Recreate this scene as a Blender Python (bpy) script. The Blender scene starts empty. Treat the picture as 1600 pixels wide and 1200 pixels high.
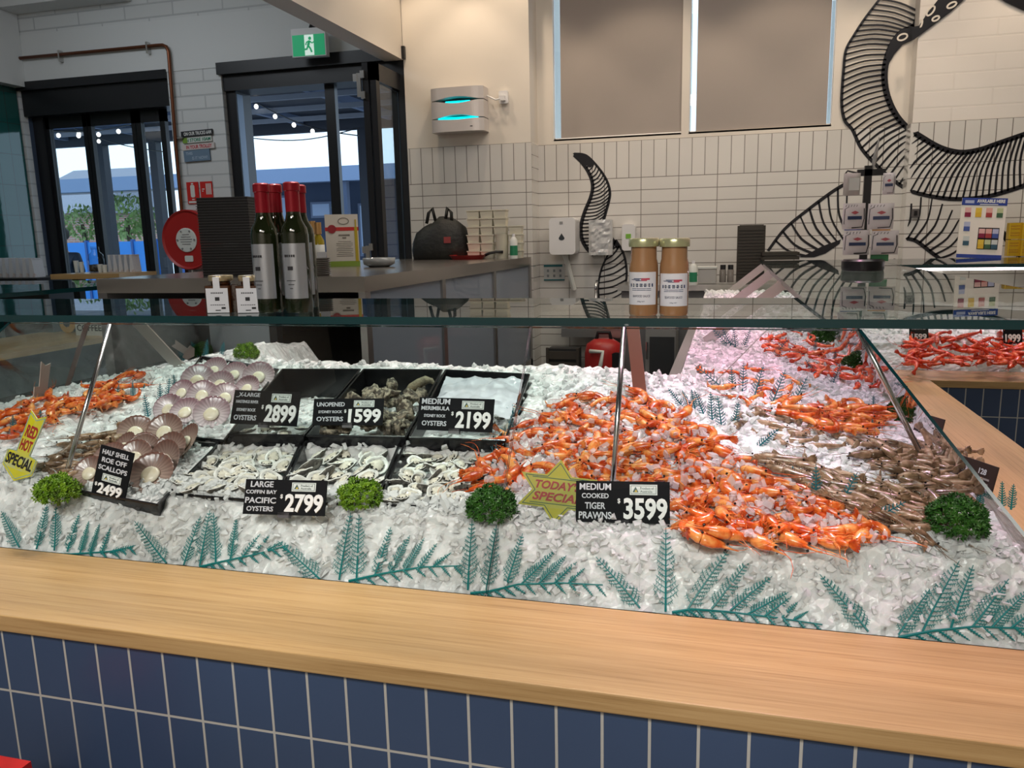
import bpy, bmesh, math, random
from math import sin, cos, pi, radians, tan, sqrt
from mathutils import Vector, Matrix, noise, Euler
random.seed(7)
S = bpy.context.scene
COL = S.collection

# ------------------------------------------------------------------ camera
FPX = 1235.0
CAM_H = 1.53
YAW, PITCH, ROLL = radians(15.30), radians(10.435), radians(-1.251)
_fw = Vector((-sin(YAW) * cos(PITCH), cos(YAW) * cos(PITCH), -sin(PITCH)))
_r = Vector((cos(YAW), sin(YAW), 0))
_u = _r.cross(_fw)
_r2 = _r * cos(ROLL) + _u * sin(ROLL)
_u2 = -_r * sin(ROLL) + _u * cos(ROLL)
cam_data = bpy.data.cameras.new('camera')
cam = bpy.data.objects.new('camera', cam_data)
COL.objects.link(cam)
R3 = Matrix((_r2, _u2, -_fw)).transposed()
cam.matrix_world = Matrix.Translation((0, 0, CAM_H)) @ R3.to_4x4()
cam_data.sensor_fit = 'HORIZONTAL'
cam_data.sensor_width = 36.0
cam_data.lens = 36.0 * FPX / 1600.0
cam_data.clip_start = 0.02
cam_data.clip_end = 200
S.camera = cam

# ------------------------------------------------------------------ view, world, lamps
S.view_settings.view_transform = 'Standard'
S.view_settings.look = 'None'
S.view_settings.gamma = 1.0
S.view_settings.exposure = 0.0
S.view_settings.use_curve_mapping = False
S.cycles.max_bounces = 10
S.cycles.transparent_max_bounces = 24
S.cycles.transmission_bounces = 6
S.cycles.glossy_bounces = 4
S.cycles.caustics_reflective = False
S.cycles.caustics_refractive = False
S.cycles.sample_clamp_indirect = 4.0
S.cycles.use_denoising = True
W = bpy.data.worlds.new('overcast_sky')
S.world = W
W.use_nodes = True
bg = W.node_tree.nodes['Background']
bg.inputs['Color'].default_value = (0.62, 0.80, 1.0, 1)
bg.inputs['Strength'].default_value = 1.9

def lamp(name, kind, loc, energy, color, target=None, size=0.1, size_y=None, spot=60, blend=0.6):
    d = bpy.data.lights.new(name, kind)
    d.energy = energy
    d.color = color
    if kind == 'AREA':
        d.size = size
        if size_y:
            d.shape = 'RECTANGLE'
            d.size_y = size_y
    elif kind == 'SPOT':
        d.spot_size = radians(spot)
        d.spot_blend = blend
        d.shadow_soft_size = size
    else:
        d.shadow_soft_size = size
    o = bpy.data.objects.new(name, d)
    COL.objects.link(o)
    o.location = loc
    if target is not None:
        o.rotation_euler = (Vector(target) - Vector(loc)).to_track_quat('-Z', 'Y').to_euler()
    return o

WARM = (1.0, 0.80, 0.60)
NEUT = (1.0, 0.93, 0.86)
COOL = (1.0, 0.97, 0.95)
# recessed ceiling downlights washing the back wall
for lx in (-2.15, -1.55, -0.62, 0.38, 1.3, 2.2):
    lamp('wall_downlight', 'SPOT', (lx, 5.35, 3.84), 30, WARM, (lx, 5.62, 0), 0.05, spot=92, blend=0.35)
# unseen spots added over the ice, behind the glass so it mirrors none
for lx, ly in ((-1.8, 1.9), (-1.2, 1.8), (-0.6, 1.8), (-0.1, 1.8)):
    lamp('added_spot', 'SPOT', (lx, ly + 0.7, 3.5), 95, NEUT, (lx, ly - .1, 1.0), 0.06, spot=50, blend=0.7)
for lx in (-2.0, -1.2, -0.4, 0.4):  # unseen spots added from the shop side to brighten the front ice
    lamp('added_spot', 'SPOT', (lx, -1.3, 3.5), 120, COOL, (lx, 1.66, 0.95), 0.07, spot=26, blend=0.6)
for lx in (-1.6, -0.5, 0.6):  # unseen spots added to light the timber ledge
    lamp('added_spot', 'SPOT', (lx, -1.9, 3.5), 30, WARM, (lx, 1.1, 0.85), 0.07, spot=46, blend=0.8)
# unseen area lamps added at the ceiling as soft general fill
lamp('ceiling_fill_light', 'AREA', (-0.5, -2.2, 3.78), 110, NEUT, (-0.5, -2.2, 0), 3.2, 1.2)
lamp('ceiling_fill_light', 'AREA', (0.2, 3.9, 3.78), 42, NEUT, (0.2, 3.9, 0), 3.0, 1.2)
lamp('ceiling_fill_light', 'AREA', (-4.3, 4.0, 3.6), 18, (0.86, 0.93, 1.0), (-4.2, 5.0, 0), 1.6, 1.0)
# unseen pink spots added for the rosy light on return and far display
PINKW = (1.0, 0.44, 0.68)
for lx, ly in ((0.28, 1.85), (0.25, 2.5), (0.25, 3.3), (0.25, 4.1), (1.6, 4.8)):
    lamp('rosy_fill_spot', 'SPOT', (lx, ly + .6, 3.5), 190, PINKW, (lx, ly, 1.0), 0.06, spot=40, blend=0.8)

# ------------------------------------------------------------------ pixel rays onto real planes
def ray(x, y):
    return R3 @ Vector(((x - 800) / FPX, -(y - 600) / FPX, -1.0))
def on_z(x, y, z):
    d = ray(x, y); t = (z - CAM_H) / d.z
    return Vector((d.x * t, d.y * t, z))
def on_y(x, y, Y):
    d = ray(x, y); t = Y / d.y
    return Vector((d.x * t, Y, CAM_H + d.z * t))
def on_x(x, y, X):
    d = ray(x, y); t = X / d.x
    return Vector((X, d.y * t, CAM_H + d.z * t))
SLOPE = 0.2
def on_slope(x, y, dz=0.0):
    d = ray(x, y)
    t = (0.95 - SLOPE * 1.45 + dz - CAM_H) / (d.z - SLOPE * d.y)
    return Vector((d.x * t, d.y * t, CAM_H + d.z * t))

# ------------------------------------------------------------------ materials
MATS = {}
def mat(name, color=(.8, .8, .8), rough=.5, metal=0.0, trans=0.0, ior=1.45, emit=None, estr=0.0, alpha=1.0, coat=0.0, spec=None, bump=None, var=None, sss=0):
    """bump=(scale, strength, distance); var=(scale, color2, lo, hi) mixes a second colour by noise."""
    if name in MATS:
        return MATS[name]
    m = bpy.data.materials.new(name)
    m.use_nodes = True
    nt = m.node_tree
    b = nt.nodes['Principled BSDF']
    b.inputs['Base Color'].default_value = (*color, 1)
    b.inputs['Roughness'].default_value = rough
    b.inputs['Metallic'].default_value = metal
    b.inputs['Transmission Weight'].default_value = trans
    b.inputs['IOR'].default_value = ior
    b.inputs['Alpha'].default_value = alpha
    b.inputs['Coat Weight'].default_value = coat
    if spec is not None:
        b.inputs['Specular IOR Level'].default_value = spec
    if sss:
        b.inputs['Subsurface Weight'].default_value = sss
        b.inputs['Subsurface Radius'].default_value = (.02, .012, .008)
        b.inputs['Subsurface Scale'].default_value = .4
    if emit:
        b.inputs['Emission Color'].default_value = (*emit, 1)
        b.inputs['Emission Strength'].default_value = estr
    if bump or var:
        tc = nt.nodes.new('ShaderNodeTexCoord')
    if bump:
        n = nt.nodes.new('ShaderNodeTexNoise'); n.inputs['Scale'].default_value = bump[0]; n.inputs['Detail'].default_value = 4
        bp = nt.nodes.new('ShaderNodeBump'); bp.inputs['Strength'].default_value = bump[1]; bp.inputs['Distance'].default_value = bump[2]
        nt.links.new(tc.outputs['Object'], n.inputs['Vector'])
        nt.links.new(n.outputs['Fac'], bp.inputs['Height'])
        nt.links.new(bp.outputs['Normal'], b.inputs['Normal'])
    if var:
        n2 = nt.nodes.new('ShaderNodeTexNoise'); n2.inputs['Scale'].default_value = var[0]; n2.inputs['Detail'].default_value = 3
        rp = nt.nodes.new('ShaderNodeMapRange'); rp.inputs[1].default_value = var[2]; rp.inputs[2].default_value = var[3]
        mx = nt.nodes.new('ShaderNodeMix'); mx.data_type = 'RGBA'
        mx.inputs[6].default_value = (*color, 1); mx.inputs[7].default_value = (*var[1], 1)
        nt.links.new(tc.outputs['Object'], n2.inputs['Vector'])
        nt.links.new(n2.outputs['Fac'], rp.inputs[0])
        nt.links.new(rp.outputs[0], mx.inputs[0])
        nt.links.new(mx.outputs[2], b.inputs['Base Color'])
    MATS[name] = m
    return m

def glass_mat(name, tint=(.93, .98, .96), ior=1.5, rough=0.0, haze=None):
    """clear sheet: sees through straight, mirrors by Fresnel"""
    if name in MATS:
        return MATS[name]
    m = bpy.data.materials.new(name); m.use_nodes = True
    nt = m.node_tree; nt.nodes.clear()
    out = nt.nodes.new('ShaderNodeOutputMaterial')
    tr = nt.nodes.new('ShaderNodeBsdfTransparent'); tr.inputs[0].default_value = (*tint, 1)
    gl = nt.nodes.new('ShaderNodeBsdfGlossy'); gl.inputs['Roughness'].default_value = rough
    fr = nt.nodes.new('ShaderNodeFresnel')
    geo = nt.nodes.new('ShaderNodeNewGeometry'); io = nt.nodes.new('ShaderNodeMapRange')
    io.inputs[3].default_value = ior; io.inputs[4].default_value = 1 / ior      # both faces of the sheet mirror alike
    nt.links.new(geo.outputs['Backfacing'], io.inputs[0]); nt.links.new(io.outputs[0], fr.inputs[0])
    mx = nt.nodes.new('ShaderNodeMixShader')
    nt.links.new(fr.outputs[0], mx.inputs[0]); nt.links.new(tr.outputs[0], mx.inputs[1]); nt.links.new(gl.outputs[0], mx.inputs[2])
    last = mx.outputs[0]
    if haze:            # condensation on the back glass, painted reflection on the cabinet pane
        df = nt.nodes.new('ShaderNodeBsdfDiffuse'); df.inputs[0].default_value = (*haze[0], 1)
        m2 = nt.nodes.new('ShaderNodeMixShader'); m2.inputs[0].default_value = haze[1]
        nt.links.new(last, m2.inputs[1]); nt.links.new(df.outputs[0], m2.inputs[2]); last = m2.outputs[0]
    nt.links.new(last, out.inputs[0])
    MATS[name] = m
    return m

def brick_mat(name, c1, c2, grout, bw, bh, gap, rough, axes='XZ', offset=0.0, org=(0, 0), bump=.3, wav=0.0, coat=0.0):
    """tiles/bricks laid on the plane of the given object axes, unit size in metres"""
    if name in MATS:
        return MATS[name]
    m = bpy.data.materials.new(name); m.use_nodes = True
    nt = m.node_tree; b = nt.nodes['Principled BSDF']
    tc = nt.nodes.new('ShaderNodeTexCoord'); sp = nt.nodes.new('ShaderNodeSeparateXYZ'); cb = nt.nodes.new('ShaderNodeCombineXYZ')
    nt.links.new(tc.outputs['Object'], sp.inputs[0])
    for i, a in enumerate(axes):
        ad = nt.nodes.new('ShaderNodeMath'); ad.operation = 'ADD'; ad.inputs[1].default_value = -org[i] + 50 * (bw, bh)[i] * 2
        nt.links.new(sp.outputs['XYZ'.index(a)], ad.inputs[0])
        nt.links.new(ad.outputs[0], cb.inputs[i])
    br = nt.nodes.new('ShaderNodeTexBrick')
    br.offset = offset; br.squash = 1.0
    br.inputs['Color1'].default_value = (*c1, 1); br.inputs['Color2'].default_value = (*c2, 1); br.inputs['Mortar'].default_value = (*grout, 1)
    br.inputs['Scale'].default_value = 1.0; br.inputs['Mortar Size'].default_value = gap; br.inputs['Mortar Smooth'].default_value = .15
    br.inputs['Brick Width'].default_value = bw; br.inputs['Row Height'].default_value = bh; br.inputs['Bias'].default_value = 0
    nt.links.new(cb.outputs[0], br.inputs['Vector'])
    nt.links.new(br.outputs['Color'], b.inputs['Base Color'])
    b.inputs['Roughness'].default_value = rough
    b.inputs['Coat Weight'].default_value = coat
    inv = nt.nodes.new('ShaderNodeMath'); inv.operation = 'SUBTRACT'; inv.inputs[0].default_value = 1.0
    nt.links.new(br.outputs['Fac'], inv.inputs[1])
    h = inv.outputs[0]
    if wav:
        n = nt.nodes.new('ShaderNodeTexNoise'); n.inputs['Scale'].default_value = 14; n.inputs['Detail'].default_value = 2
        nt.links.new(tc.outputs['Object'], n.inputs['Vector'])
        ml = nt.nodes.new('ShaderNodeMath'); ml.operation = 'MULTIPLY_ADD'; ml.inputs[1].default_value = wav
        nt.links.new(n.outputs['Fac'], ml.inputs[0]); nt.links.new(h, ml.inputs[2]); h = ml.outputs[0]
    bp = nt.nodes.new('ShaderNodeBump'); bp.inputs['Strength'].default_value = bump; bp.inputs['Distance'].default_value = .003
    nt.links.new(h, bp.inputs['Height']); nt.links.new(bp.outputs['Normal'], b.inputs['Normal'])
    MATS[name] = m
    return m

def wood_mat(name, c1, c2, c3, axis='X', rough=.35, plank=0.0):
    if name in MATS:
        return MATS[name]
    m = bpy.data.materials.new(name); m.use_nodes = True
    nt = m.node_tree; b = nt.nodes['Principled BSDF']
    tc = nt.nodes.new('ShaderNodeTexCoord')
    mp = nt.nodes.new('ShaderNodeMapping')
    mp.inputs['Scale'].default_value = (2.2, 110, 110) if axis == 'X' else (110, 2.2, 110)
    nt.links.new(tc.outputs['Object'], mp.inputs[0])
    n = nt.nodes.new('ShaderNodeTexNoise'); n.inputs['Scale'].default_value = 1.6; n.inputs['Detail'].default_value = 8; n.inputs['Roughness'].default_value = .7
    nt.links.new(mp.outputs[0], n.inputs['Vector'])
    cr = nt.nodes.new('ShaderNodeValToRGB')
    cr.color_ramp.elements[0].position = .30; cr.color_ramp.elements[0].color = (*c3, 1)
    cr.color_ramp.elements[1].position = .68; cr.color_ramp.elements[1].color = (*c1, 1)
    e = cr.color_ramp.elements.new(.46); e.color = (*c2, 1)
    nt.links.new(n.outputs['Fac'], cr.inputs[0])
    # broad boards of slightly different tone
    mp2 = nt.nodes.new('ShaderNodeMapping'); mp2.inputs['Scale'].default_value = (.35, 9, 9) if axis == 'X' else (9, .35, 9)
    nt.links.new(tc.outputs['Object'], mp2.inputs[0])
    n2 = nt.nodes.new('ShaderNodeTexNoise'); n2.inputs['Scale'].default_value = 1.2; n2.inputs['Detail'].default_value = 2
    nt.links.new(mp2.outputs[0], n2.inputs['Vector'])
    mr = nt.nodes.new('ShaderNodeMapRange'); mr.inputs[1].default_value = .3; mr.inputs[2].default_value = .7; mr.inputs[3].default_value = .78; mr.inputs[4].default_value = 1.12
    nt.links.new(n2.outputs['Fac'], mr.inputs[0])
    mx = nt.nodes.new('ShaderNodeMix'); mx.data_type = 'RGBA'; mx.blend_type = 'MULTIPLY'; mx.inputs[0].default_value = 1
    nt.links.new(cr.outputs[0], mx.inputs[6]); nt.links.new(mr.outputs[0], mx.inputs[7])
    nt.links.new(mx.outputs[2], b.inputs['Base Color'])
    b.inputs['Roughness'].default_value = rough
    bp = nt.nodes.new('ShaderNodeBump'); bp.inputs['Strength'].default_value = .15; bp.inputs['Distance'].default_value = .001
    nt.links.new(n.outputs['Fac'], bp.inputs['Height']); nt.links.new(bp.outputs['Normal'], b.inputs['Normal'])
    MATS[name] = m
    return m

def ice_mat(name, color, trans, rough, scale, strength, alpha=1.0, sss=0.0):
    if name in MATS:
        return MATS[name]
    m = bpy.data.materials.new(name); m.use_nodes = True
    nt = m.node_tree; b = nt.nodes['Principled BSDF']
    b.inputs['Base Color'].default_value = (*color, 1)
    b.inputs['Roughness'].default_value = rough
    b.inputs['Transmission Weight'].default_value = trans
    b.inputs['IOR'].default_value = 1.31
    b.inputs['Alpha'].default_value = alpha
    if sss:
        b.inputs['Subsurface Weight'].default_value = sss; b.inputs['Subsurface Radius'].default_value = (.9, 1.0, 1.0); b.inputs['Subsurface Scale'].default_value = .02
    b.inputs['Specular IOR Level'].default_value = .8
    tc = nt.nodes.new('ShaderNodeTexCoord')
    v = nt.nodes.new('ShaderNodeTexVoronoi'); v.inputs['Scale'].default_value = scale
    v.feature = 'F1'
    nt.links.new(tc.outputs['Object'], v.inputs['Vector'])
    n = nt.nodes.new('ShaderNodeTexNoise'); n.inputs['Scale'].default_value = scale * .6; n.inputs['Detail'].default_value = 6
    nt.links.new(tc.outputs['Object'], n.inputs['Vector'])
    ad = nt.nodes.new('ShaderNodeMath'); ad.operation = 'ADD'
    nt.links.new(v.outputs['Distance'], ad.inputs[0]); nt.links.new(n.outputs['Fac'], ad.inputs[1])
    bp = nt.nodes.new('ShaderNodeBump'); bp.inputs['Strength'].default_value = strength; bp.inputs['Distance'].default_value = .006
    nt.links.new(ad.outputs[0], bp.inputs['Height']); nt.links.new(bp.outputs['Normal'], b.inputs['Normal'])
    # each crystal its own slight grey
    mr = nt.nodes.new('ShaderNodeMapRange'); mr.inputs[3].default_value = .72; mr.inputs[4].default_value = 1.0
    sx = nt.nodes.new('ShaderNodeSeparateColor'); nt.links.new(v.outputs['Color'], sx.inputs[0]); nt.links.new(sx.outputs[0], mr.inputs[0])
    mx = nt.nodes.new('ShaderNodeMix'); mx.data_type = 'RGBA'; mx.blend_type = 'MULTIPLY'; mx.inputs[0].default_value = 1
    mx.inputs[6].default_value = (*color, 1)
    nt.links.new(mr.outputs[0], mx.inputs[7]); nt.links.new(mx.outputs[2], b.inputs['Base Color'])
    MATS[name] = m
    return m

def flake_mat(name, clear, tint=(.97, .98, .985)):
    """thin half clear chips of ice: light passes through, faces glint"""
    if name in MATS:
        return MATS[name]
    m = bpy.data.materials.new(name); m.use_nodes = True
    nt = m.node_tree; nt.nodes.clear()
    N = lambda t: nt.nodes.new(t)
    out = N('ShaderNodeOutputMaterial'); tr = N('ShaderNodeBsdfTransparent'); df = N('ShaderNodeBsdfDiffuse'); tl = N('ShaderNodeBsdfTranslucent'); gl = N('ShaderNodeBsdfGlossy')
    df.inputs[0].default_value = tl.inputs[0].default_value = (*tint, 1); gl.inputs['Roughness'].default_value = .12
    a, b, c = N('ShaderNodeMixShader'), N('ShaderNodeMixShader'), N('ShaderNodeMixShader')
    a.inputs[0].default_value = .12; b.inputs[0].default_value = 1 - clear
    lw = N('ShaderNodeLayerWeight'); lw.inputs[0].default_value = .10
    tr.inputs[0].default_value = (*tint, 1)
    L = nt.links.new
    L(df.outputs[0], a.inputs[1]); L(tl.outputs[0], a.inputs[2]); L(tr.outputs[0], b.inputs[1]); L(a.outputs[0], b.inputs[2])
    L(lw.outputs['Fresnel'], c.inputs[0]); L(b.outputs[0], c.inputs[1]); L(gl.outputs[0], c.inputs[2]); L(c.outputs[0], out.inputs[0])
    MATS[name] = m
    return m

# ------------------------------------------------------------------ mesh building
class MB:
    def __init__(s):
        s.v = []; s.f = []; s.mi = []
    def add(s, vs, fs, mi=0):
        k = len(s.v)
        s.v += [tuple(p) for p in vs]
        for f in fs:
            s.f.append(tuple(i + k for i in f)); s.mi.append(mi)
        return s
    def box(s, c, d, mi=0, rot=None, taper=1.0):
        x, y, z = d[0] / 2, d[1] / 2, d[2] / 2
        vs = [Vector((sx * x * (taper if sz > 0 else 1), sy * y * (taper if sz > 0 else 1), sz * z)) for sz in (-1, 1) for sx, sy in ((-1, -1), (1, -1), (1, 1), (-1, 1))]
        if rot is not None:
            vs = [rot @ v for v in vs]
        vs = [v + Vector(c) for v in vs]
        return s.add(vs, [(3, 2, 1, 0), (4, 5, 6, 7), (0, 1, 5, 4), (1, 2, 6, 5), (2, 3, 7, 6), (3, 0, 4, 7)], mi)
    def box2(s, a, b, mi=0):
        return s.box([(a[i] + b[i]) / 2 for i in range(3)], [abs(b[i] - a[i]) for i in range(3)], mi)
    def rbox(s, c, d, r, mi=0, seg=3):
        """upright box with rounded vertical edges"""
        x, y, z = d[0] / 2, d[1] / 2, d[2] / 2
        pts = []
        for cx, cy, a0 in ((x - r, y - r, 0), (-x + r, y - r, 90), (-x + r, -y + r, 180), (x - r, -y + r, 270)):
            for k in range(seg + 1):
                a = radians(a0 + 90 * k / seg); pts.append((cx + r * cos(a), cy + r * sin(a)))
        n = len(pts)
        vs = [(p[0] + c[0], p[1] + c[1], c[2] + h) for h in (-z, z) for p in pts]
        return s.add(vs, [tuple(range(n))[::-1], tuple(range(n, 2 * n))] + [(i, (i + 1) % n, n + (i + 1) % n, n + i) for i in range(n)], mi)
    def prism(s, poly, fn, thick, mi=0, mi_side=None):
        """2-D outline; fn(u, v, w) -> 3-D point; w from 0 to thick"""
        n = len(poly)
        vs = [fn(u, v, 0) for u, v in poly] + [fn(u, v, thick) for u, v in poly]
        s.add(vs, [tuple(range(n))[::-1], tuple(range(n, 2 * n))], mi)
        k = len(s.v) - 2 * n
        for i in range(n):
            j = (i + 1) % n
            s.f.append((k + i, k + j, k + n + j, k + n + i)); s.mi.append(mi if mi_side is None else mi_side)
        return s
    def lathe(s, prof, seg=20, c=(0, 0, 0), mi=0, mis=None, mtx=None):
        vs = []
        for r, z in prof:
            for k in range(seg):
                a = 2 * pi * k / seg
                v = Vector((r * cos(a), r * sin(a), z))
                if mtx is not None:
                    v = mtx @ v
                vs.append((v[0] + c[0], v[1] + c[1], v[2] + c[2]))
        n = len(prof); fs = []
        k0 = len(s.v)
        s.v += vs
        for j in range(n - 1):
            for k in range(seg):
                k2 = (k + 1) % seg
                s.f.append((k0 + j * seg + k, k0 + j * seg + k2, k0 + (j + 1) * seg + k2, k0 + (j + 1) * seg + k))
                s.mi.append(mis[j] if mis else mi)
        if prof[0][0] > 1e-6:
            s.f.append(tuple(k0 + k for k in range(seg))[::-1]); s.mi.append(mis[0] if mis else mi)
        if prof[-1][0] > 1e-6:
            s.f.append(tuple(k0 + (n - 1) * seg + k for k in range(seg))); s.mi.append(mis[-1] if mis else mi)
        return s
    def tube(s, pts, rad, seg=8, mi=0, flat=1.0, cap=True, up=None):
        pts = [Vector(p) for p in pts]
        n = len(pts)
        if not hasattr(rad, '__len__'):
            rad = [rad] * n
        k0 = len(s.v)
        prev = None
        for i, p in enumerate(pts):
            t = (pts[min(i + 1, n - 1)] - pts[max(i - 1, 0)])
            if t.length < 1e-9:
                t = Vector((0, 0, 1))
            t.normalize()
            if prev is None:
                a = Vector(up) if up is not None else (Vector((0, 0, 1)) if abs(t.z) < .9 else Vector((1, 0, 0)))
                nrm = (a - t * a.dot(t)).normalized()
            else:
                nrm = (prev - t * prev.dot(t))
                nrm = nrm.normalized() if nrm.length > 1e-6 else prev
            prev = nrm
            bn = t.cross(nrm)
            for k in range(seg):
                a = 2 * pi * k / seg
                s.v.append(tuple(p + nrm * (rad[i] * cos(a)) + bn * (rad[i] * flat * sin(a))))
        for i in range(n - 1):
            for k in range(seg):
                k2 = (k + 1) % seg
                s.f.append((k0 + i * seg + k, k0 + i * seg + k2, k0 + (i + 1) * seg + k2, k0 + (i + 1) * seg + k)); s.mi.append(mi)
        if cap:
            s.f.append(tuple(k0 + k for k in range(seg))[::-1]); s.mi.append(mi)
            s.f.append(tuple(k0 + (n - 1) * seg + k for k in range(seg))); s.mi.append(mi)
        return s
    def ribbon(s, pts, widths, nrm, thick=.0015, mi=0):
        """a painted or printed stroke lying on a surface of normal nrm, raised by thick"""
        nrm = Vector(nrm).normalized(); n = len(pts); pts = [Vector(p) for p in pts]
        L, Rr = [], []
        for i, p in enumerate(pts):
            t = (pts[min(i + 1, n - 1)] - pts[max(i - 1, 0)]).normalized()
            w = nrm.cross(t)
            hw = (widths[i] if hasattr(widths, '__len__') else widths) / 2
            L.append(p + w * hw + nrm * thick); Rr.append(p - w * hw + nrm * thick)
        k0 = len(s.v)
        s.v += [tuple(q) for q in L + Rr]
        for i in range(n - 1):
            s.f.append((k0 + i, k0 + n + i, k0 + n + i + 1, k0 + i + 1)); s.mi.append(mi)
        return s
    def blob(s, c, r, seg=8, rings=6, mi=0, jit=0, rot=None, seed=0):
        vs = []; c = Vector(c)
        for j in range(rings + 1):
            th = pi * j / rings
            for k in range(seg):
                a = 2 * pi * k / seg
                v = Vector((sin(th) * cos(a), sin(th) * sin(a), cos(th)))
                if jit:
                    v *= 1 + jit * noise.noise(v * 1.7 + Vector((seed * 3.1, seed, 0)))
                v = Vector((v.x * r[0], v.y * r[1], v.z * r[2]))
                if rot is not None:
                    v = rot @ v
                vs.append(c + v)
        fs = [(j * seg + k, j * seg + (k + 1) % seg, (j + 1) * seg + (k + 1) % seg, (j + 1) * seg + k) for j in range(rings) for k in range(seg)]
        fs = [f[::-1] for f in fs]
        return s.add(vs, fs, mi)
    def mesh(s, name, mats, smooth=False):
        me = bpy.data.meshes.new(name)
        me.from_pydata(s.v, [], s.f)
        for m in (mats if isinstance(mats, (list, tuple)) else [mats]):
            me.materials.append(m)
        me.polygons.foreach_set('material_index', s.mi)
        if smooth:
            me.polygons.foreach_set('use_smooth', [True] * len(s.f))
        me.update()
        return me
    def build(s, name, mats, parent=None, smooth=False, angle=None):
        me = s.mesh(name, mats, smooth)
        if smooth and angle:
            me.set_sharp_from_angle(angle=radians(angle))
        return link(name, me, parent)

def link(name, me, parent=None):
    o = bpy.data.objects.new(name, me)
    COL.objects.link(o)
    if parent is not None:
        o.parent = parent
    return o
def tag(o, label=None, cat=None, group=None, kind=None):
    if label: o['label'] = label
    if cat: o['category'] = cat
    if group: o['group'] = group
    if kind: o['kind'] = kind
    return o
def thing(name, label, cat, loc=(0, 0, 0), rz=0.0, group=None, mtx=None):
    o = bpy.data.objects.new(name, None)
    o.empty_display_size = .05
    COL.objects.link(o)
    if mtx is not None:
        o.matrix_world = mtx
    else:
        o.location = loc; o.rotation_euler = (0, 0, rz)
    return tag(o, label, cat, group)
def struct(o):
    o['kind'] = 'structure'
    return o
def copy_tree(root, label=None, group=None):
    r = root.copy(); COL.objects.link(r)
    if label: r['label'] = label
    if group: r['group'] = group
    for ch in list(root.children):
        c = ch.copy(); COL.objects.link(c); c.parent = r
        for g in ch.children:
            d = g.copy(); COL.objects.link(d); d.parent = c
    return r
def frame_at(origin, xdir, ydir):
    """matrix with local X = xdir, local Y = ydir (made square), local Z towards the viewer of the face"""
    x = Vector(xdir).normalized(); y = Vector(ydir); y = (y - x * y.dot(x)).normalized(); z = x.cross(y)
    m = Matrix((x, y, z)).transposed().to_4x4(); m.translation = Vector(origin)
    return m

_dg = None
def lettering(parent, txt, cx, cy, w, h, m, z=0.0, bold=.0, name='lettering', depth=.0006, slant=0.0, fit=True, rotz=0.0):
    """text centred at (cx, cy) in the parent's local XY, fitted to w x h"""
    cu = bpy.data.curves.new('text', 'FONT')
    cu.body = txt; cu.size = 1.0; cu.align_x = 'CENTER'; cu.align_y = 'CENTER'
    cu.offset = bold; cu.extrude = .001; cu.resolution_u = 3
    cu.shear = slant
    cu.space_line = .95
    tmp = bpy.data.objects.new('text', cu); COL.objects.link(tmp)
    dg = bpy.context.evaluated_depsgraph_get(); dg.update()
    me = bpy.data.meshes.new_from_object(tmp.evaluated_get(dg))
    bpy.data.objects.remove(tmp); bpy.data.curves.remove(cu)
    xs = [v.co.x for v in me.vertices]; ys = [v.co.y for v in me.vertices]
    if not xs:
        return None
    x0, x1, y0, y1 = min(xs), max(xs), min(ys), max(ys)
    sx = w / (x1 - x0); sy = h / (y1 - y0)
    if not fit:
        sx = sy = min(sx, sy)
    for v in me.vertices:
        x = (v.co.x - (x0 + x1) / 2) * sx; y = (v.co.y - (y0 + y1) / 2) * sy
        v.co = (cx + x * cos(rotz) - y * sin(rotz), cy + x * sin(rotz) + y * cos(rotz), z + (depth if v.co.z > 0 else 0))
    me.name = name
    me.materials.clear(); me.materials.append(m)
    return link(name, me, parent)

# ------------------------------------------------------------------ the room
YD, YW, YP = 5.87, 6.10, 5.95          # door wall and column, window wall, painted brick wall at the right
CEIL = 3.9
white_wall = mat('painted_plaster_cream', (.80, .745, .66), .55, bump=(30, .08, .004))
white_cool = mat('painted_concrete_white', (.72, .74, .74), .6, bump=(22, .15, .004))
white_brick = brick_mat('painted_brick_white', (.70, .72, .72), (.66, .68, .68), (.52, .54, .55), .46, .105, .007, .6, 'XZ', .5, bump=.7)
warm_brick = brick_mat('painted_brick_cream', (.80, .755, .70), (.79, .745, .69), (.76, .715, .66), .46, .105, .006, .55, 'XZ', .5, bump=.4)
TB = 1.955                              # joint between the flat tile courses and the upright course
TT = 2.222
tile_flat = brick_mat('glossy_white_tile_flat', (.74, .72, .68), (.70, .68, .64), (.22, .20, .18), .2745, .0905, .003, .07, 'XZ', 0, (on_y(1002, 277, YW).x, TB), bump=.35, wav=.5, coat=.5)
tile_up = brick_mat('glossy_white_tile_upright', (.74, .72, .68), (.70, .68, .64), (.22, .20, .18), .0915, .267, .003, .07, 'XZ', 0, (on_y(1002, 277, YW).x, TB), bump=.35, wav=.5, coat=.5)
tile_side = brick_mat('glossy_white_tile_return', (.74, .72, .68), (.70, .68, .64), (.22, .20, .18), .2745, .0905, .003, .07, 'YZ', 0, (YD, TB), bump=.35, wav=.5, coat=.5)
green_tile = brick_mat('glossy_green_tile', (.012, .085, .075), (.02, .11, .10), (.03, .06, .055), .13, .26, .003, .08, 'YZ', 0, bump=.4, wav=.5, coat=.5)
blue_tile = brick_mat('matt_blue_tile', (.040, .070, .145), (.044, .076, .155), (.46, .46, .44), .0725, .20, .0026, .33, 'XZ', 0, (-1.256, .684), bump=.6)
blue_tile_side = brick_mat('matt_blue_tile_return', (.040, .070, .145), (.044, .076, .155), (.46, .46, .44), .0725, .20, .0026, .33, 'YZ', 0, (1.1, .684), bump=.6)
floor_m = mat('polished_concrete_floor', (.20, .19, .18), .35, var=(3, (.26, .25, .24), .35, .65))
dark_frame = mat('black_metal_frame', (.012, .013, .016), .35)
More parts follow.
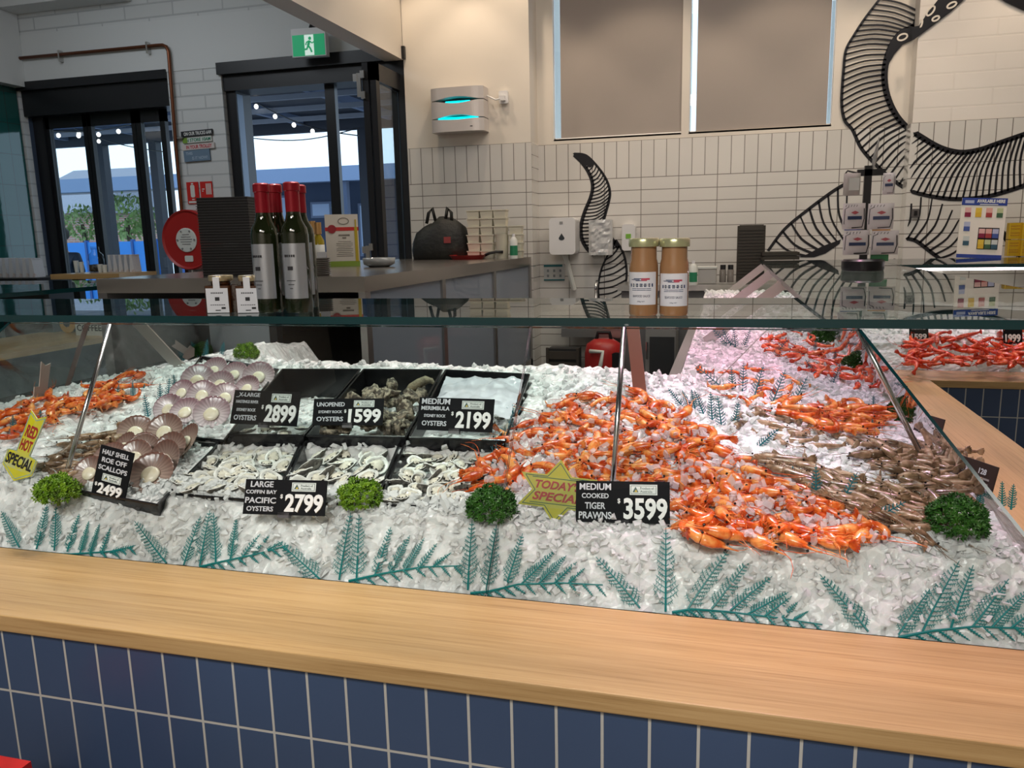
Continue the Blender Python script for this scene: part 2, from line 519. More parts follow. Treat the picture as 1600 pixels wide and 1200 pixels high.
blue_frame = mat('slate_blue_metal', (.07, .10, .16), .4)
pane_m = glass_mat('clear_pane', (.95, .98, .98))
steel = mat('brushed_steel', (.55, .54, .52), .28, 1.0, bump=(60, .05, .001))
chrome = mat('chrome', (.75, .75, .76), .12, 1.0)
black_pl = mat('black_plastic', (.012, .012, .014), .32)
white_pl = mat('white_plastic', (.80, .80, .80), .35)

xc0 = -2.40; xc1 = on_y(829, 224, YD).x
xr = on_y(1425, 200, YP).x
z_sill = on_y(960, 213, YW).z
X = lambda px: on_y(px, 100, YW).x

def wall(name, boxes, m):
    b = MB()
    for a, c in boxes: b.box2(a, c)
    return struct(b.build(name, m))
struct(MB().box2((-6.6, -3.6, -.1), (5.2, 6.5, 0)).build('floor', floor_m))
struct(MB().box2((-6.6, 1.6, CEIL), (5.2, 6.5, CEIL + .1)).build('ceiling', white_wall))
struct(MB().box2((-6.6, -3.6, CEIL), (5.2, 1.6, CEIL + .1)).build('ceiling_shop_side', mat('charcoal_ceiling', (.02, .02, .022), .8)))
wall('wall_column', [((xc0, YD, 0), (xc1, 6.4, CEIL))], white_wall)
wall('wall_back', [((xc1, YW, 0), (xr, 6.4, z_sill)), ((xc1, YW, z_sill), (X(864), 6.4, CEIL)), ((X(1066), YW, z_sill), (X(1078), 6.4, CEIL)),
                   ((X(1303.5), YW, z_sill), (xr, 6.4, CEIL)), ((X(864), YW, 3.75), (X(1303.5), 6.4, CEIL))], white_wall)
wall('wall_right_back', [((xr, YP, 0), (5.2, 6.4, CEIL))], warm_brick)
t = MB().box2((xc0 + .01, YD - .008, 0), (xc1 + .006, YD, TB)).box2((xc1 + .006, YW - .008, 0), (xr - .008, YW, TB)).box2((xr - .006, YP - .008, 0), (5.1, YP, TB))
struct(t.build('wall_tile_flat_courses', tile_flat))
t = MB().box2((xc0 + .01, YD - .008, TB), (xc1 + .006, YD, TT)).box2((xc1 + .006, YW - .008, TB), (xr - .008, YW, TT)).box2((xr - .006, YP - .008, TB), (5.1, YP, TT))
struct(t.build('wall_tile_upright_course', tile_up))
struct(MB().box2((xc1, YD, 0), (xc1 + .006, YW - .008, TT)).box2((xr - .008, YP, 0), (xr, YW - .008, TT)).build('wall_tile_return', tile_side))

# door wall: lintel band, brick above, pillar between the two doors
xd = [on_y(p, 130, YD).x for p in (28, 262, 346, 632)]
HEAD = on_y(470, 94, YD).z
LINT = HEAD + .40
wall('wall_door_side', [((-6.5, YD, LINT), (xc0, 6.14, CEIL)), ((xd[1], YD, 0), (xd[2], 6.14, HEAD)), ((-6.5, YD, 0), (xd[0], 6.14, HEAD))], white_brick)
wall('wall_lintel', [((-6.5, YD - .006, HEAD), (xc0, 6.14, LINT))], white_cool)
wall('wall_left', [((-6.5, -3.6, on_y(38, 137, YD).z), (xd[0] + .09, YD - .007, CEIL)), ((-6.5, -3.6, 0), (xd[0] - .06, YD - .007, on_y(38, 137, YD).z))], white_cool)
struct(MB().box2((xd[0] - .058, 2.0, 0), (xd[0] - .01, YD - .02, on_y(38, 137, YD).z - .002)).build('wall_left_green_tiles', green_tile))
wall('wall_right', [((5.1, -3.6, 0), (5.2, 6.4, CEIL))], white_wall)
wall('wall_front', [((-6.6, -3.7, 0), (5.2, -3.6, CEIL))], white_wall)
wall('wall_bulkhead', [((-2.55, .6, on_y(638, 93, YD).z), (xc0, YD, CEIL))], white_wall)
wall('ceiling_left_beam', [((xd[0], YD - .22, on_y(130, 11, YD).z), (on_y(206, 3, YD).x, YD - .006, on_y(130, 11, YD).z + .2))], white_cool)

# windows behind the blinds
for n, (a, b_) in enumerate(((864, 1066), (1078, 1303.5))):
    x0, x1 = X(a), X(b_)
    fr = MB()
    for p, q in (((x0, 6.125, z_sill), (x0 + .006, 6.15, 3.75)), ((x1 - .006, 6.125, z_sill), (x1, 6.15, 3.75)), ((x0, 6.125, z_sill), (x1, 6.15, z_sill + .01)), ((x0, 6.125, 3.73), (x1, 6.15, 3.75))):
        fr.box2(p, q)
    w = struct(fr.build('window_%d' % (n + 1), white_pl))
    MB().box2((x0 + .006, 6.13, z_sill + .01), (x1 - .006, 6.136, 3.73)).build('window_pane', pane_m, w)
    struct(MB().box2((x0, YW, z_sill - .012), (x1, 6.22, z_sill + .001)).build('window_%d_sill' % (n + 1), white_wall))
blind_m = mat('blind_fabric_taupe', (.40, .355, .32), .9)
for n, (a, b_, lab) in enumerate(((875, 1067, 'taupe roller blind pulled down over the window nearest the insect trap'), (1089, 1296, 'taupe roller blind pulled down between the other blind and the tentacle mural'))):
    bl = thing('roller_blind', lab, 'blind', (0, 0, 0), group='roller blinds on the back wall')
    zb = on_y((a + b_) / 2, 212 if n == 0 else 209, YW).z
    MB().box2((X(a), YW + .015, zb), (X(b_), YW + .018, 3.7)).build('blind_fabric', blind_m, bl)
    MB().tube([(X(a), YW + .016, zb), (X(b_), YW + .016, zb)], .008, 8).build('bottom_rail', white_pl, bl)
    MB().tube([(X(a), YW + .04, 3.68), (X(b_), YW + .04, 3.68)], .03, 10).build('roller_tube', white_pl, bl)

# folding doors
def leaf(b, g, x0, x1, y, z1, st=.055, z0=.02, th=.045):
    b.box2((x0, y, z0), (x0 + st, y + th, z1)); b.box2((x1 - st, y, z0), (x1, y + th, z1))
    b.box2((x0, y, z1 - .10), (x1, y + th, z1)); b.box2((x0, y, z0), (x1, y + th, z0 + .15))
    g.box2((x0 + st, y + .02, z0 + .15), (x1 - st, y + .026, z1 - .10))
Xd = lambda px, py=240: on_y(px, py, YD + .12).x
def jamb(b, x0, x1, y0, y1, z0, z1): b.box2((x0, y0, z0), (x1, y1, z1))
b = MB()
jamb(b, xd[0], xd[1], YD + .02, YD + .26, HEAD - .26, HEAD); jamb(b, Xd(60), Xd(76), YD + .1, YD + .2, 0, HEAD - .2)
jamb(b, xd[0] - .02, xd[1], YD - .02, YD + .02, HEAD - .05, HEAD + .02)
d1 = struct(b.build('door_1', dark_frame))
MB().box2((xd[0], YD + .06, 0), (Xd(60), YD + .2, HEAD - .26)).build('door_panel', blue_frame, d1)
for a, c in ((76, 140), (141, 216), (217, 262)):
    f, g = MB(), MB(); leaf(f, g, Xd(a), Xd(c), YD + .12, HEAD - .26, .04 if c < 262 else .05)
    o = f.build('door_leaf', dark_frame, d1); g.build('door_pane', pane_m, o)
b = MB()
jamb(b, xd[2], xd[3], YD + .02, YD + .26, HEAD - .18, HEAD); jamb(b, xd[2] - .02, xd[3] + .02, YD - .03, YD + .02, HEAD - .06, HEAD + .03)
jamb(b, xd[2], xd[2] + .09, YD + .05, YD + .26, 0, HEAD); jamb(b, xd[3] - .05, xd[3], YD + .0, YD + .26, 0, HEAD)
d2 = struct(b.build('door_2', dark_frame))
MB().box2((Xd(366), YD + .06, 0), (Xd(384), YD + .14, HEAD - .2)).build('door_leaf', mat('pale_blue_metal', (.22, .30, .42), .4), d2)
MB().box2((Xd(515), YD + .1, 0), (Xd(530), YD + .15, HEAD - .15)).build('door_post', dark_frame, d2)
# right hand leaves stand folded open, edge on to the shop
def leafY(x, y0, y1, z1, m, off):
    f, g = MB(), MB()
    for a, c in ((y0, y0 + .06), (y1 - .06, y1)):
        f.box2((x, a, .02), (x + .045, c, z1))
    f.box2((x, y0, z1 - .12), (x + .045, y1, z1)); f.box2((x, y0, .02), (x + .045, y1, .2))
    g.box2((x + .02, y0 + .06, .2), (x + .026, y1 - .06, z1 - .12))
    o = f.build('door_leaf', m, d2); g.build('door_pane', pane_m, o)
    return o
XL2 = on_y(572, 240, YD - .45).x
lf = leafY(XL2, YD - .45, YD + .12, HEAD - .16, dark_frame, 0)
leafY(XL2 + .055, YD - .44, YD + .12, HEAD - .16, dark_frame, 0)
hb = MB()
for z in (2.62, 1.42):
    hb.box((XL2 - .02, YD - .46, z), (.03, .02, .16)); hb.box((XL2 - .045, YD - .465, z + .05), (.03, .02, .05)); hb.box((XL2 + .01, YD - .465, z + .07), (.03, .02, .05)); hb.box((XL2 + .01, YD - .465, z - .07), (.03, .02, .05))
hb.build('door_hinge', steel, lf)

# ------------------------------------------------------------------ the iced display case
GI, GK = 1.366, .83            # glass foot (Y at z = .85) and lean (Y per Z)
XL, XR = -2.30, .63            # glass feet at the two ends
LZ = .85                       # ledge height
wood = wood_mat('oiled_oak', (.52, .35, .165), (.44, .28, .12), (.31, .18, .068), 'X', .30)
wood_y = wood_mat('oiled_oak_return', (.58, .385, .175), (.50, .315, .13), (.36, .21, .075), 'Y', .30)
LEDGE = 1.087
def ledge_piece(name, poly, m, label):
    b = MB().prism(poly, lambda u, v, w: (u, v, LZ - .0335 + w), .0335)
    o = b.build(name, m)
    bv = o.modifiers.new('edge', 'BEVEL'); bv.width = .003; bv.segments = 2
    return tag(o, label, 'counter top')
FARY = 3.94
ledge_piece('timber_ledge', [(XL - .28, LEDGE), (XR + .28, LEDGE), (XR + .0, GI), (XL, GI)], wood, 'long pale oak ledge along the front of the ice display above blue tiles')
ledge_piece('timber_ledge', [(XR + .28, LEDGE), (XR + .28, FARY), (XR, FARY + .28), (XR, GI)], wood_y, 'oak ledge running back along the end glass beside the raw prawns')
ledge_piece('timber_ledge', [(XR + .28, FARY), (3.6, FARY), (3.6, FARY + .28), (XR, FARY + .28)], wood, 'oak ledge in front of the far prawn display behind the end glass')
ledge_piece('timber_ledge', [(XL - .28, LEDGE), (XL, GI), (XL, 2.95), (XL - .28, 2.95)], wood_y, 'oak ledge beyond the end glass by the arrow shaped special sign')

case = thing('display_case', 'long glass-fronted seafood display filled with ice behind a blue tiled base', 'display case', (-.6, 1.5, 0))
def cb(mbx, name, m, parent=case, smooth=False):
    o = mbx.build(name, m, parent, smooth)
    o.matrix_parent_inverse = parent.matrix_world.inverted() if False else Matrix.Translation(-Vector(parent.location))
    return o
T0 = LZ - .0335
cb(MB().box2((XL - .26, LEDGE + .013, 0), (XR + .26, LEDGE + .05, T0)), 'tiled_front', blue_tile)
cb(MB().box2((XR + .225, LEDGE + .05, 0), (XR + .26, FARY + .02, T0)), 'tiled_end', blue_tile_side)
cb(MB().box2((XL - .26, LEDGE + .05, 0), (XL - .225, 2.9, T0)), 'tiled_end', blue_tile_side)
cb(MB().box2((XR + .26, FARY + .013, 0), (3.6, FARY + .05, T0)), 'tiled_front', blue_tile)
inner = mat('stainless_well', (.45, .45, .44), .35, 1.0)
cb(MB().box2((XL, GI + .01, .5), (XR, 2.44, .84)).box2((-.16, 2.44, .5), (XR, 4.2, .84)).box2((-.16, 4.2, .5), (3.6, 5.25, .84)).box2((XL, 2.44, .5), (-1.62, 2.88, .84)), 'ice_well', inner)
cb(MB().box2((-1.62, 2.40, 0), (-.16, 2.44, 1.02)).box2((XL, 2.86, 0), (-1.60, 2.9, 1.03)).box2((-1.62, 2.44, 0), (-1.58, 2.9, 1.03)).box2((-.20, 2.44, 0), (-.16, 5.2, 1.02)), 'back_panel', inner)

SH0, SH1 = 1.330, 1.349
fr_glass = glass_mat('clear_front_glass', (.97, .99, .985), 1.45)
edge_teal = mat('glass_edge_teal', (.003, .035, .04), .12, spec=.8)
TOPZ = SH0 - .001
def gp(x, z): return (x, GI + (z - LZ) * GK, z)
def gx(y, z): return (XR - (z - LZ) * .75, y, z)
def gxl(y, z): return (XL + (z - LZ) * .75, y, z)
tz = TOPZ - LZ
def sheet(quad, thick, name):
    q = [Vector(p) for p in quad]
    n = (q[1] - q[0]).cross(q[3] - q[0]).normalized()
    vs = q + [p - n * thick for p in q]
    b = MB(); b.add(vs, [(0, 1, 2, 3), (7, 6, 5, 4)], 0); b.add(vs, [(0, 4, 5, 1), (1, 5, 6, 2), (2, 6, 7, 3), (3, 7, 4, 0)], 1)
    return cb(b, name, [fr_glass, edge_teal])
front_top = gp(0, TOPZ)[1]
xm = -.435
sheet([gp(XL, LZ), gp(xm - .0015, LZ), gp(xm - .0015, TOPZ), gp(XL + .75 * tz, TOPZ)], .006, 'front_glass')
sheet([gp(xm + .0015, LZ), gp(XR, LZ), gp(XR - .75 * tz, TOPZ), gp(xm + .0015, TOPZ)], .006, 'front_glass')
sheet([(XR, GI, LZ), (XR, FARY + .28, LZ), (XR - .75 * tz, FARY + .62, TOPZ), (XR - .75 * tz, front_top, TOPZ)], .006, 'end_glass')
sheet([(XL, 2.9, LZ), (XL, GI, LZ), (XL + .75 * tz, front_top, TOPZ), (XL + .75 * tz, 2.9, TOPZ)], .006, 'end_glass')
sheet([(XR, FARY + .28, LZ), (3.6, FARY + .28, LZ), (3.6, FARY + .62, TOPZ), (XR - .75 * tz, FARY + .62, TOPZ)], .006, 'front_glass')

shelf_glass = glass_mat('thick_shelf_glass', (.86, .95, .93), 1.5)
def slab(poly, name, z0=SH0, z1=SH1, parent=case):
    b = MB(); n = len(poly)
    vs = [(x, y, z0) for x, y in poly] + [(x, y, z1) for x, y in poly]
    b.add(vs, [tuple(range(n))[::-1], tuple(range(n, 2 * n))], 0)
    b.add(vs, [(i, (i + 1) % n, n + (i + 1) % n, n + i) for i in range(n)], 1)
    return cb(b, name, [shelf_glass, edge_teal], parent)
SF = on_z(800, 509, SH0).y
SB = 2.355
slab([(-2.75, SF), (.86, SF), (.205, SB), (-2.75, SB)], 'glass_shelf')
slab([(.863, SF + .002), (.863, 5.55), (.205, 5.55), (.205, SB + .003)], 'glass_shelf')
slab([(.867, 4.60), (3.6, 4.60), (3.6, 5.55), (.868, 5.55)], 'glass_shelf')
led_m = mat('led_strip', (1, .95, .95), .5, emit=(1, .86, .88), estr=6)
cb(MB().box2((.90, 4.615, SH0 - .014), (3.5, 4.635, SH0 - .001)), 'led_strip', led_m)
def lean(a, b_, r, name, m):
    return cb(MB().tube([a, b_], r, 10), name, m, smooth=True)
rod_m = mat('polished_rod', (.62, .64, .66), .18, 1.0)
for q, (px, py, bx, by) in enumerate(((172, 507, 103, 742), (975, 512, 957, 762), (1340, 512, 1430, 692))):
    a = on_z(px, py, SH0)
    e = on_x(bx, by, a.x) if q < 2 else on_y(bx, by, a.y)
    e = a + (e - a) * 1.06
    lean(a, e, .0058, 'support_rod', rod_m)
bar_m = mat('satin_flat_bar', (.52, .49, .47), .3, .9)
bar_reflect = mat('bar_red_reflection', (.20, .065, .045), .3)  # red-brown reflection of the prawns painted in as the bar colour
def flatbar(a, e, w, wd, name='support_bar', m=None):
    a, e = Vector(a), Vector(e); d = (e - a).normalized(); wd = Vector(wd).normalized(); n = d.cross(wd).normalized()
    vs = [p + wd * (s1 * w / 2) + n * (s2 * .003) for p in (a, e) for s1, s2 in ((-1, -1), (1, -1), (1, 1), (-1, 1))]
    return cb(MB().add(vs, [(0, 1, 2, 3), (7, 6, 5, 4), (0, 4, 5, 1), (1, 5, 6, 2), (2, 6, 7, 3), (3, 7, 4, 0)]), name, m or bar_m)
flatbar(on_y(1218, 496, 2.22), on_y(1107, 607, 2.22), .042, (.7, 0, .72))
for yy in (3.3, 4.2, 5.1):
    flatbar((.21, yy, SH0 - .001), (-.10, yy, 1.08), .042, (.65, 0, -.75))
q = on_y(985, 500, SB - .02); flatbar((q.x, SB - .02, SH0 - .001), on_slope(1002, 632, .0), .036, (1, 0, .12), m=bar_reflect)
flatbar(on_y(212, 500, 2.28), on_y(298, 592, 2.28), .042, (.73, 0, .68))
flatbar(on_y(137, 504, 2.82), on_y(104, 607, 2.82), .03, (1, 0, .3), m=bar_reflect)
hazy = glass_mat('misted_back_glass', (.9, .93, .95), 1.45, haze=((.55, .62, .68), .38))
cb(MB().box2((XL + .20, 2.868, .95), (on_y(425, 540, 2.88).x, 2.874, SH0 - .002)), 'back_glass', hazy)
cb(MB().box2((on_y(432, 540, 2.88).x - .015, 2.86, 1.0), (on_y(432, 540, 2.88).x + .02, 2.9, SH0 - .002)), 'corner_post', dark_frame)

# ------------------------------------------------------------------ crushed ice
def smin(a, b, k=.05):
    h = max(0, min(1, .5 + .5 * (b - a) / k))
    return b * (1 - h) + a * h - k * h * (1 - h)
def ice_z(x, y):
    a = .95 + SLOPE * (y - 1.45) + .05 * max(0, min(1, (-1.6 - x) / .4))
    b = .965 + .21 * (.56 - x)
    c = 1.06 + .18 * (x + 2.16)
    h = smin(smin(a, b), c)
    h = smin(h, 1.135, .03)
    # crest where the ice is banked up against the front glass
    h += .014 * math.exp(-((y - 1.520) / .026) ** 2)
    # the ridge the staff shovel up at the back left
    h += .035 * math.exp(-((x + 1.62) ** 2 / .03 + (y - 2.50) ** 2 / .02))
    return h
def ice_far(x, y):
    return .965 + .17 * (y - 4.32)
def hit(x, y, dz=0.0, far=False):
    """where the pixel's ray meets the ice"""
    d = ray(x, y); o = Vector((0, 0, CAM_H)); t = .9
    fn = ice_far if far else ice_z
    while t < 7:
        p = o + d * t
        if p.z <= fn(p.x, p.y) + dz: break
        t += .01
    lo, hi = t - .01, t
    for _ in range(8):
        m_ = (lo + hi) / 2; p = o + d * m_
        if p.z <= fn(p.x, p.y) + dz: hi = m_
        else: lo = m_
    p = o + d * hi
    if not far:
        p.x = max(p.x, XL + .19)
        if p.x < -.12: p.y = min(p.y, 2.36 if p.x > -1.6 else 2.8)
        p.z = fn(p.x, p.y) + dz
    return p
ice_base = ice_mat('packed_crushed_ice', (.93, .945, .95), .0, .22, 55, .6, sss=.8)
ice_chip = flake_mat('clear_ice_flakes', .28)
def flake(b, c, s, th, rot, k=6, mi=0):
    vs = []
    rr = [s * random.uniform(.55, 1.1) for _ in range(k)]
    for w in (-1, 1):
        for i in range(k):
            a = 2 * pi * i / k + random.uniform(-.2, .2)
            v = rot @ Vector((rr[i] * cos(a) * (.85 if w > 0 else 1), rr[i] * sin(a) * .7 * (.85 if w > 0 else 1), w * th * random.uniform(.7, 1.2)))
            vs.append(c + v)
    b.add(vs, [tuple(range(k))[::-1], tuple(range(k, 2 * k))] + [(i, (i + 1) % k, k + (i + 1) % k, k + i) for i in range(k)], mi)
def rnd_rot(t=1.0):
    return Euler((random.gauss(0, .5 * t), random.gauss(0, .5 * t), random.uniform(0, 2 * pi))).to_matrix()
def bumpz(x, y):
    v = Vector((x, y, 0))
    return .011 * noise.noise(v * 22) + .008 * noise.noise(v * 60) + .006 * noise.noise(v * 130) + .012 * noise.noise(v * 6)
TRAY_PX = [[(441, 577), (564, 577), (474, 682), (356, 680)], [(568, 577), (692, 578), (634, 684), (478, 682)], [(696, 578), (828, 585), (790, 690), (638, 685)],
           [(346, 688), (472, 690), (428, 786), (262, 772)], [(476, 690), (626, 692), (586, 790), (432, 786)], [(632, 692), (784, 696), (748, 796), (590, 790)]]
HOLLOW = [[on_slope(x, y, .02) for x, y in q] for q in TRAY_PX]
def in_quad(q, x, y):
    r = False
    for i in range(4):
        a, b_ = q[i], q[(i + 1) % 4]
        if (a.y > y) != (b_.y > y) and x < (b_.x - a.x) * (y - a.y) / (b_.y - a.y) + a.x: r = not r
    return r
def ice_surf(x, y):
    return ice_z(x, y) - (.13 if y > 1.545 and any(in_quad(q, x, y) for q in HOLLOW) else 0)      # trays are sunk into the ice
def grid(b, x0, x1, y0, y1, st, zf, skirt, mask=None):
    nx = max(2, int((x1 - x0) / st)); ny = max(2, int((y1 - y0) / st))
    k0 = len(b.v)
    for j in range(ny + 1):
        for i in range(nx + 1):
            x = x0 + (x1 - x0) * i / nx; y = y0 + (y1 - y0) * j / ny
            z = zf(x, y)
            e = bumpz(x, y)
            b.v.append((x + .4 * e, y + .3 * e, z + e))
    for j in range(ny):
        for i in range(nx):
            a = k0 + j * (nx + 1) + i
            b.f.append((a, a + 1, a + nx + 2, a + nx + 1)); b.mi.append(0)
    # sides go down to the well floor
    for name in skirt:
        if name == 'front': ids = [k0 + i for i in range(nx + 1)]; f = lambda p, d: (p[0], p[1] - GK * d, p[2] - d)
        elif name == 'back': ids = [k0 + ny * (nx + 1) + i for i in range(nx + 1)][::-1]; f = lambda p, d: (p[0], p[1] + .25 * d, p[2] - d)
        elif name == 'right': ids = [k0 + j * (nx + 1) + nx for j in range(ny + 1)]; f = lambda p, d: (p[0] + .75 * d, p[1], p[2] - d)
        elif name == 'left': ids = [k0 + j * (nx + 1) for j in range(ny + 1)][::-1]; f = lambda p, d: (p[0] - .75 * d, p[1], p[2] - d)
        else: ids = [k0 + j * (nx + 1) for j in range(ny + 1)][::-1]; f = lambda p, d: (p[0] - .2 * d, p[1], p[2] - d)
        rows = [ids]
        steps = 14
        for s in range(1, steps + 1):
            new = []
            for i in ids:
                p = b.v[i] if name != 'front' else (b.v[i][0], y0 - .2 * (b.v[i][1] - y0) * 0, .953 + .3 * (b.v[i][2] - .953))
                dep = (p[2] - .842) * s / steps
                q = f(p, dep)
                v_ = Vector(q)
                e = (.006 * noise.noise(v_ * 30) + .005 * noise.noise(v_ * 75) + .003 * noise.noise(v_ * 150)) if s < steps else 0
                fade = 1 - s / steps
                lat = (p[2] - ice_z(p[0], p[1])) * .0
                new.append(len(b.v)); b.v.append((q[0], q[1] + e + .002, q[2]))
            for i in range(len(ids) - 1):
                b.f.append((rows[-1][i + 1], rows[-1][i], new[i], new[i + 1])); b.mi.append(0)
            rows.append(new)
yf = GI + .1 * GK + .022
ice = MB()
grid(ice, XL + .15, XR - .11, yf, 2.40, .011, ice_surf, ('front', 'right', 'left', 'back'))
wing = MB()
grid(ice, XL + .15, -1.63, 2.36, 2.83, .013, ice_z, ('left', 'right', 'back'))
grid(wing, -.13, XR - .11, 2.36, 4.42, .016, ice_z, ('right', 'inner', 'back'))
farm = MB()
grid(farm, .35, 3.3, FARY + .28 + .12, 5.15, .02, ice_far, ('front', 'right', 'inner', 'back'))
def ice_corner(x, y):
    t = max(0, min(1, (y - 4.38) / .4)); t = t * t * (3 - 2 * t)
    return 1.06 + .115 * t - .10 * max(0, x - .2)
grid(farm, -.13, .52, 4.40, 5.15, .018, ice_corner, ('inner', 'back'))
for n_ in range(500):
    x, y = random.uniform(-.12, .5), random.uniform(4.42, 5.12); s = random.uniform(.010, .024)
    flake(farm, Vector((x, y, ice_corner(x, y) + s * .3)), s, s * random.uniform(.2, .4), rnd_rot(1.2), 5, 1)
N_FL = 7000
for n_ in range(N_FL):
    x, y = random.uniform(XL + .15, XR - .13), random.uniform(yf + .01, 2.38)
    if n_ < 2600: y = yf + .012 + abs(random.gauss(0, .06))
    s = random.uniform(.006, .017)
    flake(ice, Vector((x, y, ice_surf(x, y) + bumpz(x, y) + s * .25)), s, s * random.uniform(.12, .4), rnd_rot(1.3), random.choice((5, 6)), 1)
for n_ in range(800):       # flakes pressed against the front glass
    d = random.uniform(0, .105); x = random.uniform(XL + .15, XR - .10)
    p = Vector((x, yf - GK * d + .004, .955 - d))
    s = random.uniform(.007, .018)
    flake(ice, p, s, s * .2, Euler((radians(50) + random.gauss(0, .35), random.gauss(0, .4), random.uniform(0, 6))).to_matrix(), 5, 1)
for n_ in range(2600):
    x, y = random.uniform(-.12, XR - .13), random.uniform(2.38, 4.4)
    s = random.uniform(.008, .02)
    flake(wing, Vector((x, y, ice_z(x, y) + bumpz(x, y) + s * .3)), s, s * random.uniform(.12, .4), rnd_rot(1.2), 5, 1)
for n_ in range(1500):
    x, y = random.uniform(.4, 3.2), random.uniform(FARY + .42, 5.1)
    s = random.uniform(.008, .02)
    flake(farm, Vector((x, y, ice_far(x, y) + s * .3)), s, s * random.uniform(.15, .4), rnd_rot(1.2), 5, 1)
for b_, nm, lab in ((ice, 'crushed_ice', 'bed of crushed white ice filling the front of the seafood display'), (wing, 'crushed_ice', 'crushed ice bank running back beside the end glass under the far prawns'),
                    (farm, 'crushed_ice', 'crushed ice in the far display behind the end oak ledge')):
    o = b_.build(nm, [ice_base, ice_chip]); tag(o, lab, 'ice', kind='stuff')

# ------------------------------------------------------------------ trays
tray_m = mat('black_tray_plastic', (.010, .010, .012), .22)
TR = .03
def tray(px4, label, wall_h=.105, lift=TR, group='black oyster trays set in the ice', name='seafood_tray', back=.06):
    """px4: back-left, back-right, front-right, front-left rim corners"""
    c = [on_slope(x, y, lift) for x, y in px4]
    ctr = sum(c, Vector()) / 4
    c = [ctr + (p - ctr) * .985 - ctr for p in c]
    n = Vector((0, -SLOPE, 1)).normalized()
    o_ = [p for p in c]; i_ = [p * (1 - .0035 / p.length * 1.5) for p in c]
    bo = [p * .93 - n * wall_h for p in c]; bi = [p * .915 - n * (wall_h - .004) for p in c]
    b = MB()
    q = [(0, 1), (1, 2), (2, 3), (3, 0)]
    b.add(o_ + i_ + bo + bi, [(a, b2, 8 + b2, 8 + a) for a, b2 in q] + [(4 + b2, 4 + a, 12 + a, 12 + b2) for a, b2 in q] + [(b2, a, 4 + a, 4 + b2) for a, b2 in q] + [(8, 9, 10, 11), (15, 14, 13, 12)])
    # rolled lip
    for a, b2 in q:
        b.tube([o_[a], o_[b2]], .0035, 6)
    ob = b.build(name, tray_m)
    ob.location = ctr
    tag(ob, label, 'tray', group)
    ob['_c'] = 0
    del ob['_c']
    return ctr, c, n, bi, back
def tray_ice(tr, depth, label, back=.06, seed=0, st=14, amp=.006, nfl=170):
    ctr, c, n, bi = tr[:4]
    b = MB(); N = st
    f = .955
    for j in range(N + 1):
        for i in range(N + 1):
            u, v = i / N, j / N
            p = (c[3] * (1 - u) + c[2] * u) * (1 - v) + (c[0] * (1 - u) + c[1] * u) * v
            p = p * f - n * (depth + back * v)
            e = noise.noise((ctr + p) * 40) * amp + noise.noise((ctr + p) * 110) * amp * .6
            b.v.append(tuple(p + n * e))
    for j in range(N):
        for i in range(N):
            a = j * (N + 1) + i
            b.f.append((a, a + 1, a + N + 2, a + N + 1)); b.mi.append(0)
    for k in range(nfl):
        u, v = random.uniform(.04, .96), random.uniform(.04, .96)
        p = ((c[3] * (1 - u) + c[2] * u) * (1 - v) + (c[0] * (1 - u) + c[1] * u) * v) * f - n * (depth + back * v)
        s = random.uniform(.005, .012)
        flake(b, p + n * (s * .3), s, s * .3, rnd_rot(1.2), 5, 1)
    o = b.build('crushed_ice', [ice_base, ice_chip]); o.location = ctr
    return tag(o, label, 'ice', kind='stuff')
def tray_pt(tr, u, v, d):
    ctr, c, n, bi = tr[:4]
    return ctr + ((c[3] * (1 - u) + c[2] * u) * (1 - v) + (c[0] * (1 - u) + c[1] * u) * v) * .93 - n * (d + tr[4] * v)
T_XL = tray(TRAY_PX[0], 'black tray of ice with a few shucked oysters behind the 2899 ticket')
T_UN = tray(TRAY_PX[1], 'black tray holding rough unopened oysters behind the 1599 ticket')
T_ME = tray(TRAY_PX[2], 'black tray covered by clear film behind the 2199 ticket')
T_CO = tray(TRAY_PX[3], 'black tray of small half shell oysters left of the 2799 ticket', lift=.008, back=.03)
T_PA = tray(TRAY_PX[4], 'black tray of bigger half shell oysters partly behind the 2799 ticket', lift=.008, back=.03)
T_SY = tray(TRAY_PX[5], 'black tray of closely packed half shell oysters between two parsley bunches', lift=.008, back=.03)
T_S1 = tray([(315, 556), (436, 577), (350, 690), (222, 678)], 'black tray of ice under the upper heap of scallops', lift=.015, wall_h=.05, back=0)
T_S2 = tray([(215, 688), (342, 694), (246, 790), (108, 765)], 'black tray under the lower heap of brown scallops', lift=.010, wall_h=.05, back=0)
tray_ice(T_XL, .030, 'ice filling the tray behind the 2899 ticket')
tray_ice(T_UN, .032, 'ice under the unopened oysters')
tray_ice(T_ME, .030, 'ice under the film covered tray')
for tr, l in ((T_CO, 'ice under the oysters left of the 2799 ticket'), (T_PA, 'ice under the bigger oysters behind the 2799 ticket'), (T_SY, 'ice under the oysters between two parsley bunches')):
    tray_ice(tr, .010, l, .03, nfl=50)
tray_ice(T_S1, .010, 'ice under the upper heap of scallops', .0)
tray_ice(T_S2, .008, 'ice under the lower heap of brown scallops', .0)

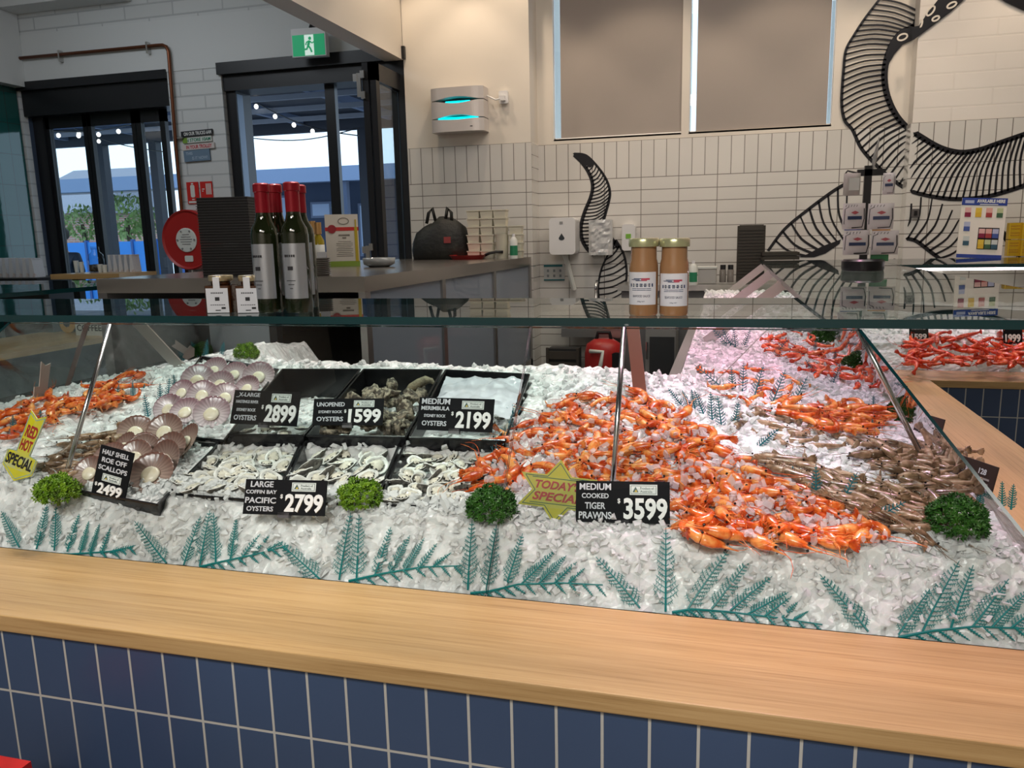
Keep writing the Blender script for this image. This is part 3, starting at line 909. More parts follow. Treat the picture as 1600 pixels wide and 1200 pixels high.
# ------------------------------------------------------------------ price tickets (lettering made before the crowd of small things)
tk_black = mat('ticket_black', (.006, .007, .009), .65, spec=.15)
tk_back = mat('ticket_back_brown', (.035, .022, .02), .4)
silver = mat('silver_lettering', (.62, .66, .72), .4)
white_let = mat('white_numeral', (.86, .90, .90), .35)
label_w = mat('origin_label_white', (.72, .80, .78), .5)
label_d = mat('origin_label_print', (.05, .10, .09), .5)
gold_m = mat('origin_label_gold', (.65, .50, .06), .5)
clip_m = mat('smoke_plastic_clip', (.10, .10, .11), .25)
ON_ICE_UP = Vector((0, .42, .91))
def ticket(bl, br, hpx, label, lean=.42, lift=.011, dz=0.0, name='price_ticket', cat='price ticket', far=False, fn=None):
    """bl, br: bottom corner pixels; the foot stands in the ice there"""
    A = (fn or hit)(bl[0], bl[1], dz); B = (fn or hit)(br[0], br[1], dz)
    mid = (A + B) / 2
    d = (mid - Vector((0, 0, CAM_H))).length
    xa = B - A
    if abs(xa.y) > .5 * abs(xa.x): xa.y *= .3
    w = xa.length
    view = (mid - Vector((0, 0, CAM_H))).normalized()
    up0 = Vector((0, lean, 1)).normalized()
    m = frame_at(mid + up0 * lift, xa, up0)
    ydir = Vector(m.col[1][:3])
    # foreshortened height
    proj = (ydir - view * ydir.dot(view)).length
    fwd = _fw
    h = hpx / FPX * (mid - Vector((0, 0, CAM_H))).dot(fwd) / proj
    m.translation = mid + ydir * (h / 2 + lift)
    t = thing(name, label, cat, mtx=m)
    return t, w, h
def board(t, w, h, m=tk_black, th=.003):
    o = MB().box((0, 0, -th / 2), (w, h, th)).build('board', m, t)
    return o
def origin(t, cx, cy, w, h):
    o = MB().box((cx, cy, .0006), (w, h, .001)).build('origin_label', label_w, t)
    b = MB()
    s = h * .5
    for x0, y0, x1, y1 in ((-.46, -.40, .46, -.36), (-.46, .36, .46, .40), (-.46, -.4, -.445, .4), (.445, -.4, .46, .4)):
        b.box2((cx + x0 * w, cy + y0 * h, .001), (cx + x1 * w, cy + y1 * h, .0016))
    b.add([(cx - .40 * w, cy - .25 * h, .0018), (cx - .18 * w, cy - .25 * h, .0018), (cx - .29 * w, cy + .3 * h, .0018)], [(0, 1, 2)], 0)
    b.add([(cx - .33 * w, cy - .22 * h, .0022), (cx - .22 * w, cy - .22 * h, .0022), (cx - .27 * w, cy + .02 * h, .0022)], [(0, 1, 2)], 1)
    b.build('printed_border', [label_d, gold_m], o)
    lettering(o, 'Product of', cx + .13 * w, cy + .15 * h, w * .5, h * .24, label_d, .0012)
    lettering(o, 'Australia', cx + .10 * w, cy - .16 * h, w * .44, h * .22, label_d, .0012)
def price(t, txt, cx, cy, w, h):
    lettering(t, txt, cx, cy, w, h, white_let, .0002, bold=.035, name='price_numerals', depth=.003)
def words_(t, rows):
    for txt, cx, cy, w, h in rows:
        lettering(t, txt, cx, cy, w, h, silver, .0002, bold=.018, depth=.0015)
def wide_ticket(bl, br, hpx, label, rows, pr, dz=0.0, lean=.42):
    t, w, h = ticket(bl, br, hpx, label, lean, dz=dz)
    board(t, w, h)
    words_(t, [(s, cx * w, cy * h, ww * w, hh * h) for s, cx, cy, ww, hh in rows])
    origin(t, .225 * w, .30 * h, .29 * w, .25 * h)
    price(t, pr, .245 * w, -.16 * h, .46 * w, .52 * h)
    lettering(t, '$', -.035 * w, .02 * h, .03 * w, .13 * h, white_let, .0002, bold=.02, depth=.0015)
    MB().box((0, -h / 2, -.006), (w * .14, .012, .012)).build('clip_foot', clip_m, t)
    return t
wide_ticket((899, 824), (1047, 828), 65, 'black price ticket reading medium cooked tiger prawns at 3599',
            [('MEDIUM', -.29, .36, .34, .16), ('COOKED', -.29, .14, .29, .12), ('TIGER', -.29, -.10, .22, .16), ('PRAWNS', -.29, -.33, .35, .17)], '3599')
wide_ticket((378, 811), (506, 815), 55, 'black price ticket reading large coffin bay pacific oysters at 2799',
            [('LARGE', -.29, .36, .28, .17), ('COFFIN BAY', -.29, .14, .38, .11), ('PACIFIC', -.29, -.10, .38, .17), ('OYSTERS', -.29, -.34, .33, .14)], '2799', dz=.01)
wide_ticket((358, 668), (462, 673), 54, 'black price ticket reading x-large hastings river rock oysters at 2899',
            [('_X-LARGE', -.28, .36, .36, .14), ('HASTINGS RIVER', -.28, .16, .34, .09), ('SYDNEY ROCK', -.28, -.08, .29, .09), ('OYSTERS', -.28, -.31, .34, .15)], '2899', dz=.045)
wide_ticket((487, 671), (597, 671), 42, 'black price ticket reading unopened rock oysters at 1599',
            [('UNOPENED', -.25, .28, .40, .16), ('SYDNEY ROCK', -.25, .0, .34, .10), ('OYSTERS', -.25, -.27, .38, .17)], '1599', dz=.045)
wide_ticket((650, 678), (768, 683), 52, 'black price ticket reading medium merimbula rock oysters at 2199',
            [('MEDIUM', -.27, .38, .38, .17), ('MERIMBULA', -.27, .17, .38, .12), ('SYDNEY ROCK', -.27, -.06, .29, .09), ('OYSTERS', -.27, -.29, .33, .15)], '2199', dz=.045)
t, w, h = ticket((146, 782), (199, 787), 76, 'upright black price ticket reading half shell roe off scallops at 2499', .25)
m_ = t.matrix_world.copy(); t.matrix_world = m_ @ Matrix.Rotation(radians(-9), 4, 'Z')
board(t, w, h)
words_(t, [('HALF SHELL', 0, .38 * h, .8 * w, .10 * h), ('ROE OFF', 0, .22 * h, .74 * w, .10 * h), ('SCALLOPS', 0, .06 * h, .86 * w, .10 * h)])
origin(t, .02 * w, -.13 * h, .56 * w, .15 * h)
price(t, '2499', .04 * w, -.36 * h, .72 * w, .22 * h)
lettering(t, '$', -.40 * w, -.30 * h, .07 * w, .08 * h, white_let, .0002, bold=.02, depth=.0015)

yel = mat('fluoro_yellow_card', (.92, .88, .02), .4)
yel_d = mat('mustard_yellow_card', (.72, .68, .02), .4)
green_ln = mat('dark_green_print', (.02, .10, .05), .5)
red_ln = mat('deep_red_print', (.30, .012, .012), .5)
pale_edge = mat('pale_card_edge', (.70, .78, .55), .5)
pink_back = mat('bare_card_back', (.62, .50, .46), .55)
def card(t, poly, m, m2=pale_edge, th=.0025):
    b = MB(); b.prism(poly, lambda u, v, w_: (u, v, -w_), th, 1, 1); b.f.append(tuple(range(len(poly)))); b.mi.append(0)
    return b.build('card', [m, m2], t)
def outline(t, poly, k, wd, m):
    b = MB(); n = len(poly); cx = sum(p[0] for p in poly) / n; cy = sum(p[1] for p in poly) / n
    pts = [(cx + (x - cx) * k, cy + (y - cy) * k, 0) for x, y in poly]
    for i in range(n):
        b.ribbon([pts[i], pts[(i + 1) % n]], wd, (0, 0, 1), .0005)
    b.build('printed_border', m, t)
# star
t, w, h = ticket((812, 826), (930, 826), 98, "yellow star shaped card reading today's special beside the 3599 ticket", .42)
t.matrix_world = t.matrix_world @ Matrix.Translation((0, 0, -.012)) @ Matrix.Rotation(radians(-7), 4, 'Z')
star = []
for k in range(12):
    a = radians(90 + 30 * k); r_ = (.5 if k % 2 == 0 else .29)
    star.append((r_ * cos(a) * w * 1.2, r_ * sin(a) * h * 1.06))
card(t, star, yel_d)
outline(t, star, .88, .0016, green_ln)
lettering(t, "TODAY'S", .0, .10 * h, .62 * w, .14 * h, red_ln, .0003, bold=.03, slant=.25)
lettering(t, 'SPECIAL', -.0, -.09 * h, .66 * w, .14 * h, red_ln, .0003, bold=.03, slant=.25)
b = MB()
for s in (.21, -.20): b.box2((-.36 * w, s * h - .0008, .0002), (.36 * w, s * h + .0008, .0006))
b.build('printed_rule', green_ln, t)
# arrow card
def arrow_poly(w, h):
    return [(-.20 * w, .50 * h), (.05 * w, .42 * h), (.30 * w, .50 * h), (.24 * w, -.10 * h), (.50 * w, -.12 * h), (.50 * w, -.34 * h), (.05 * w, -.50 * h), (-.45 * w, -.34 * h), (-.45 * w, -.12 * h), (-.20 * w, -.10 * h)]
t, w, h = ticket((8, 758), (52, 764), 112, 'yellow arrow shaped card reading red hot special at the end of the ice', .25)
t.matrix_world = t.matrix_world @ Matrix.Rotation(radians(-14), 4, 'Z')
w *= 1.18
ap = arrow_poly(w, h); card(t, ap, yel); outline(t, ap, .93, .0022, mat('grey_green_print', (.25, .38, .30), .5))
lettering(t, 'RED', .05 * w, .22 * h, .34 * w, .17 * h, red_ln, .0003, bold=.03)
lettering(t, 'HOT', .03 * w, .02 * h, .34 * w, .16 * h, red_ln, .0003, bold=.03)
lettering(t, 'SPECIAL', .01 * w, -.22 * h, .82 * w, .16 * h, mat('black_print', (.01, .01, .012), .5), .0003, bold=.03, slant=.1)
# cards facing the customers on the far side: only their backs show
for base, yaw, hh, lab in (((72, 628), 95, .125, 'bare back of a card standing upright among the prawns at the end glass'), ((155, 590), 60, .10, 'bare back of a card lying tilted among the prawns beside the rod')):
    p = hit(*base)
    m_ = Matrix.Translation(p + Vector((0, 0, hh / 2 - .004))) @ Matrix.Rotation(radians(yaw), 4, 'Z') @ Matrix.Rotation(radians(90), 4, 'X') @ Matrix.Rotation(radians(-16 if yaw > 80 else 52), 4, 'Z')
    t = thing('special_card', lab, 'price ticket', mtx=m_)
    card(t, arrow_poly(hh * .6, hh), pink_back, pink_back)
for bl, sz, lab, txt in (((1522, 768), (.10, .068), 'dark ticket turned to the end glass behind the big parsley bunch', '128'), ((1449, 684), (.10, .062), 'dark ticket turned to the end glass behind the middle parsley bunch', ''), ((1400, 622), (.085, .05), 'dark ticket turned to the end glass beside the rod', '')):
    p = hit(*bl)
    m_ = Matrix.Translation(p + Vector((.0, 0, sz[1] / 2))) @ Matrix.Rotation(radians(-62), 4, 'Z') @ Matrix.Rotation(radians(90 - 12), 4, 'X')
    t = thing('price_ticket', lab, 'price ticket', mtx=m_)
    board(t, sz[0], sz[1], tk_back)
    if txt:
        lettering(t, txt, .15 * sz[0], .22 * sz[1], .2 * sz[0], .18 * sz[1], silver, .0002, bold=.02)
        b = MB()
        for k in range(3): b.box2((.0 * sz[0], (-.02 - .15 * k) * sz[1], .0002), (.36 * sz[0], (.04 - .15 * k) * sz[1], .0006))
        b.build('small_print', mat('faint_print', (.30, .28, .28), .5), t)
    b = MB()
    for k in range(5): b.box((-.38 * sz[0] + k * .10 * sz[0], .05 * sz[1] - k * .02, .0006), (.004, .0025, .001))
    b.build('worn_marks', silver, t)
# tickets in the far display
for px, py, hp, txt, lab in ((1436, 536, 26, '1599', 'black ticket reading 1599 standing in the far display'), (1583, 541, 36, '1999', 'black ticket at the frame edge standing in the far display')):
    t, w, h = ticket((px - 15, py), (px + 15, py), hp, lab, .3, fn=lambda x, y, dz: hit(x, y, dz, True))
    board(t, w, h); price(t, txt, 0, -.25 * h, .8 * w, .36 * h); words_(t, [('PRAWNS', 0, .25 * h, .7 * w, .16 * h)])
t, w, h = ticket((1312, 536), (1334, 538), 24, 'small black ticket reading 559 above the far prawn pile', .3); board(t, w, h); price(t, '559', 0, -.25 * h, .8 * w, .36 * h)
origin(t, .0, .24 * h, .5 * w, .28 * h)

# ------------------------------------------------------------------ oysters
sh_out = mat('oyster_shell_outside', (.085, .08, .07), .7, bump=(160, .8, .003), var=(70, (.33, .31, .27), .45, .6))
sh_in = mat('oyster_shell_pearl', (.84, .84, .80), .16, var=(60, (.60, .61, .60), .55, .75))
fl_m = mat('oyster_flesh', (.78, .74, .63), .10, var=(90, (.42, .39, .31), .52, .72), sss=.0)
fr_m = mat('oyster_frill', (.035, .033, .03), .2)
def oyster_mesh(seed, L=.058, Wd=.040, dep=.011):
    rnd = random.Random(seed); b = MB(); K = 20
    def rim(k):
        a = 2 * pi * k / K
        r = 1 + .13 * noise.noise(Vector((cos(a) * 1.6 + seed * 7, sin(a) * 1.6, seed))) + .06 * noise.noise(Vector((cos(a) * 5, sin(a) * 5, seed * 3)))
        x = L / 2 * cos(a) * r; y = Wd / 2 * sin(a) * r * (1 - .28 * cos(a))
        z = .0035 * noise.noise(Vector((cos(a) * 3.5, sin(a) * 3.5, seed * 1.7)))
        return Vector((x, y, z))
    R = [rim(k) for k in range(K)]
    rows = [[Vector((p.x * .35, p.y * .35, -dep)) for p in R], [Vector((p.x * .8, p.y * .8, -dep * .62)) for p in R], [p * 1.0 + Vector((0, 0, -.001)) for p in R],
            [p * .965 + Vector((0, 0, .0008)) for p in R], [Vector((p.x * .80, p.y * .78, -dep * .30 + p.z * .5)) for p in R], [Vector((p.x * .4, p.y * .4, -dep * .62)) for p in R]]
    for rw in rows: b.v += [tuple(p) for p in rw]
    for j in range(5):
        for k in range(K):
            k2 = (k + 1) % K
            b.f.append((j * K + k, j * K + k2, (j + 1) * K + k2, (j + 1) * K + k)); b.mi.append(0 if j < 2 else 1)
    b.f.append(tuple(range(K))[::-1]); b.mi.append(0); b.f.append(tuple(5 * K + k for k in range(K))); b.mi.append(1)
    s = b.mesh('shell', [sh_out, sh_in], True)
    f = MB(); F_ = []
    cx = rnd.uniform(-.002, .004)
    for j, (sc, z) in enumerate(((.72, -dep * .30), (.70, -dep * .12), (.60, .0006), (.38, .0028), (.0, .0035))):
        for k in range(K):
            p = R[k]; wv = 1 + (.08 * sin(k * 2.5 + seed) if j < 3 else .03 * sin(k * 1.3))
            f.v.append((cx + p.x * sc * wv * .86, p.y * sc * wv * .88, z + (.0012 * noise.noise(p * 120 + Vector((seed, j, 0))))))
    for j in range(4):
        for k in range(K):
            k2 = (k + 1) % K
            f.f.append((j * K + k, j * K + k2, (j + 1) * K + k2, (j + 1) * K + k)); f.mi.append(1 if j == 0 or (j == 1 and (k * 7 + seed) % 5 < 2) else 0)
    return s, f.mesh('oyster_meat', [fl_m, fr_m], True)
OY = [oyster_mesh(s) for s in range(6)]
def slope_frame(p, rz, tx=0, ty=0, s=1.0):
    base = Matrix.Rotation(math.atan(SLOPE), 4, 'X')
    return Matrix.Translation(p) @ base @ Matrix.Rotation(rz, 4, 'Z') @ Euler((tx, ty, 0)).to_matrix().to_4x4() @ Matrix.Scale(s, 4)
def put_oyster(p, rz, tx, ty, s, label, group, variant):
    sh, me = OY[variant]
    o = link('oyster', sh); o.matrix_world = slope_frame(p, rz, tx, ty, s)
    tag(o, label, 'oyster', group)
    link('oyster_meat', me, o)
    return o
def fill_oysters(tr, nu, nv, s, label, group, d=-.006, jit=.35, skip=None, only=None):
    n = 0
    for j in range(nv):
        for i in range(nu):
            u = (i + .5 + random.uniform(-jit, jit) + (.25 if j % 2 else -.25)) / nu; v = (j + .5 + random.uniform(-jit, jit)) / nv
            if not (.03 < u < .97): u = max(.04, min(.96, u))
            if skip and random.random() < skip: continue
            if only and not only(u, v): continue
            p = tray_pt(tr, u, v, d - random.uniform(0, .010))
            put_oyster(p, random.uniform(-.9, .9) + (pi if random.random() < .5 else 0) + .8, random.gauss(.35, .28), random.gauss(0, .25), s * random.uniform(.85, 1.15), label, group, random.randrange(6))
fill_oysters(T_CO, 6, 7, .92, 'half shell oyster on ice in the tray left of the 2799 ticket', 'oysters in the tray left of the 2799 ticket')
fill_oysters(T_PA, 5, 5, 1.12, 'half shell oyster in the tray partly behind the 2799 ticket', 'oysters in the tray behind the 2799 ticket', jit=.4)
fill_oysters(T_SY, 7, 7, .90, 'half shell oyster packed in the tray between two parsley bunches', 'oysters in the tray between two parsley bunches')
fill_oysters(T_XL, 5, 4, .8, 'half shell oyster at the front of the 2899 tray', 'oysters at the front of the 2899 tray', d=.020, only=lambda u, v: v < .25 or (u > .82 and v < .42))
fill_oysters(T_ME, 5, 5, .8, 'half shell oyster left showing beside the 2199 ticket', 'oysters showing beside the 2199 ticket', d=.016, only=lambda u, v: u > .74 and v < .55)
# unopened: rough closed lumps
def lump(seed):
    b = MB(); b.blob((0, 0, 0), (.034, .022, .013), 14, 9, jit=.5, seed=seed)
    b.v = [tuple(Vector(v) * (1 + .25 * noise.noise(Vector(v) * 90 + Vector((seed, 0, 0)))) + Vector((0, 0, .006 * sin(v[0] * 60)))) for v in b.v]
    b.f = [f for f in b.f]
    return b.mesh('unopened_oyster', mat('barnacled_shell', (.075, .062, .048), .75, bump=(140, 1, .004), var=(60, (.36, .31, .23), .46, .60)), True)
LU = [lump(s) for s in range(4)]
for k in range(46):
    u, v = random.uniform(.12, .92), random.uniform(.05, .88)
    hgt = .065 * (1 - abs(u - .5) * 1.4) * (1 - abs(v - .5))
    p = tray_pt(T_UN, u, v, .006 - random.uniform(.2, 1.0) * hgt)
    o = link('unopened_oyster', LU[k % 4]); o.matrix_world = slope_frame(p, random.uniform(0, 6), random.gauss(0, .7), random.gauss(0, .7), random.uniform(.65, 1.0))
    tag(o, 'rough unopened oyster heaped in the tray behind the 1599 ticket', 'oyster', 'unopened oysters in the 1599 tray')
p = tray_pt(T_UN, .84, .80, -.035)
b = MB(); b.tube([(-.075, 0, -.01), (-.04, .01, .008), (0, .008, .016), (.035, .0, .022), (.06, -.008, .014), (.072, -.02, -.004)], [.016, .024, .024, .020, .014, .008], 12)
b.v = [tuple(Vector(v) * (1 + .12 * noise.noise(Vector(v) * 60))) for v in b.v]
o = b.build('unopened_oyster', mat('weathered_shell_tan', (.28, .23, .15), .7, bump=(90, .9, .004), var=(30, (.12, .10, .07), .45, .65)), None, True)
o.matrix_world = slope_frame(p, .55, -.2, -.15, .60)
tag(o, 'extra long tan oyster lying across the tray divider behind the 1599 ticket', 'oyster')
# crumpled clear film over the 2199 tray
b = MB(); N = 26
ctr, c, n, bi, _b = T_ME
for j in range(N + 1):
    for i in range(N + 1):
        u, v = i / N, j / N
        u2 = .02 + .98 * u; v2 = .28 + .62 * v
        p = tray_pt(T_ME, u2, v2, .010)
        e = .012 * noise.noise(p * 22) + .007 * noise.noise(p * 60) + .004 * abs(noise.noise(p * 110)) + .012 * sin(pi * u)
        b.v.append(tuple(p + n * (e + .062 * v2 + .008)))
for j in range(N):
    for i in range(N):
        a = j * (N + 1) + i; b.f.append((a, a + 1, a + N + 2, a + N + 1)); b.mi.append(0)
film = mat('milky_clear_film', (.82, .84, .93), .12, alpha=.72, spec=.9)
tag(b.build('plastic_film', film, None, True), 'crumpled clear plastic film draped over the tray behind the 2199 ticket', 'plastic film')

# ------------------------------------------------------------------ scallops
def scallop_mats(nm, outer, mid):
    m = bpy.data.materials.new(nm); m.use_nodes = True; nt = m.node_tree; bs = nt.nodes['Principled BSDF']
    tc = nt.nodes.new('ShaderNodeTexCoord'); vm = nt.nodes.new('ShaderNodeVectorMath'); vm.operation = 'LENGTH'
    mp = nt.nodes.new('ShaderNodeMapping'); mp.inputs['Location'].default_value = (0, .55, 0); mp.inputs['Scale'].default_value = (1, 1, 0)
    nt.links.new(tc.outputs['Object'], mp.inputs[0]); nt.links.new(mp.outputs[0], vm.inputs[0])
    cr = nt.nodes.new('ShaderNodeValToRGB'); cr.color_ramp.elements[0].position = .45; cr.color_ramp.elements[0].color = (*mid, 1)
    cr.color_ramp.elements[1].position = .97; cr.color_ramp.elements[1].color = (*outer, 1)
    sc = nt.nodes.new('ShaderNodeMath'); sc.operation = 'MULTIPLY'; sc.inputs[1].default_value = .62
    nt.links.new(vm.outputs['Value'], sc.inputs[0]); nt.links.new(sc.outputs[0], cr.inputs[0])
    sp = nt.nodes.new('ShaderNodeSeparateXYZ'); nt.links.new(tc.outputs['Object'], sp.inputs[0])
    at = nt.nodes.new('ShaderNodeMath'); at.operation = 'ARCTAN2'; nt.links.new(sp.outputs[1], at.inputs[0]); nt.links.new(sp.outputs[0], at.inputs[1])
    ml = nt.nodes.new('ShaderNodeMath'); ml.operation = 'MULTIPLY'; ml.inputs[1].default_value = 24; nt.links.new(at.outputs[0], ml.inputs[0])
    sn = nt.nodes.new('ShaderNodeMath'); sn.operation = 'SINE'; nt.links.new(ml.outputs[0], sn.inputs[0])
    mr = nt.nodes.new('ShaderNodeMapRange'); mr.inputs[1].default_value = -1; mr.inputs[3].default_value = .55; mr.inputs[4].default_value = 1.1; nt.links.new(sn.outputs[0], mr.inputs[0])
    mx = nt.nodes.new('ShaderNodeMix'); mx.data_type = 'RGBA'; mx.blend_type = 'MULTIPLY'; mx.inputs[0].default_value = .5
    nt.links.new(cr.outputs[0], mx.inputs[6]); nt.links.new(mr.outputs[0], mx.inputs[7])
    nt.links.new(mx.outputs[2], bs.inputs['Base Color']); bs.inputs['Roughness'].default_value = .22
    return m
sc_a = scallop_mats('scallop_shell_mauve', (.20, .075, .10), (.62, .52, .55))
sc_b = scallop_mats('scallop_shell_brown', (.16, .065, .05), (.40, .29, .25))
meat_m = mat('scallop_meat', (.80, .70, .52), .25, var=(3, (.86, .78, .64), .4, .6))
def scallop_mesh(m, seed):
    b = MB(); K, J = 72, 9
    for side in (0, 1):
        for j in range(J + 1):
            r = j / J
            for k in range(K):
                a = 2 * pi * k / K
                rib = cos(24 * a)
                ext = 1 + .018 * rib - (.06 if sin(a) < -.95 else 0)
                z = .16 * (r ** 2) * (1) + .014 * rib * r ** 2 - (.035 if side else 0) * (1 - r * .7)
                b.v.append((r * ext * cos(a), r * ext * sin(a), z - .10))
    for side in (0, 1):
        o = side * (J + 1) * K
        for j in range(J):
            for k in range(K):
                k2 = (k + 1) % K; q = (o + j * K + k, o + (j + 1) * K + k, o + (j + 1) * K + k2, o + j * K + k2)
                b.f.append(q if side == 0 else q[::-1]); b.mi.append(0)
    for k in range(K):
        k2 = (k + 1) % K; o = (J + 1) * K
        b.f.append((J * K + k, o + J * K + k, o + J * K + k2, J * K + k2)); b.mi.append(0)
    # the ears at the hinge
    b.box((0, -.98, -.0), (.75, .20, .04))
    sh = b.mesh('scallop_shell', m, True)
    f = MB(); f.lathe([(.0, -.05), (.38, -.05), (.42, .02), (.37, .09), (.22, .12), (0, .13)], 22, (0, 0, 0))
    f.v = [(x * (1 + .08 * noise.noise(Vector((x * 3, y * 3, seed)))) , y * (1 + .08 * noise.noise(Vector((x * 3, y * 3, seed + 5)))) - .12, z) for x, y, z in f.v]
    return sh, f.mesh('scallop_meat', meat_m, True)
SCA, SCB = scallop_mesh(sc_a, 1), scallop_mesh(sc_b, 2)
UP = [(334, 578, 19), (366, 584, 18), (404, 587, 21), (309, 593, 22), (344, 599, 19), (386, 606, 18), (284, 612, 17), (316, 616, 20), (352, 620, 20), (264, 638, 20), (290, 642, 21), (331, 644, 24)]
LOW = [(212, 673, 23), (257, 673, 25), (290, 689, 26), (192, 698, 22), (225, 701, 22), (265, 701, 24), (172, 713, 22), (210, 713, 24), (257, 718, 27), (140, 737, 22), (236, 738, 30)]
for lst, (sh, me), lab, grp in ((UP, SCA, 'mauve half shell scallop in the upper heap beside the 2899 ticket', 'scallops in the upper heap'), (LOW, SCB, 'brown half shell scallop in the lower heap behind the 2499 ticket', 'scallops in the lower heap')):
    for px, py, r_ in lst:
        p = on_slope(px, py, .034)
        d = (p - Vector((0, 0, CAM_H))).dot(_fw)
        R_ = (r_ + 1.5) * d / FPX * 1.12
        o = link('scallop', sh)
        o.matrix_world = Matrix.Translation(p) @ Matrix.Rotation(radians(8) + random.gauss(0, .12), 4, 'Z') @ Matrix.Rotation(radians(50) + random.gauss(0, .08), 4, 'X') @ Matrix.Rotation(random.gauss(0, .2), 4, 'Y') @ Matrix.Scale(R_, 4)
        tag(o, lab, 'scallop', grp)
        link('scallop_meat', me, o)

# ------------------------------------------------------------------ painted tentacles on the back wall
paint = mat('black_mural_paint', (.010, .010, .014), .35)
def catmull(pts, n=8):
    P = [pts[0]] + list(pts) + [pts[-1]]; out = []
    for i in range(1, len(P) - 2):
        for k in range(n):
            t = k / n; a, b_, c, d = P[i - 1], P[i], P[i + 1], P[i + 2]
            out.append(tuple(.5 * (2 * b_[j] + (c[j] - a[j]) * t + (2 * a[j] - 5 * b_[j] + 4 * c[j] - d[j]) * t * t + (3 * b_[j] - a[j] - 3 * c[j] + d[j]) * t ** 3) for j in range(2)))
    out.append(pts[-1]); return out
def wall_pt(x, y):
    """the mural runs over the tiled window wall and the brick wall that stands a little proud of it"""
    p = on_y(x, y, YP - .009)
    return p if p.x > xr else on_y(x, y, YW - .009)
def stroke(b, px, wpx, n=6, raw=False):
    pp = px if raw else catmull(px, n)
    w = [ (wpx[0] + (wpx[1] - wpx[0]) * (i / max(1, len(pp) - 1)) if hasattr(wpx, '__len__') else wpx) * 6.2 / FPX for i in range(len(pp))]
    b.ribbon([wall_pt(*q) for q in pp], w, (0, -1, 0), .0012)
def resample(pp, ts):
    L = [0]
    for a, b_ in zip(pp, pp[1:]): L.append(L[-1] + math.dist(a, b_))
    out = []
    for t in ts:
        s = t * L[-1]; i = 0
        while i < len(L) - 2 and L[i + 1] < s: i += 1
        f = (s - L[i]) / max(1e-6, L[i + 1] - L[i]); out.append((pp[i][0] + (pp[i + 1][0] - pp[i][0]) * f, pp[i][1] + (pp[i + 1][1] - pp[i][1]) * f))
    return out
def ribs(b, A, B, n, bow, w0, w1, t0=.02, t1=.98, seed=0):
    rnd = random.Random(seed)
    ts = [t0 + (t1 - t0) * i / (n - 1) for i in range(n)]
    for (p, q), t in zip(zip(resample(A, ts), resample(B, ts)), ts):
        mx, my = (p[0] + q[0]) / 2, (p[1] + q[1]) / 2; dx, dy = q[0] - p[0], q[1] - p[1]
        m_ = (mx - dy * bow, my + dx * bow)
        stroke(b, [p, m_, q], (w0 * rnd.uniform(.8, 1.2), w1 * rnd.uniform(.7, 1.2)), 4)
XCUT = 1424.5
def fillpoly(b, px):
    for side in (-1, 1):          # the corner of the brick pier cuts a painted patch in two
        out = []
        for (x0, y0), (x1, y1) in zip(px, px[1:] + px[:1]):
            i0, i1 = (x0 - XCUT) * side >= 0, (x1 - XCUT) * side >= 0
            if i0: out.append((x0, y0))
            if i0 != i1:
                f = (XCUT - x0) / (x1 - x0); out.append((XCUT, y0 + (y1 - y0) * f))
        if len(out) > 2:
            vs = [on_y(x, y, (YW if side < 0 else YP) - .0105) for x, y in out]
            b.add(vs, [tuple(range(len(vs)))[::-1]])
def mural(name, label):
    return thing(name, label, 'wall painting', (0, 0, 0))
# big loop
OUT = catmull([(1378, -6), (1352, 28), (1335, 54), (1322, 78), (1318, 110), (1315, 160), (1320, 188), (1332, 203), (1346, 232), (1370, 259), (1395, 281), (1422, 298), (1456, 307), (1490, 311), (1530, 309), (1570, 300), (1640, 276)])
INN = catmull([(1437, 14), (1430, 40), (1408, 52), (1393, 72), (1385, 95), (1382, 120), (1386, 148), (1398, 176), (1416, 198), (1441, 215), (1470, 231), (1500, 238), (1530, 234), (1562, 223), (1640, 196)])
b = MB(); stroke(b, OUT, (3, 6), raw=True); stroke(b, INN, (9, 6), raw=True)
ribs(b, OUT, INN, 56, -.06, 2.4, 2.8, .01, .97, 3)
t = mural('tentacle_mural', 'big black painted tentacle loop on the cream wall at the upper corner'); b.build('painted_lines', paint, t)
b = MB(); fillpoly(b, [(1436, 40), (1448, 22), (1470, -6), (1512, -6), (1486, 18), (1452, 44), (1428, 62), (1410, 70), (1398, 84), (1386, 104), (1384, 84), (1393, 62), (1408, 46)])
s = b.build('sucker_band', paint, t)
b = MB(); fillpoly(b, [(1556, -6), (1640, -6), (1640, 22), (1598, 16), (1572, 4)]); b.build('sucker_band', paint, t)
for cx, cy, rx, ry, a in ((1454, 17, 9, 4, -.9), (1487, 8, 8, 3.5, -.5), (1462, 29, 6, 3, -.5), (1410, 58, 8, 4.5, -.4), (1437, 38, 8, 3, -1.2)):
    pts = [(cx + rx * cos(k * pi / 8) * cos(a) - ry * sin(k * pi / 8) * sin(a), cy + rx * cos(k * pi / 8) * sin(a) + ry * sin(k * pi / 8) * cos(a)) for k in range(17)]
    b = MB(); b.ribbon([wall_pt(*q) - Vector((0, .0016, 0)) for q in pts], 2.2 * 6.2 / FPX, (0, -1, 0), .001); b.build('painted_sucker', white_wall, s)
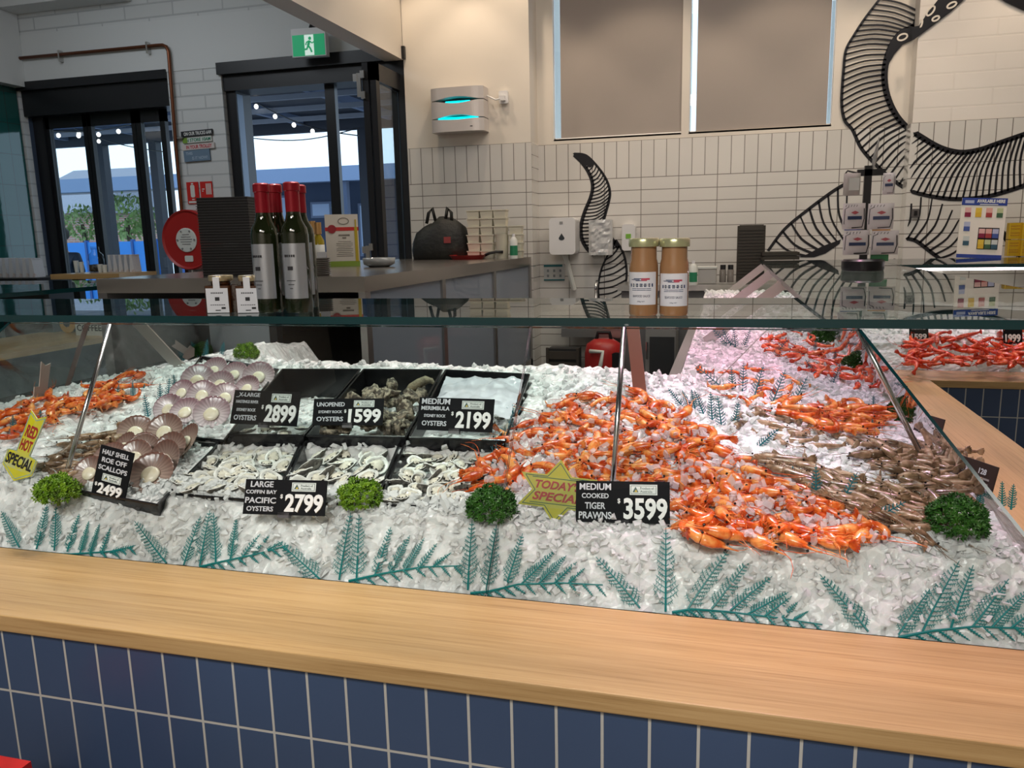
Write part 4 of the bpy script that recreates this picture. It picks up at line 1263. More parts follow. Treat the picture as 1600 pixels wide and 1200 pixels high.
# lower arm, coming down behind the card rack
b = MB(); up = catmull([(1200, 392), (1226, 358), (1262, 328), (1300, 300), (1325, 285)]); lo = catmull([(1246, 402), (1262, 398), (1285, 386), (1312, 376), (1340, 372)])
stroke(b, up, (4, 5), raw=True); ribs(b, up, lo, 9, .10, 2.5, 3.2, .12, 1, 5)
t = mural('tentacle_mural', 'black painted tentacle arm on the white tiles behind the card rack'); b.build('painted_lines', paint, t); b = MB()
up2 = catmull([(1418, 306), (1446, 300), (1470, 316), (1494, 340), (1508, 366)]); lo2 = catmull([(1408, 372), (1430, 376), (1452, 392), (1468, 404)])
stroke(b, lo2, (5, 5), raw=True); ribs(b, [(1424, 318), (1442, 306), (1462, 312), (1488, 328), (1504, 352), (1508, 378)], lo2, 8, -.10, 2, 3, 0, 1, 6)
b.build('painted_lines', paint, t); b = MB(); stroke(b, [(1556, 350), (1575, 376), (1596, 400)], 7); b.build('painted_lines', paint, t); b = MB()
for k in range(7):
    stroke(b, [(1398 - k * 24, 404 + k * .5), (1392 - k * 24, 424), (1378 - k * 24, 452)], 2.6)
b.build('painted_lines', paint, t)
b = MB(); fillpoly(b, [(1246, 402), (1262, 397), (1284, 385), (1314, 374), (1312, 381), (1290, 396), (1272, 402)]); b.build('sucker_band', paint, t)
# curling tip above the towel dispenser
b = MB()
left = catmull([(897, 242), (910, 255), (921, 272), (926, 290), (923, 308), (914, 330), (908, 352), (909, 372), (917, 388), (928, 398)]); right = catmull([(897, 240), (916, 243), (935, 262), (948, 282), (953, 300), (951, 316), (946, 334), (943, 352), (956, 372), (966, 388)])
stroke(b, left, (5, 6), raw=True); stroke(b, right, (3, 5), raw=True); ribs(b, left, right, 26, .12, 2.2, 2.0, .16, .98, 8)
fillpoly(b, [(895, 239), (916, 242), (930, 256), (922, 262), (912, 256), (899, 247)])
left2 = catmull([(950, 398), (940, 420), (935, 445), (936, 470)]); right2 = catmull([(962, 375), (974, 396), (979, 420), (978, 440), (972, 458)])
stroke(b, left2, 3, raw=True); stroke(b, right2, (4, 3), raw=True); ribs(b, left2, right2, 9, .08, 2.2, 2.6, 0, 1, 9)
t = mural('tentacle_mural', 'slim black painted tentacle tip beside the paper towel dispenser'); b.build('painted_lines', paint, t)

# ------------------------------------------------------------------ things on the walls
def on_wall(px, py, Y, name, label, cat, group=None, rz=0):
    p = on_y(px, py, Y)
    return thing(name, label, cat, mtx=Matrix.Translation(p) @ Matrix.Rotation(rz, 4, 'Z') @ Matrix.Rotation(pi / 2, 4, 'X'), group=group)   # local X right, Y up, Z out of the wall
def mpp(p): return (p - Vector((0, 0, CAM_H))).dot(_fw) / FPX      # metres per pixel at a point
def box_part(t, name, c, d, m): return MB().box(c, d).build(name, m, t)
plate_w = mat('sign_white', (.72, .74, .70), .5); red_s = mat('sign_red', (.62, .03, .025), .4)
# exit sign
green_e = mat('exit_green_lit', (.0, .30, .12), .4, emit=(.0, .42, .16), estr=.4); white_e = mat('exit_white_lit', (.8, .9, .85), .4, emit=(.75, .95, .85), estr=.5)
t = on_wall(482, 66, YD - .16, 'exit_sign', 'lit green exit sign with a running figure above the folding doors', 'exit sign', rz=radians(4))
k = mpp(t.matrix_world.translation); w, h = 57 * k, 42 * k
box_part(t, 'housing', (0, 0, -.03), (w, h, .06), white_pl)
box_part(t, 'green_face', (0, -.1 * h, .001), (w * .94, h * .74, .003), green_e)
box_part(t, 'white_panel', (.02 * w, -.1 * h, .003), (w * .27, h * .72, .002), white_e)
b = MB(); gz = .0048
b.lathe([(.0, 0), (.045 * w, 0), (.045 * w, .001), (0, .001)], 14, (.05 * w, .13 * h, gz))
for pts, wd in (([(.04, .05), (-.01, -.12)], .075), ([(-.01, -.12), (.05, -.22), (.09, -.36)], .05), ([(-.01, -.12), (-.05, -.24), (-.13, -.25)], .05), ([(.04, .04), (.11, -.04), (.16, 0)], .035), ([(.04, .04), (-.05, .0), (-.08, -.10)], .035)):
    b.ribbon([(x * w, y * h, gz) for x, y in pts], wd * w, (0, 0, 1), .0008)
b.build('running_figure', green_e, t)
MB().tube([(0, h / 2, -.04), (0, h / 2 + .03, -.06), (0, h / 2 + .03, -.16)], .012, 8).build('wall_bracket', black_pl, t)
# copper pipe
copper = mat('tarnished_copper', (.20, .075, .04), .35, .85)
t = thing('copper_pipe', 'thin copper pipe running along the lintel and down the white pillar', 'pipe', on_y(255, 72, YD - .03))
o_ = t.location.copy()
pp = [on_y(x, y, YD - .035) - o_ for x, y in ((25, 91.5), (140, 81), (245, 71), (254, 70.5), (260, 73), (263, 80), (264, 90), (275, 230), (284, 330), (293, 440))]
MB().tube(pp, .014, 10).build('pipe', copper, t, True)
for x, y in ((94, 86), (231, 73)):
    p = on_y(x, y, YD - .03) - o_; MB().box(p + Vector((0, .005, -.01)), (.014, .05, .09)).build('pipe_clip', steel, t)
p = on_y(272, 216, YD - .03) - o_; MB().box(p + Vector((.04, .01, 0)), (.09, .03, .012)).build('pipe_clip', steel, t)
# slogan boards
for (x0, y0, x1, y1), txt, mb_, ml, lab in (((281, 204, 334.5, 212), 'ON OUR TRUCKS 6AM', mat('board_black', (.015, .017, .022), .5), mat('board_white', (.75, .76, .75), .5), 'small black slogan board at the top of the pillar reading on our trucks 6am'),
                                           ((284, 214.5, 333, 222), 'IN STORE 10AM', plate_w, mat('board_green', (.02, .22, .13), .5), 'small white slogan board with green letters reading in store 10am'),
                                           ((283, 225, 337.5, 233), 'IN YOUR TROLLEY', mat('board_pinkwhite', (.68, .62, .60), .5), mat('board_red', (.50, .03, .05), .5), 'small pale slogan board with red letters reading in your trolley'),
                                           ((286, 235, 330, 251), '', mat('board_slate', (.16, .24, .34), .5), mat('board_pale', (.42, .52, .64), .5), 'small slate blue board lowest of the slogan boards on the pillar')):
    t = on_wall((x0 + x1) / 2, (y0 + y1) / 2, YD - .012, 'slogan_board', lab, 'sign', 'slogan boards on the pillar')
    k = mpp(t.matrix_world.translation); w, h = (x1 - x0) * k * 1.06, (y1 - y0) * k * 1.05
    t.matrix_world = t.matrix_world @ Matrix.Rotation(radians(1.5), 4, 'Z')
    box_part(t, 'board', (0, 0, 0), (w, h, .012), mb_)
    if txt: lettering(t, txt, .03 * w, 0, w * .88 if 'ROLL' not in txt else w * .80, h * .66, ml, .0065, bold=.03)
    else:
        lettering(t, 'THIS', -.28 * w, .22 * h, w * .26, h * .26, ml, .0065, bold=.02); lettering(t, 'IS IT NOW?', .12 * w, -.22 * h, w * .60, h * .28, ml, .0065, bold=.02)
    if 'STORE' in txt:
        box_part(t, 'green_corner', (-.42 * w, 0, .004), (w * .16, h, .008), mat('leaf_green', (.20, .36, .05), .5))
# fire signs
for (x0, y0, x1, y1), lab, knd in (((292, 285, 311.5, 318), 'red fire extinguisher sign on the white pillar above the hose reel', 0), ((313, 284, 333, 314), 'red fire hose sign beside the extinguisher sign on the pillar', 1)):
    t = on_wall((x0 + x1) / 2, (y0 + y1) / 2, YD - .008, 'fire_sign', lab, 'sign')
    k = mpp(t.matrix_world.translation); w, h = (x1 - x0) * k * 1.08, (y1 - y0) * k
    box_part(t, 'plate', (0, 0, 0), (w, h, .006), red_s)
    b = MB(); b.box((0, -.42 * h, .004), (w * .8, h * .09, .002))
    if knd == 0: b.rbox((0, .08 * h, .004), (w * .36, h * .58, .002), w * .12); b.box((0, .42 * h, .004), (w * .18, h * .06, .002)); b.box((0, -.30 * h, .004), (w * .2, h * .05, .002))
    else:
        for q in range(4): b.box((.02 * w + q * .12 * w, .12 * h, .004), (w * .07, h * .56, .002))
        b.box((-.24 * w, .12 * h, .004), (w * .2, h * .05, .002)); b.box((-.30 * w, .02 * h, .004), (w * .1, h * .05, .002))
    b.build('pictogram', plate_w, t)
# hose reel
t = on_wall(293, 375, YD - .16, 'fire_hose_reel', 'round red fire hose reel on the white pillar', 'hose reel')
k = mpp(t.matrix_world.translation); R_ = 46.5 * k
red_h = mat('hose_reel_red', (.42, .022, .02), .35)
b = MB(); b.lathe([(R_ * .3, -.15), (R_ * .96, -.15), (R_, -.13), (R_, -.0), (R_ * .965, .012), (R_ * .90, .0), (R_ * .45, -.004), (0, -.004)], 48); b.build('reel_disc', red_h, t, True, 30)
b = MB(); b.lathe([(0, -.003), (R_ * .40, -.003), (R_ * .40, .004), (R_ * .37, .006), (0, .006)], 32, (-.01, .0, 0)); lb = b.build('reel_label', plate_w, t)
b = MB()
for a in range(6): b.lathe([(0, .006), (.008, .006), (.008, .012), (0, .012)], 8, (-.01 + R_ * .33 * cos(a * pi / 3), R_ * .33 * sin(a * pi / 3), 0))
for yy in (.45, .25, .05, -.15, -.35): b.box((-.01, yy * R_ * .4, .0065), (R_ * .5 * (1 - abs(yy)), R_ * .03, .001))
b.build('label_print', mat('grey_print', (.25, .25, .25), .5), lb)
MB().rbox((-.0, -R_ * .62, .002), (R_ * .32, R_ * .2, .006), .01).build('small_plate', plate_w, t)
MB().tube([(-R_ * .1, -R_, -.06), (-R_ * .1, -R_ * 1.25, -.06)], .012, 8).build('hose_valve', steel, t)
# fire extinguisher at the pillar foot
t = thing('fire_extinguisher', 'red fire extinguisher hanging on the pillar seen below the glass shelf', 'fire extinguisher', on_y(277, 560, YD - .12))
MB().lathe([(.0, -.25), (.07, -.25), (.075, -.23), (.075, .22), (.06, .27), (.025, .30), (0, .30)], 20).build('cylinder', red_h, t, True, 40)
MB().lathe([(.0765, -.06), (.0765, .08)], 20).build('label_band', plate_w, t)
MB().tube([(0, 0, .30), (0, 0, .34), (.05, 0, .36)], .012, 8).build('handle', black_pl, t)
MB().box((0, .09, .1), (.04, .07, .03)).box((0, .115, .1), (.06, .01, .12)).build('wall_bracket', steel, t)
# insect trap
cy = mat('uv_tube_glow', (.0, .5, .55), .4, emit=(.0, .85, .95), estr=1.5)
t = on_wall(716, 172, YD - .10, 'insect_trap', 'white wall insect trap with two glowing blue slots', 'insect trap')
k = mpp(t.matrix_world.translation); w, h = 86 * k, 66 * k
trap_m = mat('satin_silver_plastic', (.68, .64, .62), .3, .2)
b = MB()
def slot(x, amp): return amp * max(0, cos(pi * min(1, abs(x) / (.44 * w)) / 2)) ** 1.4
NX = 24
prof_z = lambda x: .05 - .03 * (abs(x) / (w / 2)) ** 4
def panel(b, f0, f1):
    k0 = len(b.v)
    for i in range(NX + 1):
        x = -w / 2 + w * i / NX
        for y in (f0(x), f1(x)):
            b.v += [(x, y, prof_z(x)), (x, y, -.10)]
    for i in range(NX):
        a = k0 + 4 * i; c = a + 4
        for q in ((a, c, c + 2, a + 2), (a + 1, a + 3, c + 3, c + 1), (a, a + 1, c + 1, c), (a + 2, c + 2, c + 3, a + 3)): b.f.append(q); b.mi.append(0)
    for a in (k0, k0 + 4 * NX): b.f.append((a, a + 2, a + 3, a + 1)); b.mi.append(0)
panel(b, lambda x: -.50 * h, lambda x: -.21 * h - slot(x, .025 * h)); panel(b, lambda x: -.19 * h + slot(x, .07 * h), lambda x: .20 * h - slot(x, .065 * h)); panel(b, lambda x: .22 * h + slot(x, .07 * h), lambda x: .5 * h)
b.build('housing', trap_m, t)
MB().box((0, .21 * h, -.05), (w * .86, .11 * h, .03)).box((0, -.20 * h, -.045), (w * .92, .12 * h, .04)).build('slot_back', dark_frame, t)
for yy, s in ((.17, .55), (-.195, .9)): MB().tube([(-w * .42 * s, yy * h, .004), (w * .42 * s, yy * h, .004)], .012, 10).build('glow_tube', cy, t)
MB().box((.20 * w, -.40 * h, .047), (w * .2, h * .02, .002)).build('maker_mark', black_pl, t)
t = on_wall(787, 152, YD - .02, 'power_socket', 'power socket with plug and short cable beside the insect trap', 'socket')
MB().rbox((0, 0, 0), (.07, .09, .02), .01).build('socket_plate', white_pl, t)
MB().box((0, -.01, .025), (.035, .035, .03)).tube([(0, -.01, .03), (-.05, -.02, .04), (-.09, .0, .03), (-.13, .02, .0)], .006, 8).build('plug', white_pl, t)
# towel dispenser, notice, soap, bag pack
t = on_wall(882, 369, YW - .10, 'paper_towel_dispenser', 'white paper towel dispenser with a dark drop shaped window', 'towel dispenser')
k = mpp(t.matrix_world.translation); w, h = 41 * k, 56 * k
MB().rbox((0, 0, -.0), (w, h, .18), .03, seg=5).build('housing', white_pl, t, True, 35)
b = MB(); pts = [(0, .10 * h)] + [(.075 * w * 1.3 * sin(a) * 1.2, -.04 * h - .07 * h * cos(a + pi) * -1) for a in [0]]
dr = [(.0, .08)] + [(.11 * sin(a), -.055 - .055 * cos(a)) for a in [radians(x) for x in range(100, -101, -20)]]
b.add([(-.02 * w + x * w, y * h, .0915) for x, y in dr], [tuple(range(len(dr)))]); b.build('sight_window', mat('smoked_window', (.04, .05, .06), .1), t)
MB().box((-.03 * w, .36 * h, .0915), (w * .12, h * .07, .001)).build('maker_mark', mat('mark_grey', (.3, .3, .3), .5), t)
MB().tube([(0, -h / 2, 0), (.02, -h * .8, -.02), (.06, -h * 1.5, -.06)], .02, 8).build('paper_tail', plate_w, t)
t = on_wall(866, 426, YW - .014, 'wall_notice', 'small hand washing notice with teal bands below the towel dispenser', 'notice')
k = mpp(t.matrix_world.translation); w, h = 33 * k, 25 * k
box_part(t, 'card', (0, 0, 0), (w, h, .004), mat('notice_grey', (.55, .57, .57), .5))
box_part(t, 'teal_band', (-.05 * w, .43 * h, .003), (w * .9, h * .13, .002), mat('notice_teal', (.01, .13, .15), .5)); box_part(t, 'teal_band', (0, -.45 * h, .003), (w, h * .08, .002), MATS['notice_teal'])
b = MB()
for i in range(3):
    for j in range(2): b.box(((i - 1) * .3 * w, .12 * h - j * .32 * h, .003), (w * .10, h * .16, .001))
b.build('printed_pictures', mat('notice_print', (.22, .25, .27), .5), t)
t = on_wall(939, 371, YW - .06, 'bag_pack', 'clear wrapped pack of white bags hung over the painted tentacle', 'bag pack')
k = mpp(t.matrix_world.translation); w, h = 37 * k, 54 * k
b = MB(); N = 12
for j in range(N + 1):
    for i in range(N + 1):
        x, y = (i / N - .5) * w, (j / N - .5) * h
        b.v.append((x, y, .05 + .012 * noise.noise(Vector((x * 30, y * 60, 1))) - .03 * (abs(i / N - .5) * 2) ** 6))
for j in range(N):
    for i in range(N):
        a = j * (N + 1) + i; b.f.append((a, a + 1, a + N + 2, a + N + 1)); b.mi.append(0)
b.box((0, 0, .0), (w * .98, h * .98, .06)); b.build('wrapped_bags', mat('shiny_clear_wrap', (.62, .63, .63), .12, spec=.9), t)
t = on_wall(983, 371, YW - .06, 'soap_dispenser', 'white soap dispenser with a green window behind the sauce jars', 'soap dispenser')
k = mpp(t.matrix_world.translation); MB().rbox((0, 0, 0), (20 * k, 40 * k, .1), .02).build('housing', white_pl, t); MB().box((0, .05 * 40 * k, .051), (8 * k, 7 * k, .002)).build('sight_window', mat('soap_green', (.22, .50, .06), .3), t)
t = on_wall(1430, 333, YP - .02, 'power_socket', 'small grey socket on the tiles between painted ribs', 'socket'); MB().rbox((0, 0, 0), (.045, .055, .02), .006).build('socket_plate', mat('socket_grey', (.12, .11, .11), .4), t); MB().box((0, 0, .012), (.02, .03, .01)).build('switch', black_pl, t)
# tap over the hand basin
t = thing('basin_tap', 'chrome swan neck tap over the hand basin', 'tap', on_y(931, 478, YW - .22))
MB().tube([(0, 0, 0), (0, 0, .12), (.01, -.02, .17), (.02, -.07, .185), (.02, -.12, .16), (.02, -.13, .12)], .011, 10).build('spout', chrome, t, True); MB().tube([(.03, 0, .03), (.08, 0, .06)], .008, 8).build('lever', chrome, t, True)
zb = on_y(931, 478, YW - .22).z
t = thing('hand_basin', 'stainless hand basin on the back wall behind the sauce jars', 'basin', on_y(950, 480, YW - .24))
MB().box((0, 0, -.01), (.62, .44, .02)).box((0, -.21, -.10), (.62, .012, .2)).build('rim', steel, t); MB().box((0, 0, -.10), (.5, .36, .16)).build('bowl', steel, t)

# ------------------------------------------------------------------ steel topped cabinet behind the ice
BX, BZ, BY0, BY1 = -1.43, 1.39, 2.98, YD - .02
dark_in = mat('cabinet_interior', (.16, .16, .165), .5)
t = thing('steel_cabinet', 'long stainless topped glass cabinet running back to the insect trap wall', 'cabinet', (BX, 4.3, 0))
def at_(b, name, m, smooth=False):
    o = b.build(name, m, t, smooth); o.matrix_parent_inverse = Matrix.Translation(-Vector(t.location)); return o
at_(MB().box2((-2.75, BY0, BZ - .064), (BX, BY1, BZ)), 'steel_top', mat('worn_steel_top', (.40, .37, .34), .22, .9, bump=(30, .1, .001)))
b = MB()
for y in (BY0, 3.9, 4.85, BY1 - .05): b.box2((BX - .03, y, .55), (BX, y + .05, BZ - .064))
b.box2((BX - .03, BY0, .50), (BX, BY1, .62)); at_(b, 'front_frame', mat('cabinet_steel', (.35, .34, .33), .3, .9))
at_(MB().box2((BX - .018, BY0 + .05, .62), (BX - .012, BY1 - .05, BZ - .064)), 'front_pane', glass_mat('cabinet_pane_reflection_haze', (.9, .93, .95), 1.5, haze=((.45, .52, .62), .42)))  # even haze painted in for the blue-grey reflections on this pane
at_(MB().box2((-2.75, BY0, .0), (BX - .03, BY1, .55)).box2((-2.75, BY0, .55), (-2.70, BY1, BZ - .064)).box2((-2.75, BY1 - .02, .55), (BX - .03, BY1, BZ - .064)), 'carcass', dark_in)
at_(MB().box2((-2.70, BY0 + .05, .95), (BX - .08, BY1 - .05, .965)), 'inner_shelf', steel)

def base(px, py, z=BZ):
    p = on_z(px, py, z)
    if p.y > 5.45:            # keep clear of the wall
        p = on_y(px, py, 5.45); p.z = z
    return p
# black stacking trays
p = base(352, 431); k = mpp(p); tray_h = 120 * k / 29
tm = MB(); w_ = 82 * k; tm.box((0, 0, tray_h * .48), (w_, .15, tray_h * .96), 0); tm.box((0, 0, tray_h * .82), (w_ * 1.03, .16, tray_h * .22), 1)
tme = tm.mesh('foam_tray', [mat('black_foam_tray', (.010, .010, .012), .5), mat('foam_tray_rim', (.085, .085, .09), .4)]); 
for i in range(29):
    o = link('foam_tray', tme); o.location = p + Vector((random.uniform(-.001, .001), .08, i * tray_h)); o.rotation_euler = (0, 0, radians(9) + random.gauss(0, .008))
    tag(o, 'black foam tray in the tall stack behind the honey jars', 'tray', 'black foam trays in the tall stack')
# small plates stack
p = base(491, 431); k = mpp(p); hh = 27 * k / 9; pm = MB().lathe([(0, 0), (12 * k, 0), (16.5 * k, hh * .9), (16.2 * k, hh), (11 * k, hh * .3), (0, hh * .3)], 28).mesh('saucer', mat('stoneware_grey', (.18, .165, .15), .3), True)
for i in range(9):
    o = link('saucer', pm); o.location = p + Vector((0, .06, i * hh)); tag(o, 'brown grey saucer in the stack beside the wine bottles', 'saucer', 'saucers stacked beside the wine bottles')
t = thing('price_card', 'small grey card leaning on top of the saucer stack', 'card', p + Vector((.01, .06, 9 * hh + .012)), radians(20)); MB().box((0, 0, 0), (.04, .004, .03), rot=Euler((-.6, 0, 0)).to_matrix()).build('card', mat('card_grey', (.35, .36, .38), .5), t)
# oil bottles
oil = mat('golden_oil_glass', (.55, .42, .04), .08, trans=.35); cork = mat('gold_foil', (.55, .32, .12), .35, .4)
for i, (px, py) in enumerate(((470, 424), (481, 420), (492, 421), (501, 423))):
    p = base(px, py); k = mpp(p); t = thing('oil_bottle', 'golden oil bottle with %s beside the white oil carton' % ('pale label', 'black label', 'pale label', 'pale label')[i], 'bottle', p, group='golden oil bottles')
    if i == 1: t['label'] = 'golden oil bottle with a black label between pale labelled ones'
    r_ = 8.5 * k
    MB().lathe([(0, 0), (r_, 0), (r_, 46 * k), (r_ * .4, 56 * k), (r_ * .36, 60 * k)], 18).build('bottle_glass', oil, t, True, 40)
    MB().lathe([(r_ * .62, 56 * k), (r_ * .62, 74 * k), (0, 74 * k)], 16).build('foil_cap', cork, t, True, 40)
    MB().lathe([(r_ * 1.02, 8 * k), (r_ * 1.02, 40 * k)], 18).build('bottle_label', black_pl if i == 1 else plate_w, t, True)
# oil carton
p = base(531, 416); k = mpp(p); t = thing('oil_carton', 'white and green oil carton with a red band on the steel cabinet', 'carton', p + Vector((0, .05, 0)), radians(28))
w, d, h = 50 * k, 38 * k, 79 * k
car = mat('carton_card', (.74, .70, .62), .45)
MB().box((0, 0, h / 2), (w, d, h)).build('box', car, t)
gm = mat('carton_green', (.28, .42, .06), .45)
MB().box((0, 0, .05 * h), (w + .001, d + .001, .10 * h)).build('green_foot', gm, t)
f_ = thing('t', None, None); bpy.data.objects.remove(f_)
MB().box((.0, 0, .72 * h), (w + .002, d + .002, .07 * h)).build('red_band', red_s, t)
def face(parent, c, rz): 
    o = bpy.data.objects.new('printed_face', None); COL.objects.link(o); o.parent = parent; o.location = c; o.rotation_euler = (pi / 2, 0, rz); return o
b = MB(); b.lathe([(0, 0), (.13 * w, 0), (.13 * w, .003), (0, .003)], 20, mtx=Matrix.Rotation(pi / 2, 3, 'X'), c=(-.3 * w, -d / 2 - .001, .72 * h)); b.build('red_seal', mat('seal_dark_red', (.35, .02, .03), .4), t)
b = MB()
for i in range(9): b.box((.06 * w, -d / 2 - .001, (.48 - .035 * i) * h), (w * (.5 if i % 3 else .4), .001, .008 * h))
b.box((.06 * w, -d / 2 - .001, .60 * h), (.34 * w, .001, .03 * h)); b.box((.06 * w, -d / 2 - .001, .55 * h), (.12 * w, .001, .025 * h)); b.build('small_print', mat('print_grey', (.22, .20, .17), .5), t)
MB().box((.42 * w, -d / 2 - .001, .42 * h), (.09 * w, .002, .66 * h)).box((.42 * w, -d / 2 - .002, .80 * h), (.04 * w, .002, .20 * h)).build('printed_bottle', mat('print_gold', (.55, .42, .03), .4), t)
b = MB(); b.ribbon([(x, -d / 2 - .001, z) for x, z in [(.06 * w + .16 * w * cos(a), .87 * h + .06 * h * sin(a)) for a in [i * pi / 8 for i in range(17)]]], .004, (0, -1, 0)); b.build('printed_crest', mat('print_grey', (.22, .20, .17), .5), t)
# glass bowls
p = base(582, 418); k = mpp(p); gbm = mat('cut_glass', (.70, .74, .74), .08, trans=.5)
for i in range(2):
    t = thing('glass_bowl', ('frosted cut glass bowl on the steel cabinet beside the oil carton', 'frosted cut glass bowl nested inside the other glass bowl')[i], 'bowl', p + Vector((0, .09, i * .016)))
    r_ = 26 * k; MB().lathe([(0, .004), (r_ * .6, 0), (r_ * .95, .016), (r_, .030 if i else .05), (r_ * .96, .030 if i else .05), (r_ * .9, .02), (0, .01)], 24).build('bowl', gbm, t, True)
# duffel bag
p = base(682, 402); k = mpp(p); bagm = mat('black_nylon', (.012, .013, .012), .6, bump=(30, .6, .01), var=(8, (.035, .037, .03), .5, .7))
t = thing('duffel_bag', 'black nylon duffel bag slumped on the far end of the steel cabinet', 'bag', p + Vector((0, .12, 0)), radians(12))
b = MB(); N = 18
rows = [(0, 46, 20), (.25, 48, 22), (.5, 46, 21), (.72, 40, 16), (.90, 28, 9), (1.0, 18, 4)]
for f, wx, wy in rows:
    for i in range(N):
        a = 2 * pi * i / N; v = Vector((wx * k * cos(a) * (1 + .05 * noise.noise(Vector((cos(a) * 2, f * 4, 1)))), wy * k * sin(a), f * 66 * k * (1 - .15 * (cos(a) < -.3))))
        b.v.append(tuple(v + Vector((0, 0, .02 * noise.noise(v * 12)))) if f else tuple(v))
for j in range(len(rows) - 1):
    for i in range(N): b.f.append((j * N + i, j * N + (i + 1) % N, (j + 1) * N + (i + 1) % N, (j + 1) * N + i)); b.mi.append(0)
b.f.append(tuple(range(N))[::-1]); b.mi.append(0); b.f.append(tuple((len(rows) - 1) * N + i for i in range(N))); b.mi.append(0)
b.build('bag_body', bagm, t, True)
for s in (-1, 1): MB().tube([(s * 20 * k - .01, -.02, 56 * k), (s * 18 * k, -.03, 72 * k), (s * 12 * k, -.03, 80 * k), (s * 8 * k, -.02, 60 * k)], .012, 8, flat=.4).build('handle', bagm, t, True)
MB().box((12 * k, -22 * k, 30 * k), (.05, .004, .045)).build('badge', mat('badge_red', (.30, .05, .05), .5), t)
# white takeaway tubs
tub = mat('takeaway_tub_cream', (.74, .70, .56), .35)
def tub_geo(w, h):
    b = MB(); b.box((0, 0, h * .42), (w, w * .8, h * .84), 0); b.v = [(x * (.86 if z < h * .3 else 1), y * (.86 if z < h * .3 else 1), z) for x, y, z in b.v]
    l = MB().box((0, 0, h * .92), (w * 1.08, w * .88, h * .12)); return b.mesh('tub_body', tub), l.mesh('lid', tub)
p = base(770, 402); k = mpp(p); ww, th_ = 20.5 * k, 12.6 * k
TG = tub_geo(ww, th_)
for c, n in ((736, 6), (757, 6), (778, 6), (802, 4)):
    for i in range(n):
        if c == 778 and i < 3: continue
        q = base(c, 402) + Vector((0, .10, i * th_ + .0005)); o = link('takeaway_tub', TG[0]); o.location = q; o.rotation_euler = (0, 0, random.gauss(0, .05)); link('lid', TG[1], o)
        col = {736: 'first stack from the duffel bag', 757: 'second stack from the duffel bag', 778: 'stack on the tall tub', 802: 'low stack by the wall corner'}[c]
        tag(o, 'cream takeaway tub in the ' + col, 'tub', 'takeaway tubs in the ' + col)
t = thing('tall_tub', 'tall plain cream tub under the third stack of takeaway tubs', 'tub', base(779, 402) + Vector((0, .10, 0))); MB().lathe([(0, 0), (9.5 * k, 0), (10.5 * k, th_ * 2.85), (11 * k, th_ * 3)], 24).build('tub_body', tub, t, True, 40); MB().lathe([(0, th_ * 2.9), (10.8 * k, th_ * 2.9), (10.8 * k, th_ * 3), (0, th_ * 3)], 24).build('lid', tub, t)
p = base(735, 402); t = thing('frying_pan', 'red frying pan with a black handle lying before the takeaway tubs', 'frying pan', p + Vector((-.02, .0, 0)), radians(12)); MB().lathe([(0, 0), (24 * k, 0), (29 * k, .03), (28 * k, .03), (23 * k, .006), (0, .006)], 28).build('pan', red_h, t, True, 40); MB().tube([(27 * k, 0, .025), (35 * k, 0, .04), (45 * k, 0, .048), (56 * k, 0, .046)], .010, 8, flat=.7).build('handle', black_pl, t, True)
def spray_can(px, py, z, lab, k_=1.0):
    p = base(px, py, z); k = mpp(p) * k_; t = thing('spray_can', lab, 'spray can', p); MB().lathe([(0, 0), (6 * k, 0), (6 * k, 28 * k), (3 * k, 33 * k), (0, 33 * k)], 16).build('can', plate_w, t, True, 40); MB().lathe([(0, 33 * k), (2.6 * k, 33 * k), (2.2 * k, 38 * k), (0, 38 * k)], 12).build('nozzle', white_pl, t); MB().lathe([(6.1 * k, 5 * k), (6.1 * k, 20 * k)], 16, mis=[0]).build('label_band', mat('label_green', (.03, .25, .12), .4), t)
spray_can(803, 401, BZ, 'white and green spray can at the end of the steel cabinet')

